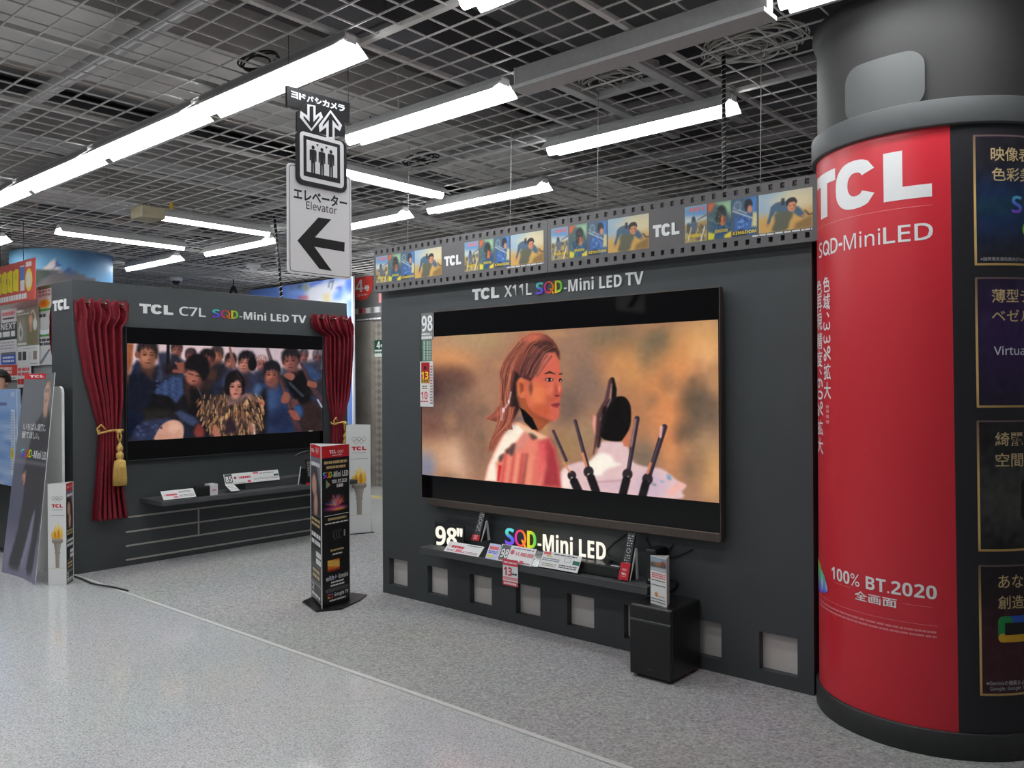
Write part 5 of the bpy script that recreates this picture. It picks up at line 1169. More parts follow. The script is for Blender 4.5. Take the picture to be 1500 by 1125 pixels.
# ---------------------------------------------------------- things on the curtained wall's shelf
L6 = lambda x, y: (200+x/5.77, 660+y/5.77)
def xplane(bl, br, tl, Xb, Xt, zmin):
    o = onX(*bl, Xb); o[2] = max(o[2], zmin); r_ = onX(*br, Xb); u = r_-o; u[2] = 0; v = onX(*tl, Xt)-o
    W = np.linalg.norm(u); u /= W; v -= u*(v@u); return Pl(o, u, v), W, np.linalg.norm(v)
def xcard(label, bl, br, tl, Xb, Xt, fn, zmin, th=.003):
    S, w_, h_ = xplane(L6(*bl), L6(*br), L6(*tl), Xb, Xt, zmin); m = MB().obox(S.P(0, 0, -th), S.u*w_, S.v*h_, S.n*th, (228, 228, 226)); fn(m, S, w_, h_)
    return top(m, 'price_card', PRINT, label, 'price card', S.P(w_/2, 0), 'price cards on the curtained wall shelf')
def k6(m, S, w_, h_): m.text(S, '¥', w_*.05, h_*.4, w_*.09, h_*.6, RED, .001, .03); dashes(m, S, w_*.11, h_*.38, w_*.45, h_*.62, 1, RED, .001, .8, .08, 3); dashes(m, S, w_*.52, h_*.6, w_*.9, h_*.85, 2, (140, 140, 140), .001, .5, .1, 4); m.rect(S, w_*.32, h_*.1, w_*.46, h_*.28, (215, 130, 140), .001); dashes(m, S, w_*.5, h_*.15, w_*.95, h_*.42, 2, (120, 120, 120), .001, .4, .12, 5)
xcard('white price card near the left end of the curtained wall shelf', (230, 420), (506, 388), (208, 345), -6.635, -6.69, k6, LSZ+.001)
def k7(m, S, w_, h_):
    m.rect(S, w_*.01, h_*.18, w_*.14, h_*.98, (84, 86, 90), .001); m.text(S, '85', w_*.02, h_*.26, w_*.13, h_*.76, (240, 240, 240), .0014, .05); m.disc(S, w_*.19, h_*.58, h_*.13, h_*.13, (170, 70, 90), .001); m.text(S, '¥', w_*.25, h_*.46, w_*.275, h_*.68, RED, .001, .03); dashes(m, S, w_*.285, h_*.45, w_*.47, h_*.69, 1, RED, .001, .8, .08, 5)
    m.rect(S, w_*.52, h_*.8, w_*.62, h_*.97, (215, 110, 115), .001); dashes(m, S, w_*.64, h_*.74, w_*.92, h_*.86, 1, (120, 120, 120), .001, .6, .08, 6); m.rect(S, w_*.9, h_*.42, w_*.99, h_*.62, (40, 95, 70), .001); dashes(m, S, w_*.52, h_*.2, w_*.98, h_*.4, 2, (150, 150, 150), .001, .4, .07, 7); m.rect(S, w_*.4, h_*.06, w_*.46, h_*.26, (205, 80, 95), .001); dashes(m, S, w_*.02, h_*.04, w_*.38, h_*.16, 1, (160, 150, 150), .001, .5, .07, 8)
xcard('long white price card with 85, leaning in the middle of the curtained wall shelf', (752, 292), (1212, 242), (733, 203), -6.765, -6.80, k7, LSZ+.001)
def k8(m, S, w_, h_): dashes(m, S, w_*.1, h_*.15, w_*.9, h_*.85, 3, (170, 168, 168), .001, .4, .12, 9)
xcard('small white card lying in front of the long 85 card', (800, 343), (872, 336), (756, 290), -6.66, -6.76, k8, LSZ+.001)
a = onX(*L6(505, 385), -6.66); b = onX(*L6(622, 378), -6.66); c_ = onX(*L6(690, 368), -6.66)
t = thing('small_box', 'small black box with a white printed end on the curtained wall shelf', 'box', (-6.72, (a[1]+c_[1])/2, LSZ))
MB().bbox(-6.76, -6.66, a[1], b[1], LSZ, LSZ+.083, .003).build('box_body', SATIN, t)
m = MB().box(-6.75, -6.655, b[1], c_[1]-.005, LSZ, LSZ+.095, (222, 220, 222)); S = PX(-6.655); dashes(m, S, b[1]+.02, LSZ+.035, c_[1]-.02, LSZ+.055, 1, (215, 130, 135), .001, .7, .15, 3); m.build('white_end', PRINT, t)
# remote on its stand at the far end
o0 = onX(*L6(1368, 225), -6.70); e0 = onX(*L6(1450, 265), -6.60); tp = onX(*L6(1405, 45), -6.72)
t = thing('remote_stand', 'small remote stand at the right end of the curtained wall shelf', 'remote stand', (-6.68, o0[1]+.05, LSZ), 'stands holding the remote controls')
yb, yt_ = o0[1]+.06, o0[1]+.11; zt = LSZ+.2
MB().obox((-6.72, yb-.055, LSZ), (.006, 0, 0), (0, .008, 0), (0, .03, .17)).build('side_leg', WHITEP, t)
m = MB().obox((-6.655, yb, LSZ-.02), (-.004, 0, 0), (0, .055, 0), (-.03, 0, .09), (190, 30, 44)); m.build('red_front_plate', PRINT, t)
MB().obox((-6.665, yb, LSZ), (-.07, 0, 0), (0, .05, 0), (-.02, 0, .15)).build('back_prop', BLACK, t)
t = thing('remote_control', 'black remote control leaning on the stand at the right end of the curtained wall shelf', 'remote control', (-6.68, yb+.02, LSZ+.05), 'remote controls on the displays')
S = Pl((-6.652, yb+.002, LSZ+.06), (0, 1, 0), (-.16, 0, 1)); MB().obox(S.P(0, 0, 0), S.u*.05, S.v*.18, S.n*.014).build('body', BLACK, t)
m = MB(); S = Pl(S.P(0, 0, .014), S.u, S.v)
for k in range(9):
    for j in range(3): m.rect(S, .008+j*.013, .02+k*.016, .016+j*.013, .028+k*.016, (165, 165, 168), .001)
m.build('button', PRINT, t)
top(MB().tube(sm([onX(432, 668, -6.96), onX(440, 663, -6.96), onX(452, 660, -6.96)]), .003, 6), 'power_lead', CABLEW, 'pale lead drooping under the right corner of the curtained television', 'cable', onX(452, 660, -6.96))
top(MB().tube(sm([(-6.99, 2.71, .006), (-6.8, 2.715, .008), (-6.55, 2.70, .008), (-6.3, 2.735, .015), (-6.1, 2.77, .01)]), .006, 6), 'power_lead', CABLE, 'black lead lying along the floor trim at the corner of the curtained wall', 'cable', (-6.6, 2.72, 0))

# ============================================================ the red and black advertising column
KX, KY = -1.0135, 4.0917
class CyS(Cy):
    k = 0.0
    def P(s, u, v, d=0.0): return Cy.P(s, u + s.k*v, v, d)
    def uv(s, px, py): u, v = Cy.uv(s, px, py); return u - s.k*v, v
    def grid(s, U, V, d): return Cy.grid(s, U + s.k*V, V, d)
K = CyS(KX, KY, .483)
a = Cy.uv(K, 1391.5, 185); b = Cy.uv(K, 1404.5, 1066)
K.k = (a[0]-b[0])/(a[1]-b[1])
ub = a[0] - K.k*a[1]
col = thing('advertising_column', 'round column wrapped in a red and black advertisement, at the right edge', 'column', (KX, KY, 0))
DARKW = mat('dark_column_wrap', (51, 50, 49), .6, var=.04, scale=3)
MB().lathe((KX, KY, 0), [(.475, .1), (.475, 3.1), (.475, 3.14)], 96).build('column_core', DARKW, col)
MB().lathe((KX, KY, 2.5), [(.477, .1), (.478, .11), (.478, .55), (.488, .57), (.498, .6), (.495, .63), (.477, .64)], 96).build('upper_wrap', DARKW, col)
zr0 = Cy(KX, KY, .5).uv(1391, 182)[1]; zr1 = Cy(KX, KY, .5).uv(1391, 143)[1]
COLLAR = mat('collar_grey', (80, 82, 83), .6, var=.04, scale=4)
MB().lathe((KX, KY, 0), [(.478, zr0), (.503, zr0+.002), (.505, zr0+.006), (.505, zr1-.004), (.503, zr1), (.478, zr1+.001)], 96).build('collar', COLLAR, col)
KT = Cy(KX, KY, .484); a = KT.uv(1241, 150); b = KT.uv(1355, 130); zt = KT.uv(1325, 77)[1]
MB().poly(KT, rr(a[0], zr1-.02, b[0], zt, .07, 8), .002, .012).build('rounded_tab', mat('tab_grey', (84, 85, 85), .6, var=.04, scale=4), col)
zb = K.uv(1404.5, 1076)[1]
MB().lathe((KX, KY, 0), [(.494, .002), (.496, .006), (.496, zb+.004), (.493, zb+.008), (.476, zb+.008)], 128).build('base_band', mat('base_band_black', (46, 47, 48), .5), col)
def k2(x, y): return K.uv(1180+x/2.8125, y/2.8125)
def k3(x, y): return K.uv(1180+x/2.8125, 380+y/2.8125)
def k4(x, y): return K.uv(1180+x/3.0806, 760+y/3.0806)
m = MB(); ztop = zr0 + .004
m.grid(K, ub-1.35, zb, ub, ztop, 90, 3, None, 0, 0, (206, 46, 58))
WH = (238, 238, 238); PK = (230, 140, 145)
uR = k2(521, 800)[0]; uC = k2(125, 790)[0]; W = (uR-uC)/.67
v0 = k2(330, 833)[1]; v1 = k2(330, 633)[1]
tcl(m, K, uR-W, v0, uR, v1, WH, .0012)
vl = k2(300, 873)[1]; m.rect(K, uR-W, vl, uR, vl+.002, PK, .001)
uD = k2(525, 950)[0]; uL = k2(320, 970)[0]; v0 = k2(322, 1006)[1]; v1 = k2(322, 938)[1]
m.text(K, 'LED', uL, v0, uD, v1, WH, .0012, .012)
uM = k2(158, 1000)[0]; w_ = uL-.012-uM; m.text(K, 'Mini', uM, v0, uL-.012, v1, WH, .0012, .0)
m.text(K, 'D', uM-w_*.52, v0, uM-w_*.22, v1, WH, .0012, .012); m.rect(K, uM-w_*.18, (v0+v1)/2-.009, uM-w_*.05, (v0+v1)/2+.003, WH, .0012)
sq = uM-w_*1.28; m.text(K, 'S', sq, v0, sq+w_*.28, v1, WH, .0012, .012); m.ring(K, sq+w_*.52, (v0+v1)/2, w_*.19, (v1-v0)/2, .013, WH, .0012); m.poly(K, [(sq+w_*.54, v0+.03), (sq+w_*.58, v0+.03), (sq+w_*.74, v0-.003), (sq+w_*.68, v0-.003)], .0013, None, WH)
def vert(chars, x0, x1, ys, col=WH, bold=.012):
    ua, uc = k3(x0, 300)[0], k3(x1, 300)[0]
    for ch, (ya, yb_) in zip(chars, ys):
        va, vb_ = k3((x0+x1)/2, yb_)[1], k3((x0+x1)/2, ya)[1]
        if ch in '0123456789%':
            bm = text_bm(ch, bold); X = [v.co.x for v in bm.verts]; Y = [v.co.y for v in bm.verts]; x_0, x_1, y_0, y_1 = min(X), max(X), min(Y), max(Y)
            for v in bm.verts:
                s_, r_ = (v.co.x-x_0)/(x_1-x_0), (v.co.y-y_0)/(y_1-y_0); v.co = Vector((ua+(uc-ua)*r_, vb_-(vb_-va)*s_, 0))
            for f_ in bm.faces: f_.normal_update()
            m._wrap(bm, K, .0012, None, col, 0)
        elif ch == '、': m.text(K, ch, ua+(uc-ua)*.5, va, ua+(uc-ua)*.9, vb_, col, .0012, bold)
        else: m.text(K, ch, ua, va, uc, vb_, col, .0012, bold)
vert('色域、33%拡大', 75, 103, [(68, 135), (140, 208), (216, 240), (258, 292), (312, 346), (356, 420), (428, 496), (505, 575)])
vert('色再現精度、60%拡大', 50, 70, [(82, 146), (150, 216), (222, 292), (300, 370), (376, 444), (452, 476), (490, 530), (540, 578), (584, 648), (660, 724), (732, 800)])
ua, uc = k3(85, 600)[0], k3(97, 600)[0]
for j, y in enumerate((600, 618, 640, 662)): m.rect(K, ua, k3(90, y+14)[1], uc, k3(90, y)[1], PK, .001)
v0, v1 = k4(118, 268)[1], k4(118, 212)[1]
m.text(K, '100% BT.2020', k4(118, 240)[0], v0, k4(592, 318)[0], v1, WH, .0012, .03)
v0, v1 = k4(222, 362)[1], k4(222, 316)[1]; m.text(K, '全画面', k4(222, 340)[0], v0, k4(412, 380)[0], v1-.004, WH, .0012, .015)
vl = k4(590, 402)[1]; m.rect(K, k4(440, 390)[0], vl, k4(575, 400)[0], vl+.0015, PK, .001); m.rect(K, k4(130, 320)[0], vl+.02, k4(205, 345)[0], vl+.0215, PK, .001)
vl = k4(596, 486)[1]; m.rect(K, k4(62, 352)[0], vl, k4(596, 486)[0], vl+.0018, PK, .001)
for j in range(2): dashes(m, K, k4(64, 380)[0]+j*.01, vl-.032-j*.018, k4(594, 510)[0], vl-.018-j*.018, 1, (225, 130, 135), .001, .6, .018, 11+j)
ua, va = k4(58, 320)[0], k4(58, 318)[1]; uc, vc = k4(102, 290)[0], k4(58, 166)[1]
RB = [(0, (150, 60, 200)), (.2, (60, 90, 230)), (.4, (240, 240, 240)), (.6, (60, 200, 190)), (.8, (130, 205, 60)), (1, (225, 205, 60))]
m.poly(K, [(ua-.02, va-.002), (ua+(uc-ua)*.8, va+.02), (uc, va+(vc-va)*.25), (ua+(uc-ua)*.8, va+(vc-va)*.62), (ua+(uc-ua)*.3, vc-.01), (ua-.02, vc)], .0012, None, lambda pts: np.array([ramp(RB, (p[1]-va)/(vc-va)) for p in pts]))
m.build('red_wrap', GLOSSP, col)
m = MB(); m.grid(K, ub, zb, ub+1.45, ztop, 90, 3, None, 0, 0, (42, 42, 46))
GOLD = (196, 160, 96); TXTC = (216, 190, 140)
PW = .44
def panel(xl, vt_, vb_, fn, base):
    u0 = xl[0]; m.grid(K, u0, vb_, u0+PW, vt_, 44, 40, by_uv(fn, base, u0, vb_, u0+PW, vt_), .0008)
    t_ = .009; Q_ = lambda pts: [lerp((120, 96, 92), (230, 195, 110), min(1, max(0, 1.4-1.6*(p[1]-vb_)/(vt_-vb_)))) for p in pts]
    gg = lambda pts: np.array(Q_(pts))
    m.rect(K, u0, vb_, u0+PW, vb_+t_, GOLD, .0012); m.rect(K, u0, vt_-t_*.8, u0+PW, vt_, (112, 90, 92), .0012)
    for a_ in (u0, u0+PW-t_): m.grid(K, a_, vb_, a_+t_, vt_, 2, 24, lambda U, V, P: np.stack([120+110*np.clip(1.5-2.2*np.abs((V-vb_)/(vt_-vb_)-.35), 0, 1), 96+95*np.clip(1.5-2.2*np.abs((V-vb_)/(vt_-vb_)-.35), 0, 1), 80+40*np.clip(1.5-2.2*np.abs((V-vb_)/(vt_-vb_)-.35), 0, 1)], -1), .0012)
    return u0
pb = lambda c: c.poly([(0, 35), (100, 30), (100, 75), (0, 80)], (30, 52, 92), 18).poly([(0, 50), (60, 45), (100, 50), (100, 58), (0, 62)], (28, 60, 78), 6).noise(5)
pv = lambda c: c.ell(80, 45, 90, 50, (58, 34, 88), .8).noise(4)
pg = lambda c: c.ell(60, 60, 70, 25, (78, 76, 72), .8).noise(9)
pr = lambda c: c.ell(60, 70, 90, 40, (74, 34, 42), .8).noise(4)
def kk(fn, x, y): return fn(x, y)
u0 = panel(k2(692, 800), k2(700, 556)[1], k2(700, 1094)[1], pb, (40, 38, 46))
m.text(K, '映像表', k2(762, 640)[0], k2(764, 664)[1], k2(762, 640)[0]+3.12*(k2(820, 640)[0]-k2(762, 640)[0]), k2(764, 606)[1], TXTC, .0014, .008)
m.text(K, '色彩美', k2(766, 720)[0], k2(768, 746)[1], k2(766, 720)[0]+3.12*(k2(824, 720)[0]-k2(766, 720)[0]), k2(768, 690)[1], TXTC, .0014, .008)
m.text(K, '※国際電気通信連合(ITU)が', k2(720, 1070)[0], k2(722, 1077)[1], k2(905, 1070)[0]+.004, k2(722, 1060)[1], (200, 200, 205), .0014, .0)
m.text(K, 'S', k2(848, 850)[0], k2(848, 878)[1], k2(890, 850)[0], k2(848, 806)[1], lambda pts: np.array([ramp([(0, (130, 70, 200)), (.5, (80, 120, 220)), (1, (90, 200, 190))], (p[1]-k2(848, 878)[1])/.08) for p in pts]), .0014, .03)
m.ring(K, k2(900, 940)[0]+.075, k2(898, 945)[1], .085, .05, .012, (130, 200, 70), .0014, 0, 30, 90, 270)
u0 = panel(k3(700, 300), k3(704, 74)[1], k3(710, 611)[1], pv, (34, 32, 42))
m.text(K, '薄型テ', k3(766, 150)[0], k3(768, 178)[1], k3(766, 150)[0]+3.12*(k3(822, 150)[0]-k3(766, 150)[0]), k3(768, 122)[1], TXTC, .0014, .008)
m.text(K, 'ベゼル', k3(766, 235)[0], k3(768, 256)[1], k3(766, 235)[0]+3.12*(k3(824, 235)[0]-k3(766, 235)[0]), k3(768, 206)[1], TXTC, .0014, .008)
m.text(K, 'Virtua', k3(775, 375)[0], k3(776, 394)[1], k3(900, 375)[0]+.003, k3(776, 358)[1], (230, 230, 235), .0014, .01)
u0 = panel(k3(707, 900), k3(712, 663)[1], k4(786, 147)[1], pg, (36, 36, 38))
m.text(K, '綺麗な', k3(780, 740)[0], k3(782, 769)[1], k3(780, 740)[0]+3.12*(k3(838, 740)[0]-k3(780, 740)[0]), k3(782, 712)[1], TXTC, .0014, .008)
m.text(K, '空間を', k3(782, 820)[0], k3(784, 855)[1], k3(782, 820)[0]+3.12*(k3(840, 820)[0]-k3(782, 820)[0]), k3(784, 798)[1], TXTC, .0014, .008)
m.poly(K, rr(k3(888, 980)[0], k3(886, 1080)[1], k3(888, 980)[0]+.2, k3(886, 900)[1], .03), .0014, None, (12, 12, 14))
u0 = panel(k4(783, 500), k4(786, 208)[1], k4(795, 798)[1], pr, (36, 30, 34))
m.text(K, 'あなた', k4(868, 280)[0], k4(868, 314)[1], k4(868, 280)[0]+3.12*(k4(926, 280)[0]-k4(868, 280)[0]), k4(868, 254)[1], TXTC, .0014, .008)
m.text(K, '創造', k4(868, 380)[0], k4(868, 408)[1], k4(986, 380)[0]-.002, k4(868, 348)[1], TXTC, .0014, .008)
a = k4(869, 558); b = k4(869, 440); h_ = b[1]-a[1]
m.poly(K, rr(a[0], a[1], a[0]+h_*1.5, b[1], .022), .0014, None, (52, 100, 205)); m.poly(K, rr(a[0], a[1], a[0]+h_*.6, b[1], .022), .0017, None, (40, 150, 80)); m.poly(K, rr(a[0], a[1], a[0]+h_*1.5, a[1]+h_*.34, .018), .002, None, (232, 180, 50)); m.rect(K, a[0]+h_*.27, a[1]+h_*.28, a[0]+h_*1.3, b[1]-h_*.26, (36, 30, 34), .0024)
m.text(K, '※Geminiの機能およ', k4(815, 740)[0], k4(816, 752)[1], k4(986, 740)[0], k4(816, 731)[1], (205, 205, 208), .0014, .0)
m.text(K, 'Google, Google T', k4(832, 770)[0], k4(832, 779)[1], k4(986, 770)[0], k4(832, 758)[1], (205, 205, 208), .0014, .0)
m.build('black_wrap', GLOSSP, col)
# ============================================================ three-sided floor totems
def torch(m, S, w_, h_, sc_=1.0):
    """printed torch: cup, stem and flame, on the white side"""
    cu = w_*.52
    def Q(pts): return [(cu + x*w_, y*h_) for x, y in pts]
    def stem(pts): P = np.array(pts); s_ = np.clip((P[:, 0]-cu)/(w_*.3)*.5+.5, 0, 1); return np.stack([lerp((128, 120, 112), (176, 168, 158), q_) for q_ in s_])
    m.poly(S, Q([(-.1, .0+.17), (.1, .17), (.115, .31), (-.115, .31)]), .0008, None, stem)
    m.poly(S, Q([(-.15, .31), (.15, .31), (.15, .325), (-.15, .325)]), .001, None, (150, 142, 132))
    m.poly(S, Q([(-.12, .325), (.12, .325), (.2, .41), (-.2, .41)]), .0008, None, stem)
    m.poly(S, Q([(-.3, .425), (-.2, .41), (.2, .41), (.3, .425), (.3, .45), (-.3, .45)]), .001, None, (140, 132, 122)); m.disc(S, cu, .45*h_, w_*.3, h_*.012, (168, 160, 148), .0012)
    fl = lambda pts: np.array([ramp([(0, (226, 170, 50)), (.5, (240, 200, 90)), (1, (248, 232, 180))], (p[1]/h_-.44)/.17) for p in pts])
    for pts in ([(-.3, .455), (-.34, .5), (-.26, .54), (-.22, .52), (-.16, .57), (-.08, .6), (-.04, .57), (.02, .63), (.1, .58), (.14, .55), (.2, .59), (.27, .56), (.3, .5), (.26, .455)],): m.poly(S, Q(pts), .001, None, fl)
    for pts in ([(-.14, .46), (-.2, .5), (-.12, .54), (-.04, .48)], [(.02, .46), (0, .52), (.08, .56), (.14, .5), (.1, .46)]): m.poly(S, Q(pts), .0014, None, (214, 140, 40))
    rings(m, S, cu-w_*.3, h_*.83, w_*.6, [(150, 160, 175), (120, 120, 120), (190, 150, 150), (180, 170, 140), (140, 165, 150)], .001)
    tcl(m, S, cu-w_*.3, h_*.765, cu+w_*.3, h_*.8, (205, 45, 55), .001)
    m.rect(S, cu-w_*.3, h_*.742, cu+w_*.3, h_*.745, (120, 120, 125), .001); m.rect(S, cu-w_*.36, h_*.685, cu+w_*.36, h_*.689, (150, 150, 152), .001); m.rect(S, 0, h_*.165, w_, h_*.168, (215, 200, 160), .0007)
def art_person(c):
    c.poly([(0, 0), (100, 0), (100, 100), (0, 100)], (120, 116, 128), 2); c.poly([(0, 20), (60, 15), (90, 55), (100, 100), (0, 100)], (52, 48, 52), 12)
    c.ell(30, 45, 30, 26, (40, 34, 38), .3); c.ell(36, 48, 22, 18, (196, 150, 130), .3); c.ell(50, 80, 18, 20, (196, 150, 130), .4, 20)
def art_splash(c):
    for k in range(70): a = rng.uniform(.2, 2.94); L_ = rng.uniform(10, 45); c.line([(50+5*math.cos(a), 72), (50+L_*math.cos(a), 74-L_*1.1*math.sin(a))], [7, 2], [(210, 60, 130), (230, 110, 40), (70, 140, 220), (225, 180, 60), (130, 60, 190), (220, 60, 60)][k % 6], 2, .8)
    c.ell(50, 84, 42, 9, (170, 60, 140), .6).ell(60, 88, 26, 5, (235, 150, 60), .6)
def dark_face(m, S, w_, h_):
    GD, WT = (196, 172, 122), (232, 232, 232)
    m.rect(S, 0, 0, w_, h_, (30, 29, 30), .0004); m.rect(S, 0, h_*.925, w_, h_, (192, 36, 44), .0006)
    tcl(m, S, w_*.28, h_*.95, w_*.52, h_*.972, WT, .0012); rings(m, S, w_*.56, h_*.945, w_*.22, WT, .0012); m.rect(S, w_*.38, h_*.936, w_*.72, h_*.94, WT, .0012)
    dashes(m, S, w_*.1, h_*.883, w_*.92, h_*.908, 1, GD, .001, .7, .06, 2); dashes(m, S, w_*.18, h_*.853, w_*.86, h_*.876, 1, GD, .001, .7, .06, 3)
    sqd(m, S, w_*.06, h_*.8, w_*.95, h_*.838, .001, .03, 0, WT, '-Mini LED', None, .36)
    m.text(S, '100% BT.2020', w_*.36, h_*.762, w_*.9, h_*.785, WT, .001, .03); m.text(S, '全画面', w_*.52, h_*.735, w_*.76, h_*.757, WT, .001, .03)
    m.poly(S, [(w_*.16, h_*.735), (w_*.32, h_*.755), (w_*.16, h_*.79)], .001, None, lambda pts: np.array([ramp([(0, (80, 170, 120)), (.5, (120, 190, 200)), (1, (200, 90, 90))], (p[0]-w_*.16)/(w_*.16)) for p in pts]))
    m.grid(S, w_*.08, h_*.58, w_*.94, h_*.735, 44, 32, by_uv(art_splash, (30, 29, 30), w_*.08, h_*.58, w_*.94, h_*.735), .0008)
    m.rect(S, w_*.1, h_*.562, w_*.95, h_*.565, WT, .001)
    dashes(m, S, w_*.22, h_*.53, w_*.88, h_*.55, 1, GD, .001, .7, .08, 4); dashes(m, S, w_*.12, h_*.508, w_*.94, h_*.52, 1, WT, .001, .6, .06, 5)
    for k in range(3): m.ring(S, w_*(.5+.1*k), h_*.44, w_*.1, h_*.03, .004, (110, 110, 118), .001, 0, 16, 100, 260)
    m.rect(S, w_*.78, h_*.42, w_*.83, h_*.46, (170, 170, 175), .001)
    dashes(m, S, w_*.3, h_*.335, w_*.78, h_*.352, 1, GD, .001, .7, .08, 6); dashes(m, S, w_*.38, h_*.31, w_*.72, h_*.325, 1, WT, .001, .6, .1, 7)
    m.rect(S, w_*.2, h_*.215, w_*.62, h_*.285, (214, 120, 40), .001); m.poly(S, [(w_*.2, h_*.25), (w_*.62, h_*.235), (w_*.62, h_*.27), (w_*.3, h_*.285), (w_*.2, h_*.285)], .0013, None, (238, 190, 90)); m.rect(S, w_*.2, h_*.215, w_*.62, h_*.228, (170, 50, 30), .0014)
    m.text(S, 'with', w_*.14, h_*.158, w_*.42, h_*.188, WT, .001, .02); m.poly(S, [(w_*.48, h_*.158), (w_*.5, h_*.17), (w_*.55, h_*.174), (w_*.5, h_*.178), (w_*.48, h_*.19), (w_*.46, h_*.178), (w_*.42, h_*.174), (w_*.46, h_*.17)], .001, None, (150, 160, 220)); m.text(S, 'Gemini', w_*.58, h_*.158, w_*.92, h_*.188, WT, .001, .02)
    dashes(m, S, w_*.32, h_*.136, w_*.78, h_*.15, 1, WT, .001, .7, .07, 8); dashes(m, S, w_*.3, h_*.116, w_*.8, h_*.13, 1, WT, .001, .7, .07, 9); dashes(m, S, w_*.14, h_*.085, w_*.94, h_*.108, 3, (120, 120, 120), .001, .5, .04, 10)
    m.frame(S, w_*.2, h_*.048, w_*.38, h_*.074, .006, (210, 80, 60), .001); m.rect(S, w_*.2, h_*.048, w_*.27, h_*.056, (225, 190, 60), .0014); m.rect(S, w_*.3, h_*.068, w_*.38, h_*.074, (70, 110, 210), .0014)
    m.text(S, 'Google TV', w_*.43, h_*.046, w_*.93, h_*.076, WT, .001, .02); dashes(m, S, w_*.26, h_*.024, w_*.84, h_*.038, 1, WT, .001, .7, .06, 12)
def photo_face(m, S, w_, h_):
    GD, WT = (196, 172, 122), (225, 225, 225)
    m.rect(S, 0, 0, w_, h_, (34, 33, 34), .0004); m.rect(S, 0, h_*.925, w_, h_, (198, 40, 46), .0006)
    tcl(m, S, w_*.1, h_*.95, w_*.4, h_*.972, WT, .0012); rings(m, S, w_*.5, h_*.945, w_*.3, WT, .0012)
    m.grid(S, 0, h_*.55, w_, h_*.925, 24, 50, by_uv(art_person, (60, 56, 60), 0, h_*.55, w_, h_*.925), .0007)
    dashes(m, S, w_*.1, h_*.86, w_*.9, h_*.895, 1, WT, .0012, .7, .12, 1); dashes(m, S, w_*.1, h_*.48, w_*.9, h_*.54, 2, GD, .0012, .6, .12, 2)
    dashes(m, S, w_*.1, h_*.36, w_*.95, h_*.45, 2, WT, .0012, .6, .14, 3)
    m.rect(S, w_*.5, h_*.25, w_*.95, h_*.285, WT, .001); m.rect(S, w_*.5, h_*.295, w_*.95, h_*.33, WT, .001)
    m.frame(S, w_*.08, h_*.13, w_*.95, h_*.235, .004, (150, 145, 140), .001); dashes(m, S, w_*.2, h_*.15, w_*.85, h_*.22, 2, GD, .0012, .6, .2, 4)
    m.frame(S, w_*.05, h_*.02, w_*.97, h_*.12, .004, WT, .001); m.text(S, '2', w_*.12, h_*.07, w_*.32, h_*.11, WT, .0012, .03); dashes(m, S, w_*.1, h_*.03, w_*.9, h_*.06, 1, WT, .0012, .7, .15, 5)
def totem(label, P, h_, faces, z0, name='floor_totem', plate=None, plinth=False):
    """three upright printed boards meeting at their edges, open on top; P: plan corners, counter-clockwise"""
    c = np.mean(P, 0); t = thing(name, label, 'floor display', (c[0], c[1], 0.004 if z0 > .003 else 0), 'three-sided floor displays')
    for i in range(3):
        a, b = np.array(P[i]+(0,), float), np.array(P[(i+1) % 3]+(0,), float); w_ = np.linalg.norm(b-a)
        S = Pl((a[0], a[1], z0), b-a, (0, 0, 1)); m = slab(S, w_, h_, .004, (226, 226, 225)); fc = faces[i]
        if fc == 'torch': torch(m, S, w_, h_)
        elif fc == 'dark': dark_face(m, S, w_, h_)
        elif fc == 'photo': photo_face(m, S, w_, h_)
        m.build('printed_board', GLOSSP, t)
    if plate is not None:
        m = MB(); n = len(plate); bm = bmesh.new(); f_ = bm.faces.new([bm.verts.new((x, y, .004)) for x, y in plate]); f_.normal_update()
        e = bmesh.ops.extrude_face_region(bm, geom=[f_])
        for v in [g_ for g_ in e['geom'] if isinstance(g_, bmesh.types.BMVert)]: v.co.z = z0
        bmesh.ops.recalc_face_normals(bm, faces=bm.faces); m.bm(bm); m.build('base_plate', SATIN, t)
    return t
zpl = .016
V1, V2, V3 = onZ(471.5, 891.5, zpl)[:2], onZ(513, 878.5, zpl)[:2], onZ(456, 874.5, zpl)[:2]
ht = onZ(471.5, 891.5, zpl); r_ = ray(468.5, 654); ht = CZ + r_[2]*(V1[1]/r_[1]) - zpl
pts = [onZ(x, y, .004)[:2] for x, y in ((443, 883), (463, 897), (500, 893.5), (528, 880.5))]
cc = (V1+V2+V3)/3
totem('black and red three-sided floor display standing on the carpet between the two walls', [tuple(V1), tuple(V2), tuple(V3)], ht, ['dark', 'torch', 'photo'], zpl, plate=[tuple(p) for p in pts] + [(cc[0]+.05, cc[1]+.3), (cc[0]-.28, cc[1]+.2)])
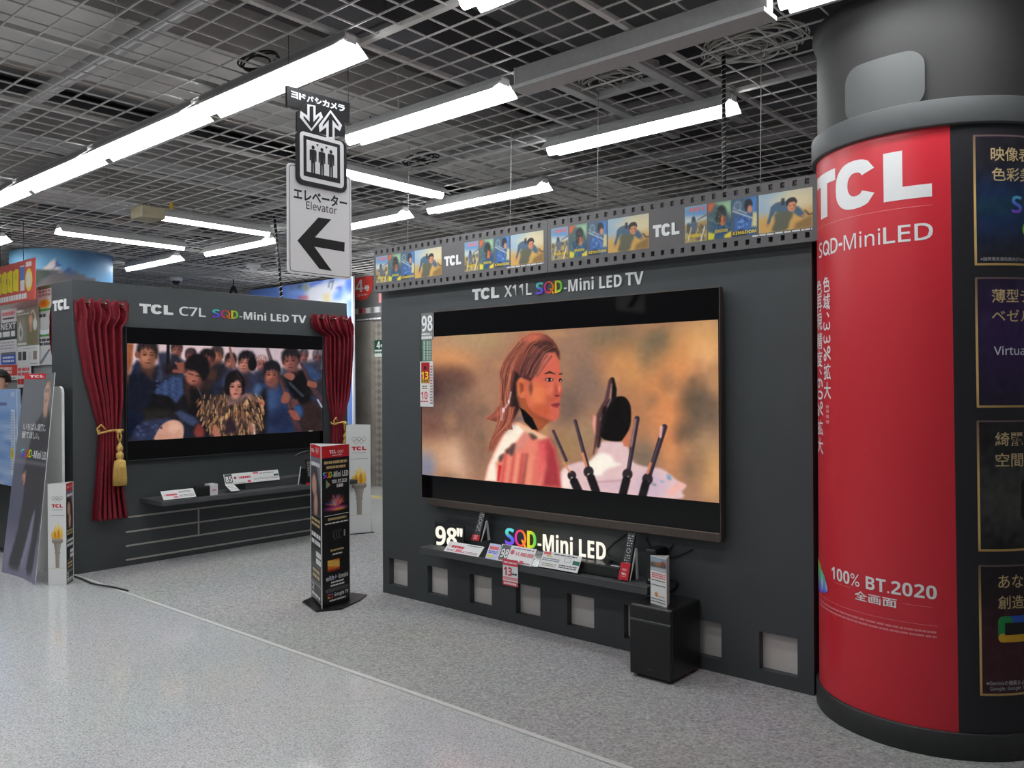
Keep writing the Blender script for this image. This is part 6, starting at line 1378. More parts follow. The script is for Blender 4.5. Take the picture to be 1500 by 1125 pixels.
# the same display turned to its white side, by the right-hand curtain
A, B = onZ(508, 784, 0), onZ(543.5, 781, 0); A, B = A[:2], B[:2]
d = B-A; nrm = np.array([-d[1], d[0]]); Cp = (A+B)/2 + nrm*.86
r_ = ray(543, 622); h2 = CZ + r_[2]*(np.hypot(*B)/np.hypot(r_[0], r_[1])) - .012
totem('white torch-printed floor display by the right-hand curtain of the curtained wall', [tuple(A), tuple(B), tuple(Cp)], h2, ['torch', 'photo', 'dark'], .012, plate=[tuple(A+(A-cc[:2])*0-d*.1-nrm*.06), tuple(B+d*.12-nrm*.06), tuple(Cp+nrm*.05)])
A, B = onZ(70.5, 857.5, 0)[:2], onZ(97.5, 857, 0)[:2]; d = B-A; nrm = np.array([-d[1], d[0]])
Cp = A + d*.35 + nrm*.9
B2 = onZ(101, 853, 0)[:2]
r_ = ray(84, 709); h3 = CZ + r_[2]*(np.hypot(*((A+B)/2))/np.hypot(r_[0], r_[1]))
P_ = [tuple(A), tuple(B), tuple(B + (B2-B)*1.0 + nrm*.55)]
totem('narrow white torch-printed floor display at the front corner of the curtained wall', P_, h3, ['torch', 'photo', 'dark'], .001)

# ============================================================ cardboard standee leaning on its white backing board
def st_pt(px, py, Y): return onY(px, py, Y)
bl, br = onZ(3, 838, 0), onZ(50, 858, 0)
Yb = (bl[1]+br[1])/2; Wd = br[0]-bl[0]; tl = onY(80, 546, Yb+.15); Hd = math.hypot(tl[2], .15)
class Lean(Pl):
    """a board leaning back and gently bowed"""
    bow = .03; tp = .14
    def _b(s, u): return s.bow*(1-((u/Wd)*2-1)**2)
    def _t(s, u, v): return u + (Wd-u)*s.tp*v/Hd
    def P(s, u, v, d=0.0): return Pl.P(s, s._t(u, v), v, d - s._b(u))
    def grid(s, U, V, d): return s.o + s._t(U, V)[..., None]*s.u + V[..., None]*s.v + (d - s._b(U))[..., None]*s.n
S = Lean((bl[0], Yb, .002), (1, 0, 0), (0, .15, tl[2])); Hd = tl[2]/S.v[2]
t = thing('cardboard_standee', 'tall grey cardboard standee showing a standing person in dark clothes, leaning at the left edge', 'standee', ((bl[0]+br[0])/2, Yb, 0))
def stand_art(c):
    c.poly([(-5, -5), (105, -5), (105, 60), (-5, 60)], (120, 123, 128), 2); c.poly([(-5, 42), (105, 42), (105, 105), (-5, 105)], (108, 108, 126), 6); c.poly([(-5, 80), (105, 84), (105, 105), (-5, 105)], (140, 138, 162), 12)
    c.poly([(40, 26), (56, 21), (66, 18), (86, 18), (98, 22), (104, 30), (104, 44), (98, 56), (96, 70), (86, 84), (82, 95), (66, 97), (60, 93), (70, 78), (70, 66), (58, 78), (44, 92), (36, 97), (14, 96), (16, 90), (26, 76), (30, 56), (22, 54), (28, 40)], (80, 79, 83), 1.6, 1, True)
    c.poly([(62, 70), (70, 66), (66, 80), (46, 95), (40, 95)], (150, 148, 172), 1.5); c.poly([(56, 21), (70, 17), (86, 18), (80, 24), (66, 25)], (92, 91, 94), 2)
    c.ell(76, 9.5, 16, 7.8, (128, 128, 132), .3, 0, .8).poly([(64, 14), (80, 14), (80, 20), (70, 22), (62, 18)], (198, 160, 140), 1).poly([(60, 8), (66, 4), (76, 3.4), (84, 7), (84, 12), (76, 16.5), (68, 16), (61, 12)], (208, 176, 154), .8, 1, True).ell(82, 10, 5, 5, (170, 140, 124), .8, 0, .7).poly([(60, 7), (64, 3.2), (76, 2.4), (86, 6), (86, 9), (80, 5), (68, 4.6)], (112, 104, 100), .8)
    for x in (66, 75): c.ell(x, 9.4, 2.6, .5, (84, 64, 60), .5); c.ell(x, 8.2, 3.4, .4, (104, 84, 78), .5)
    c.ell(69, 11.4, 1.8, .8, (172, 132, 118), .6).ell(69, 13.6, 3.4, .5, (160, 108, 102), .5)
    c.poly([(22, 50), (28, 49), (31, 53), (26, 56)], (208, 152, 128), .8); c.poly([(-5, 43.5), (105, 43.5), (105, 44.1), (-5, 44.1)], (140, 140, 146), .4)
cut = 1-.985
m = MB(); m.grid(S, 0, 0, Wd, Hd, 26, 60, by_uv(stand_art, (116, 119, 124), 0, 0, Wd, Hd), .0)
Uu, Vv = np.meshgrid(np.linspace(0, Wd, 26), [0, Hd]); Pb = S.grid(Uu, Vv, -.005)
m.add(Pb.reshape(-1, 3), [(26+i, 27+i, i+1, i) for i in range(25)], (210, 210, 208))
for u_ in (0, Wd): m.quad(S.P(u_, 0, -.005), S.P(u_, Hd, -.005), S.P(u_, Hd, 0), S.P(u_, 0, 0), (215, 215, 215))
for v_ in (0, Hd): m.add([S.P(u, v_, dd) for dd in (-.005, 0) for u in np.linspace(0, Wd, 26)], [(i, i+1, 27+i, 26+i) for i in range(25)], (215, 215, 215))
def so(px, py):
    r = ray(px, py); n_ = (S.o - _o) @ S.n / (r @ S.n); q_ = _o + r*n_ - S.o; u, v = q_ @ S.u, q_ @ S.v; k_ = S.tp*v/Hd; return (u - Wd*k_)/(1-k_), v
a = so(43, 538); b = so(62, 554); rv = so(43, 555)[1]; ru = so(62, 545)[0]
m.rect(S, 0.002, rv, ru, Hd-.002, (205, 56, 62), .001, 0)
tcl(m, S, ru*.2, rv+(Hd-rv)*.28, ru*.9, rv+(Hd-rv)*.72, (240, 240, 240), .002)
for txt_, x0, x1, y0, y1 in (('いちばん綺麗に、', 33, 65, 619, 630), ('観てほしい。', 31, 53, 631, 642)): m.text(S, txt_, so(x0, y0)[0], so(x0, y1)[1], so(x1, y0)[0], so(x0, y0)[1], (222, 222, 222), .002, .015)
a = so(27.6, 668.6); b = so(71, 667); sqd(m, S, a[0], a[1], min(b[0], Wd*.97), so(27.6, 657)[1], .002, .035, 0, (235, 235, 235), '-Mini LED', None, .36)
m.build('printed_board', PRINT, t)
MB().obox(S.P(Wd*.5, .05, -.06), (0, .0, 0) if False else S.u*.05, S.v*.9, S.n*.008).build('rear_strut', WHITEP, t)
xr = onY(91, 700, 2.66)[0]; zt = onY(86, 566, 2.66)[2]
S6 = PY(2.66)
t = thing('backing_board', 'plain white upright board standing behind the grey standee', 'board', (xr-.25, 2.66, 0))
MB().poly(S6, [(xr-.56, 0), (xr, 0), (xr, zt-.05), (xr-.012, zt-.018), (xr-.05, zt), (xr-.56, zt)], -.02, 0, (224, 225, 224)).build('board_panel', PRINT, t)
MB().box(xr-.5, xr-.02, 2.665, 2.72, 0, .02).build('board_foot', WHITEP, t)

# ============================================================ blue advertising panel on a black stand, with a shopper behind
S7 = PY(2.68); a = S7.uv(25.5, 714); b = S7.uv(24.5, 570)
BX1 = (a[0]+b[0])/2; BX0 = BX1-.75; bz0, bz1 = a[1], b[1]
t = thing('advertising_panel', 'light blue advertising panel on a black stand at the left edge', 'advertising panel', (BX0+.37, 2.7, 0))
def waves(c):
    c.poly([(0, 0), (100, 0), (100, 100), (0, 100)], (150, 178, 222), 1)
    for k in range(26): y = rng.uniform(25, 100); c.ell(rng.uniform(0, 95), y, rng.uniform(20, 50), rng.uniform(1.5, 4), [(190, 208, 236), (120, 158, 214), (100, 146, 208)][k % 3], .7, rng.uniform(-8, 8), .6)
m = slab(Pl((BX0, 2.68, bz0), (1, 0, 0), (0, 0, 1)), BX1-BX0, bz1-bz0, .03, (160, 185, 225)); m.grid(S7, BX0, bz0, BX1, bz1, 40, 40, by_uv(waves, (150, 178, 222), BX0, bz0, BX1, bz1), .001)
g7 = lambda x, y: S7.uv(x/10.225, 530+y/10.225)
m.rect(S7, g7(262, 500)[0], bz0, BX1, bz1, (222, 230, 240), .0014)
a, b = g7(168, 1100), g7(225, 715); m.rect(S7, a[0], bz0+.1, b[0], b[1], (205, 216, 232), .0016); dashes(m, S7, a[0]+.01, bz0+.14, b[0]-.01, b[1]-.02, 22, (165, 172, 185), .002, .6, .5, 3)
a, b = g7(-40, 660), g7(105, 600); dashes(m, S7, a[0], a[1], b[0], b[1], 1, (110, 120, 165), .0016, .7, .1, 4); a, b = g7(165, 520), g7(220, 450); m.rect(S7, a[0], a[1], b[0], b[1], (190, 205, 230), .0016)
c_ = S7.uv(18, 664.5); m.disc(S7, c_[0], c_[1], .034, .055, (232, 205, 60), .0022); m.disc(S7, c_[0], c_[1], .02, .035, (200, 165, 40), .0026)
m.build('printed_panel', GLOSSP, t)
for x in (BX1-.16, BX0+.1): MB().bbox(x, x+.07, 2.715, 2.78, .02, bz0+.2, .004).build('stand_post', BLACK, t)
MB().bbox(BX0+.05, BX1-.06, 2.70, 2.95, 0, .03, .006).build('stand_base', BLACK, t)
MB().bbox(BX0+.1, BX1-.09, 2.715, 2.76, .03, bz0-.005, .004).build('lower_board', SATIN, t)
# shopper: one continuous skinned body, seen only as the top of a head above the panel
hp = onY(1, 566, 2.97)
def person(x, y, rot):
    t = thing('person', 'person with black hair standing behind the blue panel, mostly out of frame', 'person', (x, y, 0))
    J = {'pelvis': (0, 0, .92, .13), 'waist': (0, 0, 1.04, .115), 'chest': (0, .01, 1.24, .135), 'neckb': (0, 0, 1.38, .06), 'neck': (0, .01, 1.43, .05), 'head0': (0, .015, 1.5, .075), 'head1': (0, .02, 1.58, .088), 'head2': (0, .015, 1.64, .06)}
    E_ = [('pelvis', 'waist'), ('waist', 'chest'), ('chest', 'neckb'), ('neckb', 'neck'), ('neck', 'head0'), ('head0', 'head1'), ('head1', 'head2')]
    for s_, n in ((-1, 'l'), (1, 'r')):
        J.update({n+'sh': (s_*.16, 0, 1.33, .055), n+'el': (s_*.21, .0, 1.07, .042), n+'wr': (s_*.2, .07, .86, .03), n+'ha': (s_*.195, .09, .79, .026), n+'hip': (s_*.09, 0, .86, .09), n+'kn': (s_*.1, .015, .48, .06), n+'an': (s_*.1, -.01, .09, .042), n+'to': (s_*.11, .13, .035, .034)})
        E_ += [('chest', n+'sh'), (n+'sh', n+'el'), (n+'el', n+'wr'), (n+'wr', n+'ha'), ('pelvis', n+'hip'), (n+'hip', n+'kn'), (n+'kn', n+'an'), (n+'an', n+'to')]
        for k in range(5):
            J[n+'f%d' % k] = (s_*(.195 if k < 4 else .17), .075+.012*k if k < 4 else .12, .72+(.006, 0, .004, .012, .03)[k], .008)
            E_.append((n+'ha', n+'f%d' % k))
    ks = list(J); me = bpy.data.meshes.new('body'); ca, sa = math.cos(rot), math.sin(rot)
    me.from_pydata([(J[k][0]*ca-J[k][1]*sa, J[k][0]*sa+J[k][1]*ca, J[k][2]) for k in ks], [(ks.index(a), ks.index(b)) for a, b in E_], [])
    o = bpy.data.objects.new('body', me); C.objects.link(o); md = o.modifiers.new('skin', 'SKIN')
    for i, k in enumerate(ks): v = me.skin_vertices[0].data[i]; v.radius = (J[k][3]*(1.0 if k not in ('chest', 'waist', 'pelvis') else 1.15), J[k][3]); v.use_root = (k == 'pelvis')
    md.use_smooth_shade = True; sb = o.modifiers.new('sub', 'SUBSURF'); sb.levels = 2; sb.render_levels = 2
    dg = bpy.context.evaluated_depsgraph_get(); m2 = bpy.data.meshes.new_from_object(o.evaluated_get(dg)); bpy.data.objects.remove(o)
    b = bpy.data.objects.new('body', m2); C.objects.link(b); b.parent = t
    m2.materials.clear()
    for mt_ in (mat('dark_jacket', (44, 46, 54), .8), mat('skin', (205, 160, 138), .5, var=.03), mat('dark_trousers', (34, 35, 40), .8)): m2.materials.append(mt_)
    for p in m2.polygons: z = p.center.z; p.material_index = 1 if (z > 1.41 or (z < .86 and abs(p.center.x*ca+p.center.y*sa) > .165)) else (2 if z < .9 else 0)
    f_ = lambda X, Y, Z: (x+X*ca-Y*sa, y+X*sa+Y*ca, Z)
    bm = bmesh.new(); bmesh.ops.create_uvsphere(bm, u_segments=24, v_segments=16, radius=1)
    bmesh.ops.delete(bm, geom=[v for v in bm.verts if v.co.z < -.35 or (v.co.y > .45 and v.co.z < .3)], context='VERTS')
    for v in bm.verts: v.co = Vector(f_(v.co.x*.103, .012+v.co.y*.115, 1.575+v.co.z*.118))
    MB().bm(bm, smooth=True).build('hair', mat('black_hair', (24, 22, 22), .5, bump=.3, scale=120), t)
    fc = MB()
    for s_ in (-1, 1): fc.lathe(f_(s_*.032, .096, 1.575), [(.004, 0), (.011, .004), (.004, .008)], 10, (40, 30, 28)); fc.lathe(f_(s_*.09, .01, 1.55), [(.006, -.03), (.014, 0), (.006, .03)], 8, (200, 150, 130))
    fc.lathe(f_(0, .1, 1.52), [(.017, 0), (.011, .025), (.005, .05)], 8, (205, 158, 136)); fc.tube([f_(-.022, .096, 1.487), f_(0, .102, 1.485), f_(.022, .096, 1.487)], .005, 6, (165, 95, 90))
    fc.build('face', vmat('face_features', .5), t)
    return t
person(hp[0]-.02, 2.97, R(-150))

# ============================================================ the far left: mural column and poster rack
mc = onZ(87, 362.5, GZ); MX, MYc = mc[0]-.5, 4.15
L_, D_ = 0, 0
KM = Cy(MX, MYc, .56)
t = thing('mural_column', 'round column printed with a blue sky and snowy mountain, far behind the curtained wall', 'column', (MX, MYc, 0))
MB().lathe((MX, MYc, 0), [(.555, 0), (.555, 3.13), (.54, 3.13), (.54, 4.3)], 64).build('column_core', mat('pale_column', (170, 180, 190), .6), t)
def mural(c):
    c.poly([(-50, -50), (800, -50), (800, 900), (-50, 900)], (96, 150, 190), 1); c.poly([(0, 340), (60, 340), (60, 480), (0, 480)], (120, 172, 206), 24); c.poly([(90, 330), (240, 330), (240, 400), (110, 396)], (62, 98, 132), 24)
    c.poly([(50, 394), (62, 393), (73, 386), (80, 380), (90, 394), (97, 396), (104, 393), (112, 398), (125, 404), (138, 408), (150, 420), (150, 600), (0, 600), (0, 396)], (96, 94, 100), .8)
    c.poly([(62, 393.5), (70, 387), (79.5, 380), (81, 387), (91, 398), (84, 396), (79, 393), (74, 396), (69, 393)], (215, 206, 204), .6); c.poly([(79.5, 380), (84, 384), (91, 394), (92, 398), (86, 394), (81, 389)], (58, 88, 150), .6); c.poly([(79, 390), (86, 390), (92, 399), (84, 396)], (205, 205, 215), .8, .8)
    c.poly([(92, 399), (98, 392), (102, 391), (108, 400), (112, 404), (98, 403)], (66, 90, 140), .8); c.poly([(50, 394), (70, 396), (76, 400), (60, 412), (50, 420)], (62, 74, 66), 2); c.poly([(60, 410), (90, 398), (112, 404), (90, 425), (60, 430)], (104, 98, 98), 3, .7)
m = MB(); u0, u1 = -1.75, .75
m.grid(KM, u0, 1.2, u1, 3.125, 90, 60, by_pixel(mural, (96, 150, 190)), .003); m.build('printed_mural', PRINT, t)
RY = 3.25; SR = PY(RY)
t = thing('poster_rack', 'tall grey rack board holding the posters at the far left', 'rack', (-10.5, RY+.1, 0))
xR = SR.uv(75.5, 560)[0]; zT = SR.uv(60, 418)[1]
MB().bbox(-12.2, xR, RY+.02, RY+.3, 0, zT, .005).build('rack_board', mat('rack_grey', (150, 150, 148), .6), t)
MB().bbox(-12.2, xR, RY-.01, RY+.3, 0, .35, .005).build('rack_plinth', mat('rack_grey', (150, 150, 148), .6), t)
def g1(x, y): return SR.uv(x/10.225, 430+y/10.225)
def poster(name, label, x0, y0, x1, y1, fn, base=(226, 226, 226), d=0.0, cat='poster'):
    SS = PY(RY-d); g_ = lambda x, y: SS.uv(x/10.225, 430+y/10.225)
    a, b = g_(x0, y1), g_(x1, y0); b = (b[0], (g_((x0+x1)/2, y0)[1])); a = (a[0], g_((x0+x1)/2, y1)[1])
    w_, h_ = b[0]-a[0], b[1]-a[1]; S_ = Pl((a[0], RY-d, a[1]), (1, 0, 0), (0, 0, 1)); m = slab(S_, w_, h_, .012, base); fn(m, S_, w_, h_)
    return top(m, name, PRINT, label, cat, S_.P(w_/2, 0), 'posters on the rack at the far left')
def q1(m, S, w_, h_):
    for z0, z1, cl in ((.955, 1, (62, 92, 62)), (.68, .71, (70, 150, 60)), (.36, .385, (80, 150, 70))): m.rect(S, 0, h_*z0, w_, h_*z1, cl, .001)
    m.rect(S, 0, h_*.0, w_, h_*.35, (208, 208, 208), .0008); m.text(S, '最長5年', w_*.06, h_*.91, w_*.96, h_*.945, DK, .0012, .012); m.text(S, '延長保証', w_*.06, h_*.865, w_*.96, h_*.9, DK, .0012, .012)
    m.disc(S, w_*.48, h_*.77, w_*.4, h_*.055, (212, 172, 40), .0012); m.disc(S, w_*.48, h_*.77, w_*.24, h_*.034, (226, 130, 40), .0016); dashes(m, S, w_*.04, h_*.6, w_*.6, h_*.65, 1, DK, .0012, .8, .2, 2); m.ring(S, w_*.5, h_*.44, w_*.4, h_*.06, .05, (225, 232, 234), .001, 0, 20, 150, 390); dashes(m, S, w_*.06, h_*.24, w_*.9, h_*.34, 2, DK, .0012, .7, .18, 3); m.poly(S, [(w_*.05, h_*.02), (w_*.3, h_*.02), (w_*.95, h_*.2), (w_*.8, h_*.2)], .001, None, (120, 130, 138))
poster('poster', 'tall poster with green bands and a gold seal, beside the curtain edge', 570, -120, 772, 1070, q1, (196, 200, 198), .0)
def art_head(c):
    c.poly([(0, 0), (100, 0), (100, 100), (0, 100)], (150, 148, 132), 1); c.poly([(40, 20), (100, 20), (100, 100), (50, 100)], (128, 124, 102), 12); c.ell(78, 38, 16, 30, (140, 128, 100), .4); c.poly([(62, 60), (80, 60), (92, 100), (56, 100)], (132, 124, 92), 6)
    c.ell(66, 34, 9, 15, (216, 172, 140), .25).poly([(62, 44), (72, 44), (70, 66), (62, 64)], (205, 160, 130), 3).ell(86, 46, 9, 16, (222, 222, 220), .2); c.line([(70, 14), (78, 8), (88, 24), (88, 40)], 5, (226, 226, 222), 1.5)
    c.ell(18, 66, 12, 20, (206, 208, 206), .25).ell(19, 64, 5, 12, (120, 120, 118), .4); c.line([(10, 60), (16, 36), (26, 60)], 4, (220, 222, 220), 1.5)
def q2(m, S, w_, h_): m.grid(S, 0, 0, w_, h_, 30, 46, by_uv(art_head, (150, 148, 132), 0, 0, w_, h_), .0008); dashes(m, S, 0, h_*.9, w_*.34, h_*.98, 1, (235, 235, 235), .0012, .8, .3, 2); dashes(m, S, w_*.02, h_*.83, w_*.62, h_*.88, 1, (225, 225, 222), .0012, .7, .1, 3); m.rect(S, w_*.03, h_*.02, w_*.46, h_*.08, (225, 225, 222), .0012)
poster('poster', 'poster of a person wearing white headphones', 255, 215, 570, 775, q2, (150, 148, 132), .02)
def q3(m, S, w_, h_):
    for k, x in enumerate((.04, .26, .52, .76)): m.rect(S, w_*x, h_*.3, w_*(x+.17), h_*.72, [(96, 96, 96), (70, 74, 78), (214, 214, 214), (150, 132, 124)][k], .001)
    dashes(m, S, w_*.3, h_*.82, w_*.9, h_*.9, 1, (190, 190, 190), .001, .5, .1, 4); dashes(m, S, w_*.6, h_*.08, w_*.95, h_*.14, 1, (150, 150, 150), .001, .5, .1, 5)
poster('poster', 'white poster with four small pictures below the headphones poster', 262, 780, 575, 1085, q3, (228, 228, 226), .02)
def q4(m, S, w_, h_): dashes(m, S, w_*.06, h_*.5, w_*.92, h_*.82, 1, (225, 130, 140), .001, .8, .08, 2); dashes(m, S, w_*.1, h_*.2, w_*.9, h_*.4, 1, DK, .001, .6, .08, 3)
poster('price_card', 'small white card with pink print above the NEXT board', 22, 232, 240, 432, q4, (230, 226, 226), .02, 'card')
def q5(m, S, w_, h_): m.text(S, '-NEXT', w_*.5, h_*.56, w_*.985, h_*.94, (238, 238, 238), .001, .06); dashes(m, S, w_*.02, h_*.56, w_*.46, h_*.9, 1, (238, 238, 238), .001, .9, .1, 4); dashes(m, S, w_*.02, h_*.1, w_*.98, h_*.46, 1, (238, 238, 238), .001, .9, .08, 5)
poster('sign_board', 'dark grey board with white bold letters ending in NEXT', -260, 450, 245, 690, q5, (86, 90, 92), .02, 'sign')
def q6(m, S, w_, h_):
    dashes(m, S, w_*.05, h_*.6, w_*.95, h_*.95, 3, (190, 180, 184), .001, .4, .06, 6)
    for a_, b_ in ((0, .52), (.55, .98)): m.rect(S, w_*a_, h_*.02, w_*b_, h_*.5, (74, 96, 190), .001); m.rect(S, w_*a_, h_*.4, w_*b_, h_*.5, (120, 126, 130), .0012); dashes(m, S, w_*(a_+.05), h_*.08, w_*(b_-.04), h_*.36, 2, (225, 230, 245), .0014, .6, .14, 7)
poster('poster', 'white poster with two blue boxes, under the NEXT board', -240, 705, 245, 1075, q6, (228, 228, 230), .02)
def q7(m, S, w_, h_): m.rect(S, 0, h_*.3, w_, h_, (214, 76, 66), .001); dashes(m, S, w_*.4, h_*.4, w_*.85, h_*.9, 2, (240, 215, 210), .0014, .8, .1, 8); dashes(m, S, w_*.5, h_*.06, w_*.95, h_*.2, 1, (120, 130, 120), .001, .6, .1, 9)
poster('poster', 'red and white strip poster just above the person behind the blue panel', -240, 1080, 260, 1300, q7, (230, 228, 226), .02)
def q8(m, S, w_, h_): dashes(m, S, w_*.05, h_*.86, w_*.95, h_*.99, 2, (220, 100, 105), .001, .7, .12, 2); dashes(m, S, w_*.03, h_*.74, w_*.97, h_*.83, 1, (210, 60, 66), .001, .9, .16, 3); m.rect(S, w_*.1, h_*.46, w_*.8, h_*.7, (120, 100, 92), .001); m.rect(S, w_*.2, h_*.6, w_*.5, h_*.7, (60, 60, 60), .0014); dashes(m, S, w_*.05, h_*.2, w_*.9, h_*.42, 3, (200, 150, 145), .001, .5, .15, 4); m.rect(S, w_*.0, h_*.0, w_*.9, h_*.12, (40, 42, 40), .001); m.rect(S, w_*.05, h_*.04, w_*.5, h_*.08, (200, 215, 50), .0014)
poster('poster', 'narrow red and white poster seen between the blue panel and the grey standee', 265, 1090, 450, 2150, q8, (228, 226, 224), .02)
# red and yellow banner hung from the ceiling
SH = PY(3.1); a = SH.uv(51, 438); b = SH.uv(47.5, 377)
hx1 = a[0]; hx0 = hx1-1.25; hz1 = SH.uv(47.5, 378)[1]; hz0 = SH.uv(51, 438)[1]
t = thing('hanging_banner', 'red banner with big yellow lettering hanging at the far left edge', 'banner', ((hx0+hx1)/2, 3.1, hz0))
m = slab(Pl((hx0, 3.1, hz0), (1, 0, 0), (0, 0, 1)), hx1-hx0, hz1-hz0, .012, (208, 92, 82)); W_, H_ = hx1-hx0, hz1-hz0
rn = random.Random(4)
for k in range(5): m.poly(SH, [(hx0+W_*(.02+.13*k), hz0+H_*.3), (hx0+W_*(.14+.13*k), hz0+H_*.26), (hx0+W_*(.145+.13*k), hz0+H_*.8), (hx0+W_*(.09+.13*k), hz0+H_*.84), (hx0+W_*(.025+.13*k), hz0+H_*.78)], .001, None, (244, 224, 50))
for k in range(9): u_ = hx0+W_*(.04+.07*k); m.rect(SH, u_, hz0+H_*(.4+.2*rn.random()), u_+.012, hz0+H_*(.6+.15*rn.random()), (120, 100, 40), .0014)
m.rect(SH, hx0+W_*.7, hz0+H_*.26, hx0+W_*.79, hz0+H_*.88, (228, 230, 232), .001); m.rect(SH, hx0+W_*.7, hz0+H_*.52, hx0+W_*.79, hz0+H_*.85, (92, 132, 205), .0014); m.disc(SH, hx0+W_*.88, hz0+H_*.5, W_*.075, H_*.28, (240, 215, 80), .001); m.disc(SH, hx0+W_*.88, hz0+H_*.5, W_*.05, H_*.2, (226, 222, 205), .0014); dashes(m, SH, hx0+W_*.02, hz0+H_*.05, hx0+W_*.84, hz0+H_*.2, 1, (240, 240, 238), .001, .9, .03, 6); m.rect(SH, hx0+W_*.82, hz0+H_*.82, hx0+W_*.94, hz0+H_*.94, (235, 215, 212), .001)
m.build('printed_sheet', PRINT, t)
for x in (hx0+.3, hx1-.3): MB().tube([(x, 3.105, hz1-.02), (x, 3.105, GZ+.02)], .003, 5).build('hanging_wire', CABLE, t)

# ============================================================ the passage between the walls: advertising partition, lift
AY = 7.55; SA = PY(AY); ax1 = SA.uv(517.5, 500)[0]; ax0 = -12.2; az = SA.uv(513, 405)[1]
t = thing('advertising_partition', 'tall blue and white printed partition beside the lift, behind the curtained wall', 'partition', ((ax0+ax1)/2, AY+.05, 0))
def ad(c):
    c.T = (400, 395, 8.82); c.poly([(-200, -200), (1300, -200), (1300, 3000), (-200, 3000)], (108, 142, 216), 2)
    c.poly([(470, 190), (640, 160), (940, 120), (930, 3000), (380, 3000), (390, 330)], (216, 218, 228), 8); c.poly([(470, 185), (600, 140), (660, 120), (640, 160), (480, 230)], (84, 116, 205), 3)
    for p_, cl in (((250, 235), (110, 120, 160)), ((340, 225), (86, 96, 110)), ((420, 230), (150, 150, 110))): c.poly([(p_[0]-35, p_[1]-30), (p_[0]+30, p_[1]-40), (p_[0]+35, p_[1]+30), (p_[0]-30, p_[1]+38)], cl, 4)
    c.poly([(200, 270), (380, 250), (380, 330), (190, 330)], (128, 160, 226), 8); c.poly([(330, 350), (440, 345), (445, 380), (345, 380)], (190, 70, 80), 4); c.line([(730, 150), (780, 150), (755, 240), (715, 215), (730, 150)], 9, (80, 84, 96), 1)
    c.poly([(640, 330), (730, 300), (740, 420), (660, 420)], (214, 198, 150), 5); c.poly([(780, 330), (860, 230), (920, 210), (920, 300), (880, 400), (780, 390)], (118, 156, 226), 6); c.poly([(820, 230), (880, 215), (870, 260)], (70, 96, 190), 4); c.poly([(950, 150), (1030, 130), (1030, 240), (950, 250)], (86, 122, 214), 5); c.poly([(950, 320), (1010, 310), (1010, 380), (950, 390)], (196, 206, 232), 5)
m = slab(Pl((ax0, AY, 0), (1, 0, 0), (0, 0, 1)), ax1-ax0, az, .03, (200, 205, 215)); m.grid(SA, ax0, 0, ax1-.03, az, 90, 90, by_pixel(ad, (108, 142, 216)), .002); m.rect(SA, ax1-.03, 0, ax1, az, (238, 240, 245), .003); m.build('printed_partition', PRINT, t)
EY = 8.03; SE = PY(EY); ez = SE.uv(545, 470)[1]
ex0 = ax1-.6
t = thing('elevator', 'steel lift front with patterned door in the passage between the two walls', 'elevator', (-9.0, EY+.1, 0))
MB().box(ex0, -5.6, EY, EY+.3, ez, 3.13).build('sign_fascia', mat('fascia_grey', (104, 104, 104), .5), t)
xd = SE.uv(544, 600)[0]
for x0, x1 in ((ex0, xd), (-7.9, -5.6)): MB().box(x0, x1, EY, EY+.25, 0, ez).build('steel_jamb', mat('lift_steel', (176, 170, 160), .35, .45, var=.15, scale=5), t)
m_, t_, b_ = nodes('patterned_lift_door'); tc = t_.nodes.new('ShaderNodeTexCoord'); mp = t_.nodes.new('ShaderNodeMapping'); mp.inputs['Rotation'].default_value = (0, R(45), 0); mp.inputs['Scale'].default_value = (13, 13, 13)
ck = t_.nodes.new('ShaderNodeTexChecker'); ck.inputs['Scale'].default_value = 1; ck.inputs['Color1'].default_value = (*lin((172, 167, 158)), 1); ck.inputs['Color2'].default_value = (*lin((136, 132, 125)), 1)
t_.links.new(tc.outputs['Object'], mp.inputs[0]); t_.links.new(mp.outputs[0], ck.inputs[0]); t_.links.new(ck.outputs[0], b_.inputs['Base Color']); b_.inputs['Roughness'].default_value = .4; b_.inputs['Metallic'].default_value = .25
for x0, x1 in ((xd, xd+.8), (xd+.805, -7.9)): MB().box(x0, x1, EY+.08, EY+.12, 0, ez).build('door_panel', m_, t)
m = MB(); ge = lambda x, y: SE.uv(400+x/8.82, 395+y/8.82)
a = ge(1052, 410); b = ge(1290, 80); W_, H_ = b[0]-a[0], b[1]-a[1]
o = [(a[0], b[1]-.0), (a[0], a[1]+H_*.5)] + [(a[0]+W_*(.4-.4*math.cos(R(q_))), a[1]+H_*.5-H_*.5*math.sin(R(q_))) for q_ in range(15, 91, 15)] + [(a[0]+W_*(.4+.6*math.sin(R(q_))), a[1]+H_*.62-H_*.62*math.cos(R(q_))) for q_ in range(15, 91, 15)] + [(b[0], b[1])]
m.poly(SE, o, .002, .012, (232, 76, 66)); m.text(SE, '4', a[0]+W_*.1, a[1]+H_*.36, a[0]+W_*.52, a[1]+H_*.9, (240, 238, 236), .014, .05); m.text(SE, '号', a[0]+W_*.56, a[1]+H_*.38, a[0]+W_*.86, a[1]+H_*.62, (240, 238, 236), .014, .04); m.text(SE, 'エレベーター', a[0]+W_*.2, a[1]+H_*.17, a[0]+W_*.76, a[1]+H_*.29, (240, 225, 222), .014, .04)
tag(m.build('lift_number_sign', PRINT, t), 'red shield with white 4')
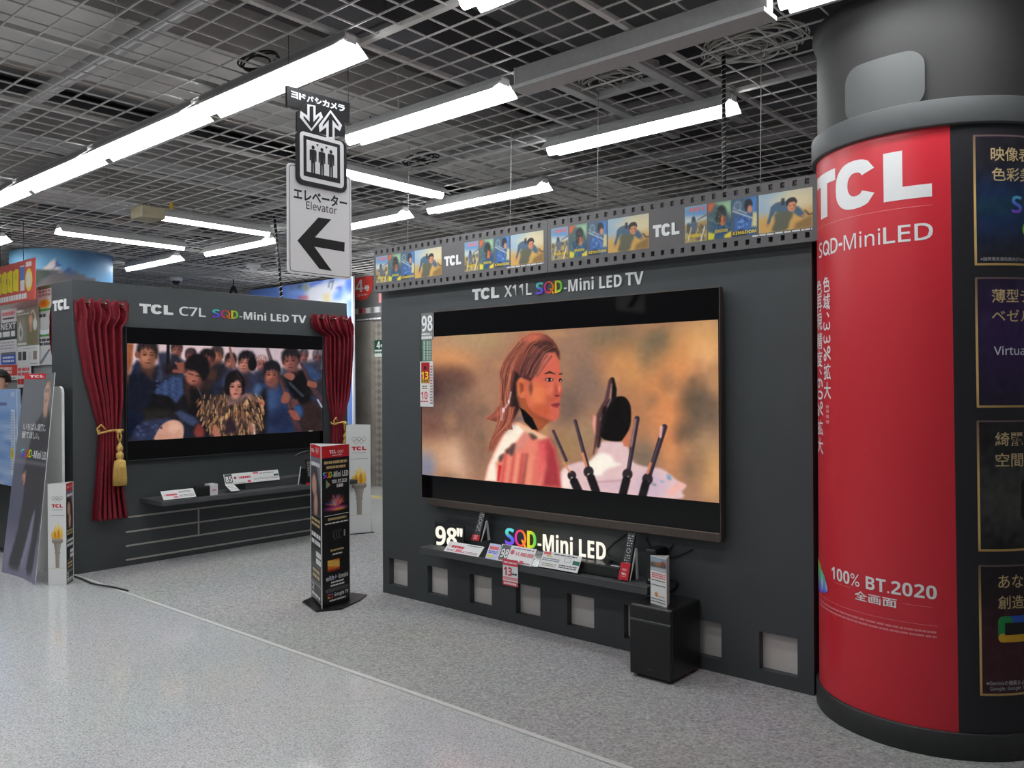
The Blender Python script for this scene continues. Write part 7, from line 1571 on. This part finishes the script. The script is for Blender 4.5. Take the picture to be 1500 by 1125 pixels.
m = MB(); a = ge(1055, 580); b = ge(1440, 470); m.grid(SE, a[0], a[1], b[0]+.4, b[1], 40, 8, by_uv(lambda c: [c.poly([(x, 0), (x+9, 0), (x+9, 100), (x, 100)], cl, 1) for x, cl in ((0, (205, 200, 180)), (9, (120, 60, 56)), (16, (200, 110, 115)), (24, (214, 214, 212)), (34, (130, 130, 130)), (44, (210, 210, 210)), (54, (120, 120, 124)), (62, (205, 205, 205)), (72, (222, 200, 130)), (82, (150, 150, 150)), (91, (210, 205, 200)))], (200, 200, 200), a[0], a[1], b[0]+.4, b[1]), .004)
a = ge(1078, 665); b = ge(1435, 610); dashes(m, SE, a[0], a[1], b[0], b[1], 1, (236, 236, 236), .004, .8, .06, 3); a = ge(1368, 430); b = ge(1436, 300); m.rect(SE, a[0], a[1], b[0], b[1], (225, 150, 150), .004)
for x in (1310, 1385): a = ge(x, 275); b = ge(x+25, 225); m.rect(SE, a[0], a[1], b[0], b[1], (236, 190, 190), .004)
m.build('fascia_print', PRINT, t)
SD = PY(EY+.08); a = SD.uv(547.5, 523); b = SD.uv(566, 497.5); m = MB().box(a[0], b[0], EY+.07, EY+.079, a[1], b[1], (214, 224, 216)); SD2 = PY(EY+.07); W_, H_ = b[0]-a[0], b[1]-a[1]
m.rect(SD2, a[0], a[1]+H_*.42, b[0], b[1], (34, 78, 58), .001); m.text(SD2, '4', a[0]+W_*.28, a[1]+H_*.5, a[0]+W_*.55, a[1]+H_*.92, (236, 240, 238), .002, .04); m.text(SD2, '号', a[0]+W_*.58, a[1]+H_*.52, a[0]+W_*.8, a[1]+H_*.74, (236, 240, 238), .002, .04); dashes(m, SD2, a[0]+W_*.1, a[1]+H_*.18, b[0]-W_*.05, a[1]+H_*.36, 1, (60, 90, 80), .002, .7, .1, 3)
tag(m.build('door_sign', PRINT, t), 'small green sign with white 4')
S = Pl((0, 0, 0), (1, 0, 0), (0, 1, 0)); a = onZ(536, 727, 0)
top(MB().box(-9.7, -7.8, a[1]-.03, a[1]+.12, 0, .003), 'floor_marking', mat('yellow_tape', (205, 190, 130), .5), 'yellow strip marked on the floor in front of the lift', 'marking', (-8.7, a[1], 0))
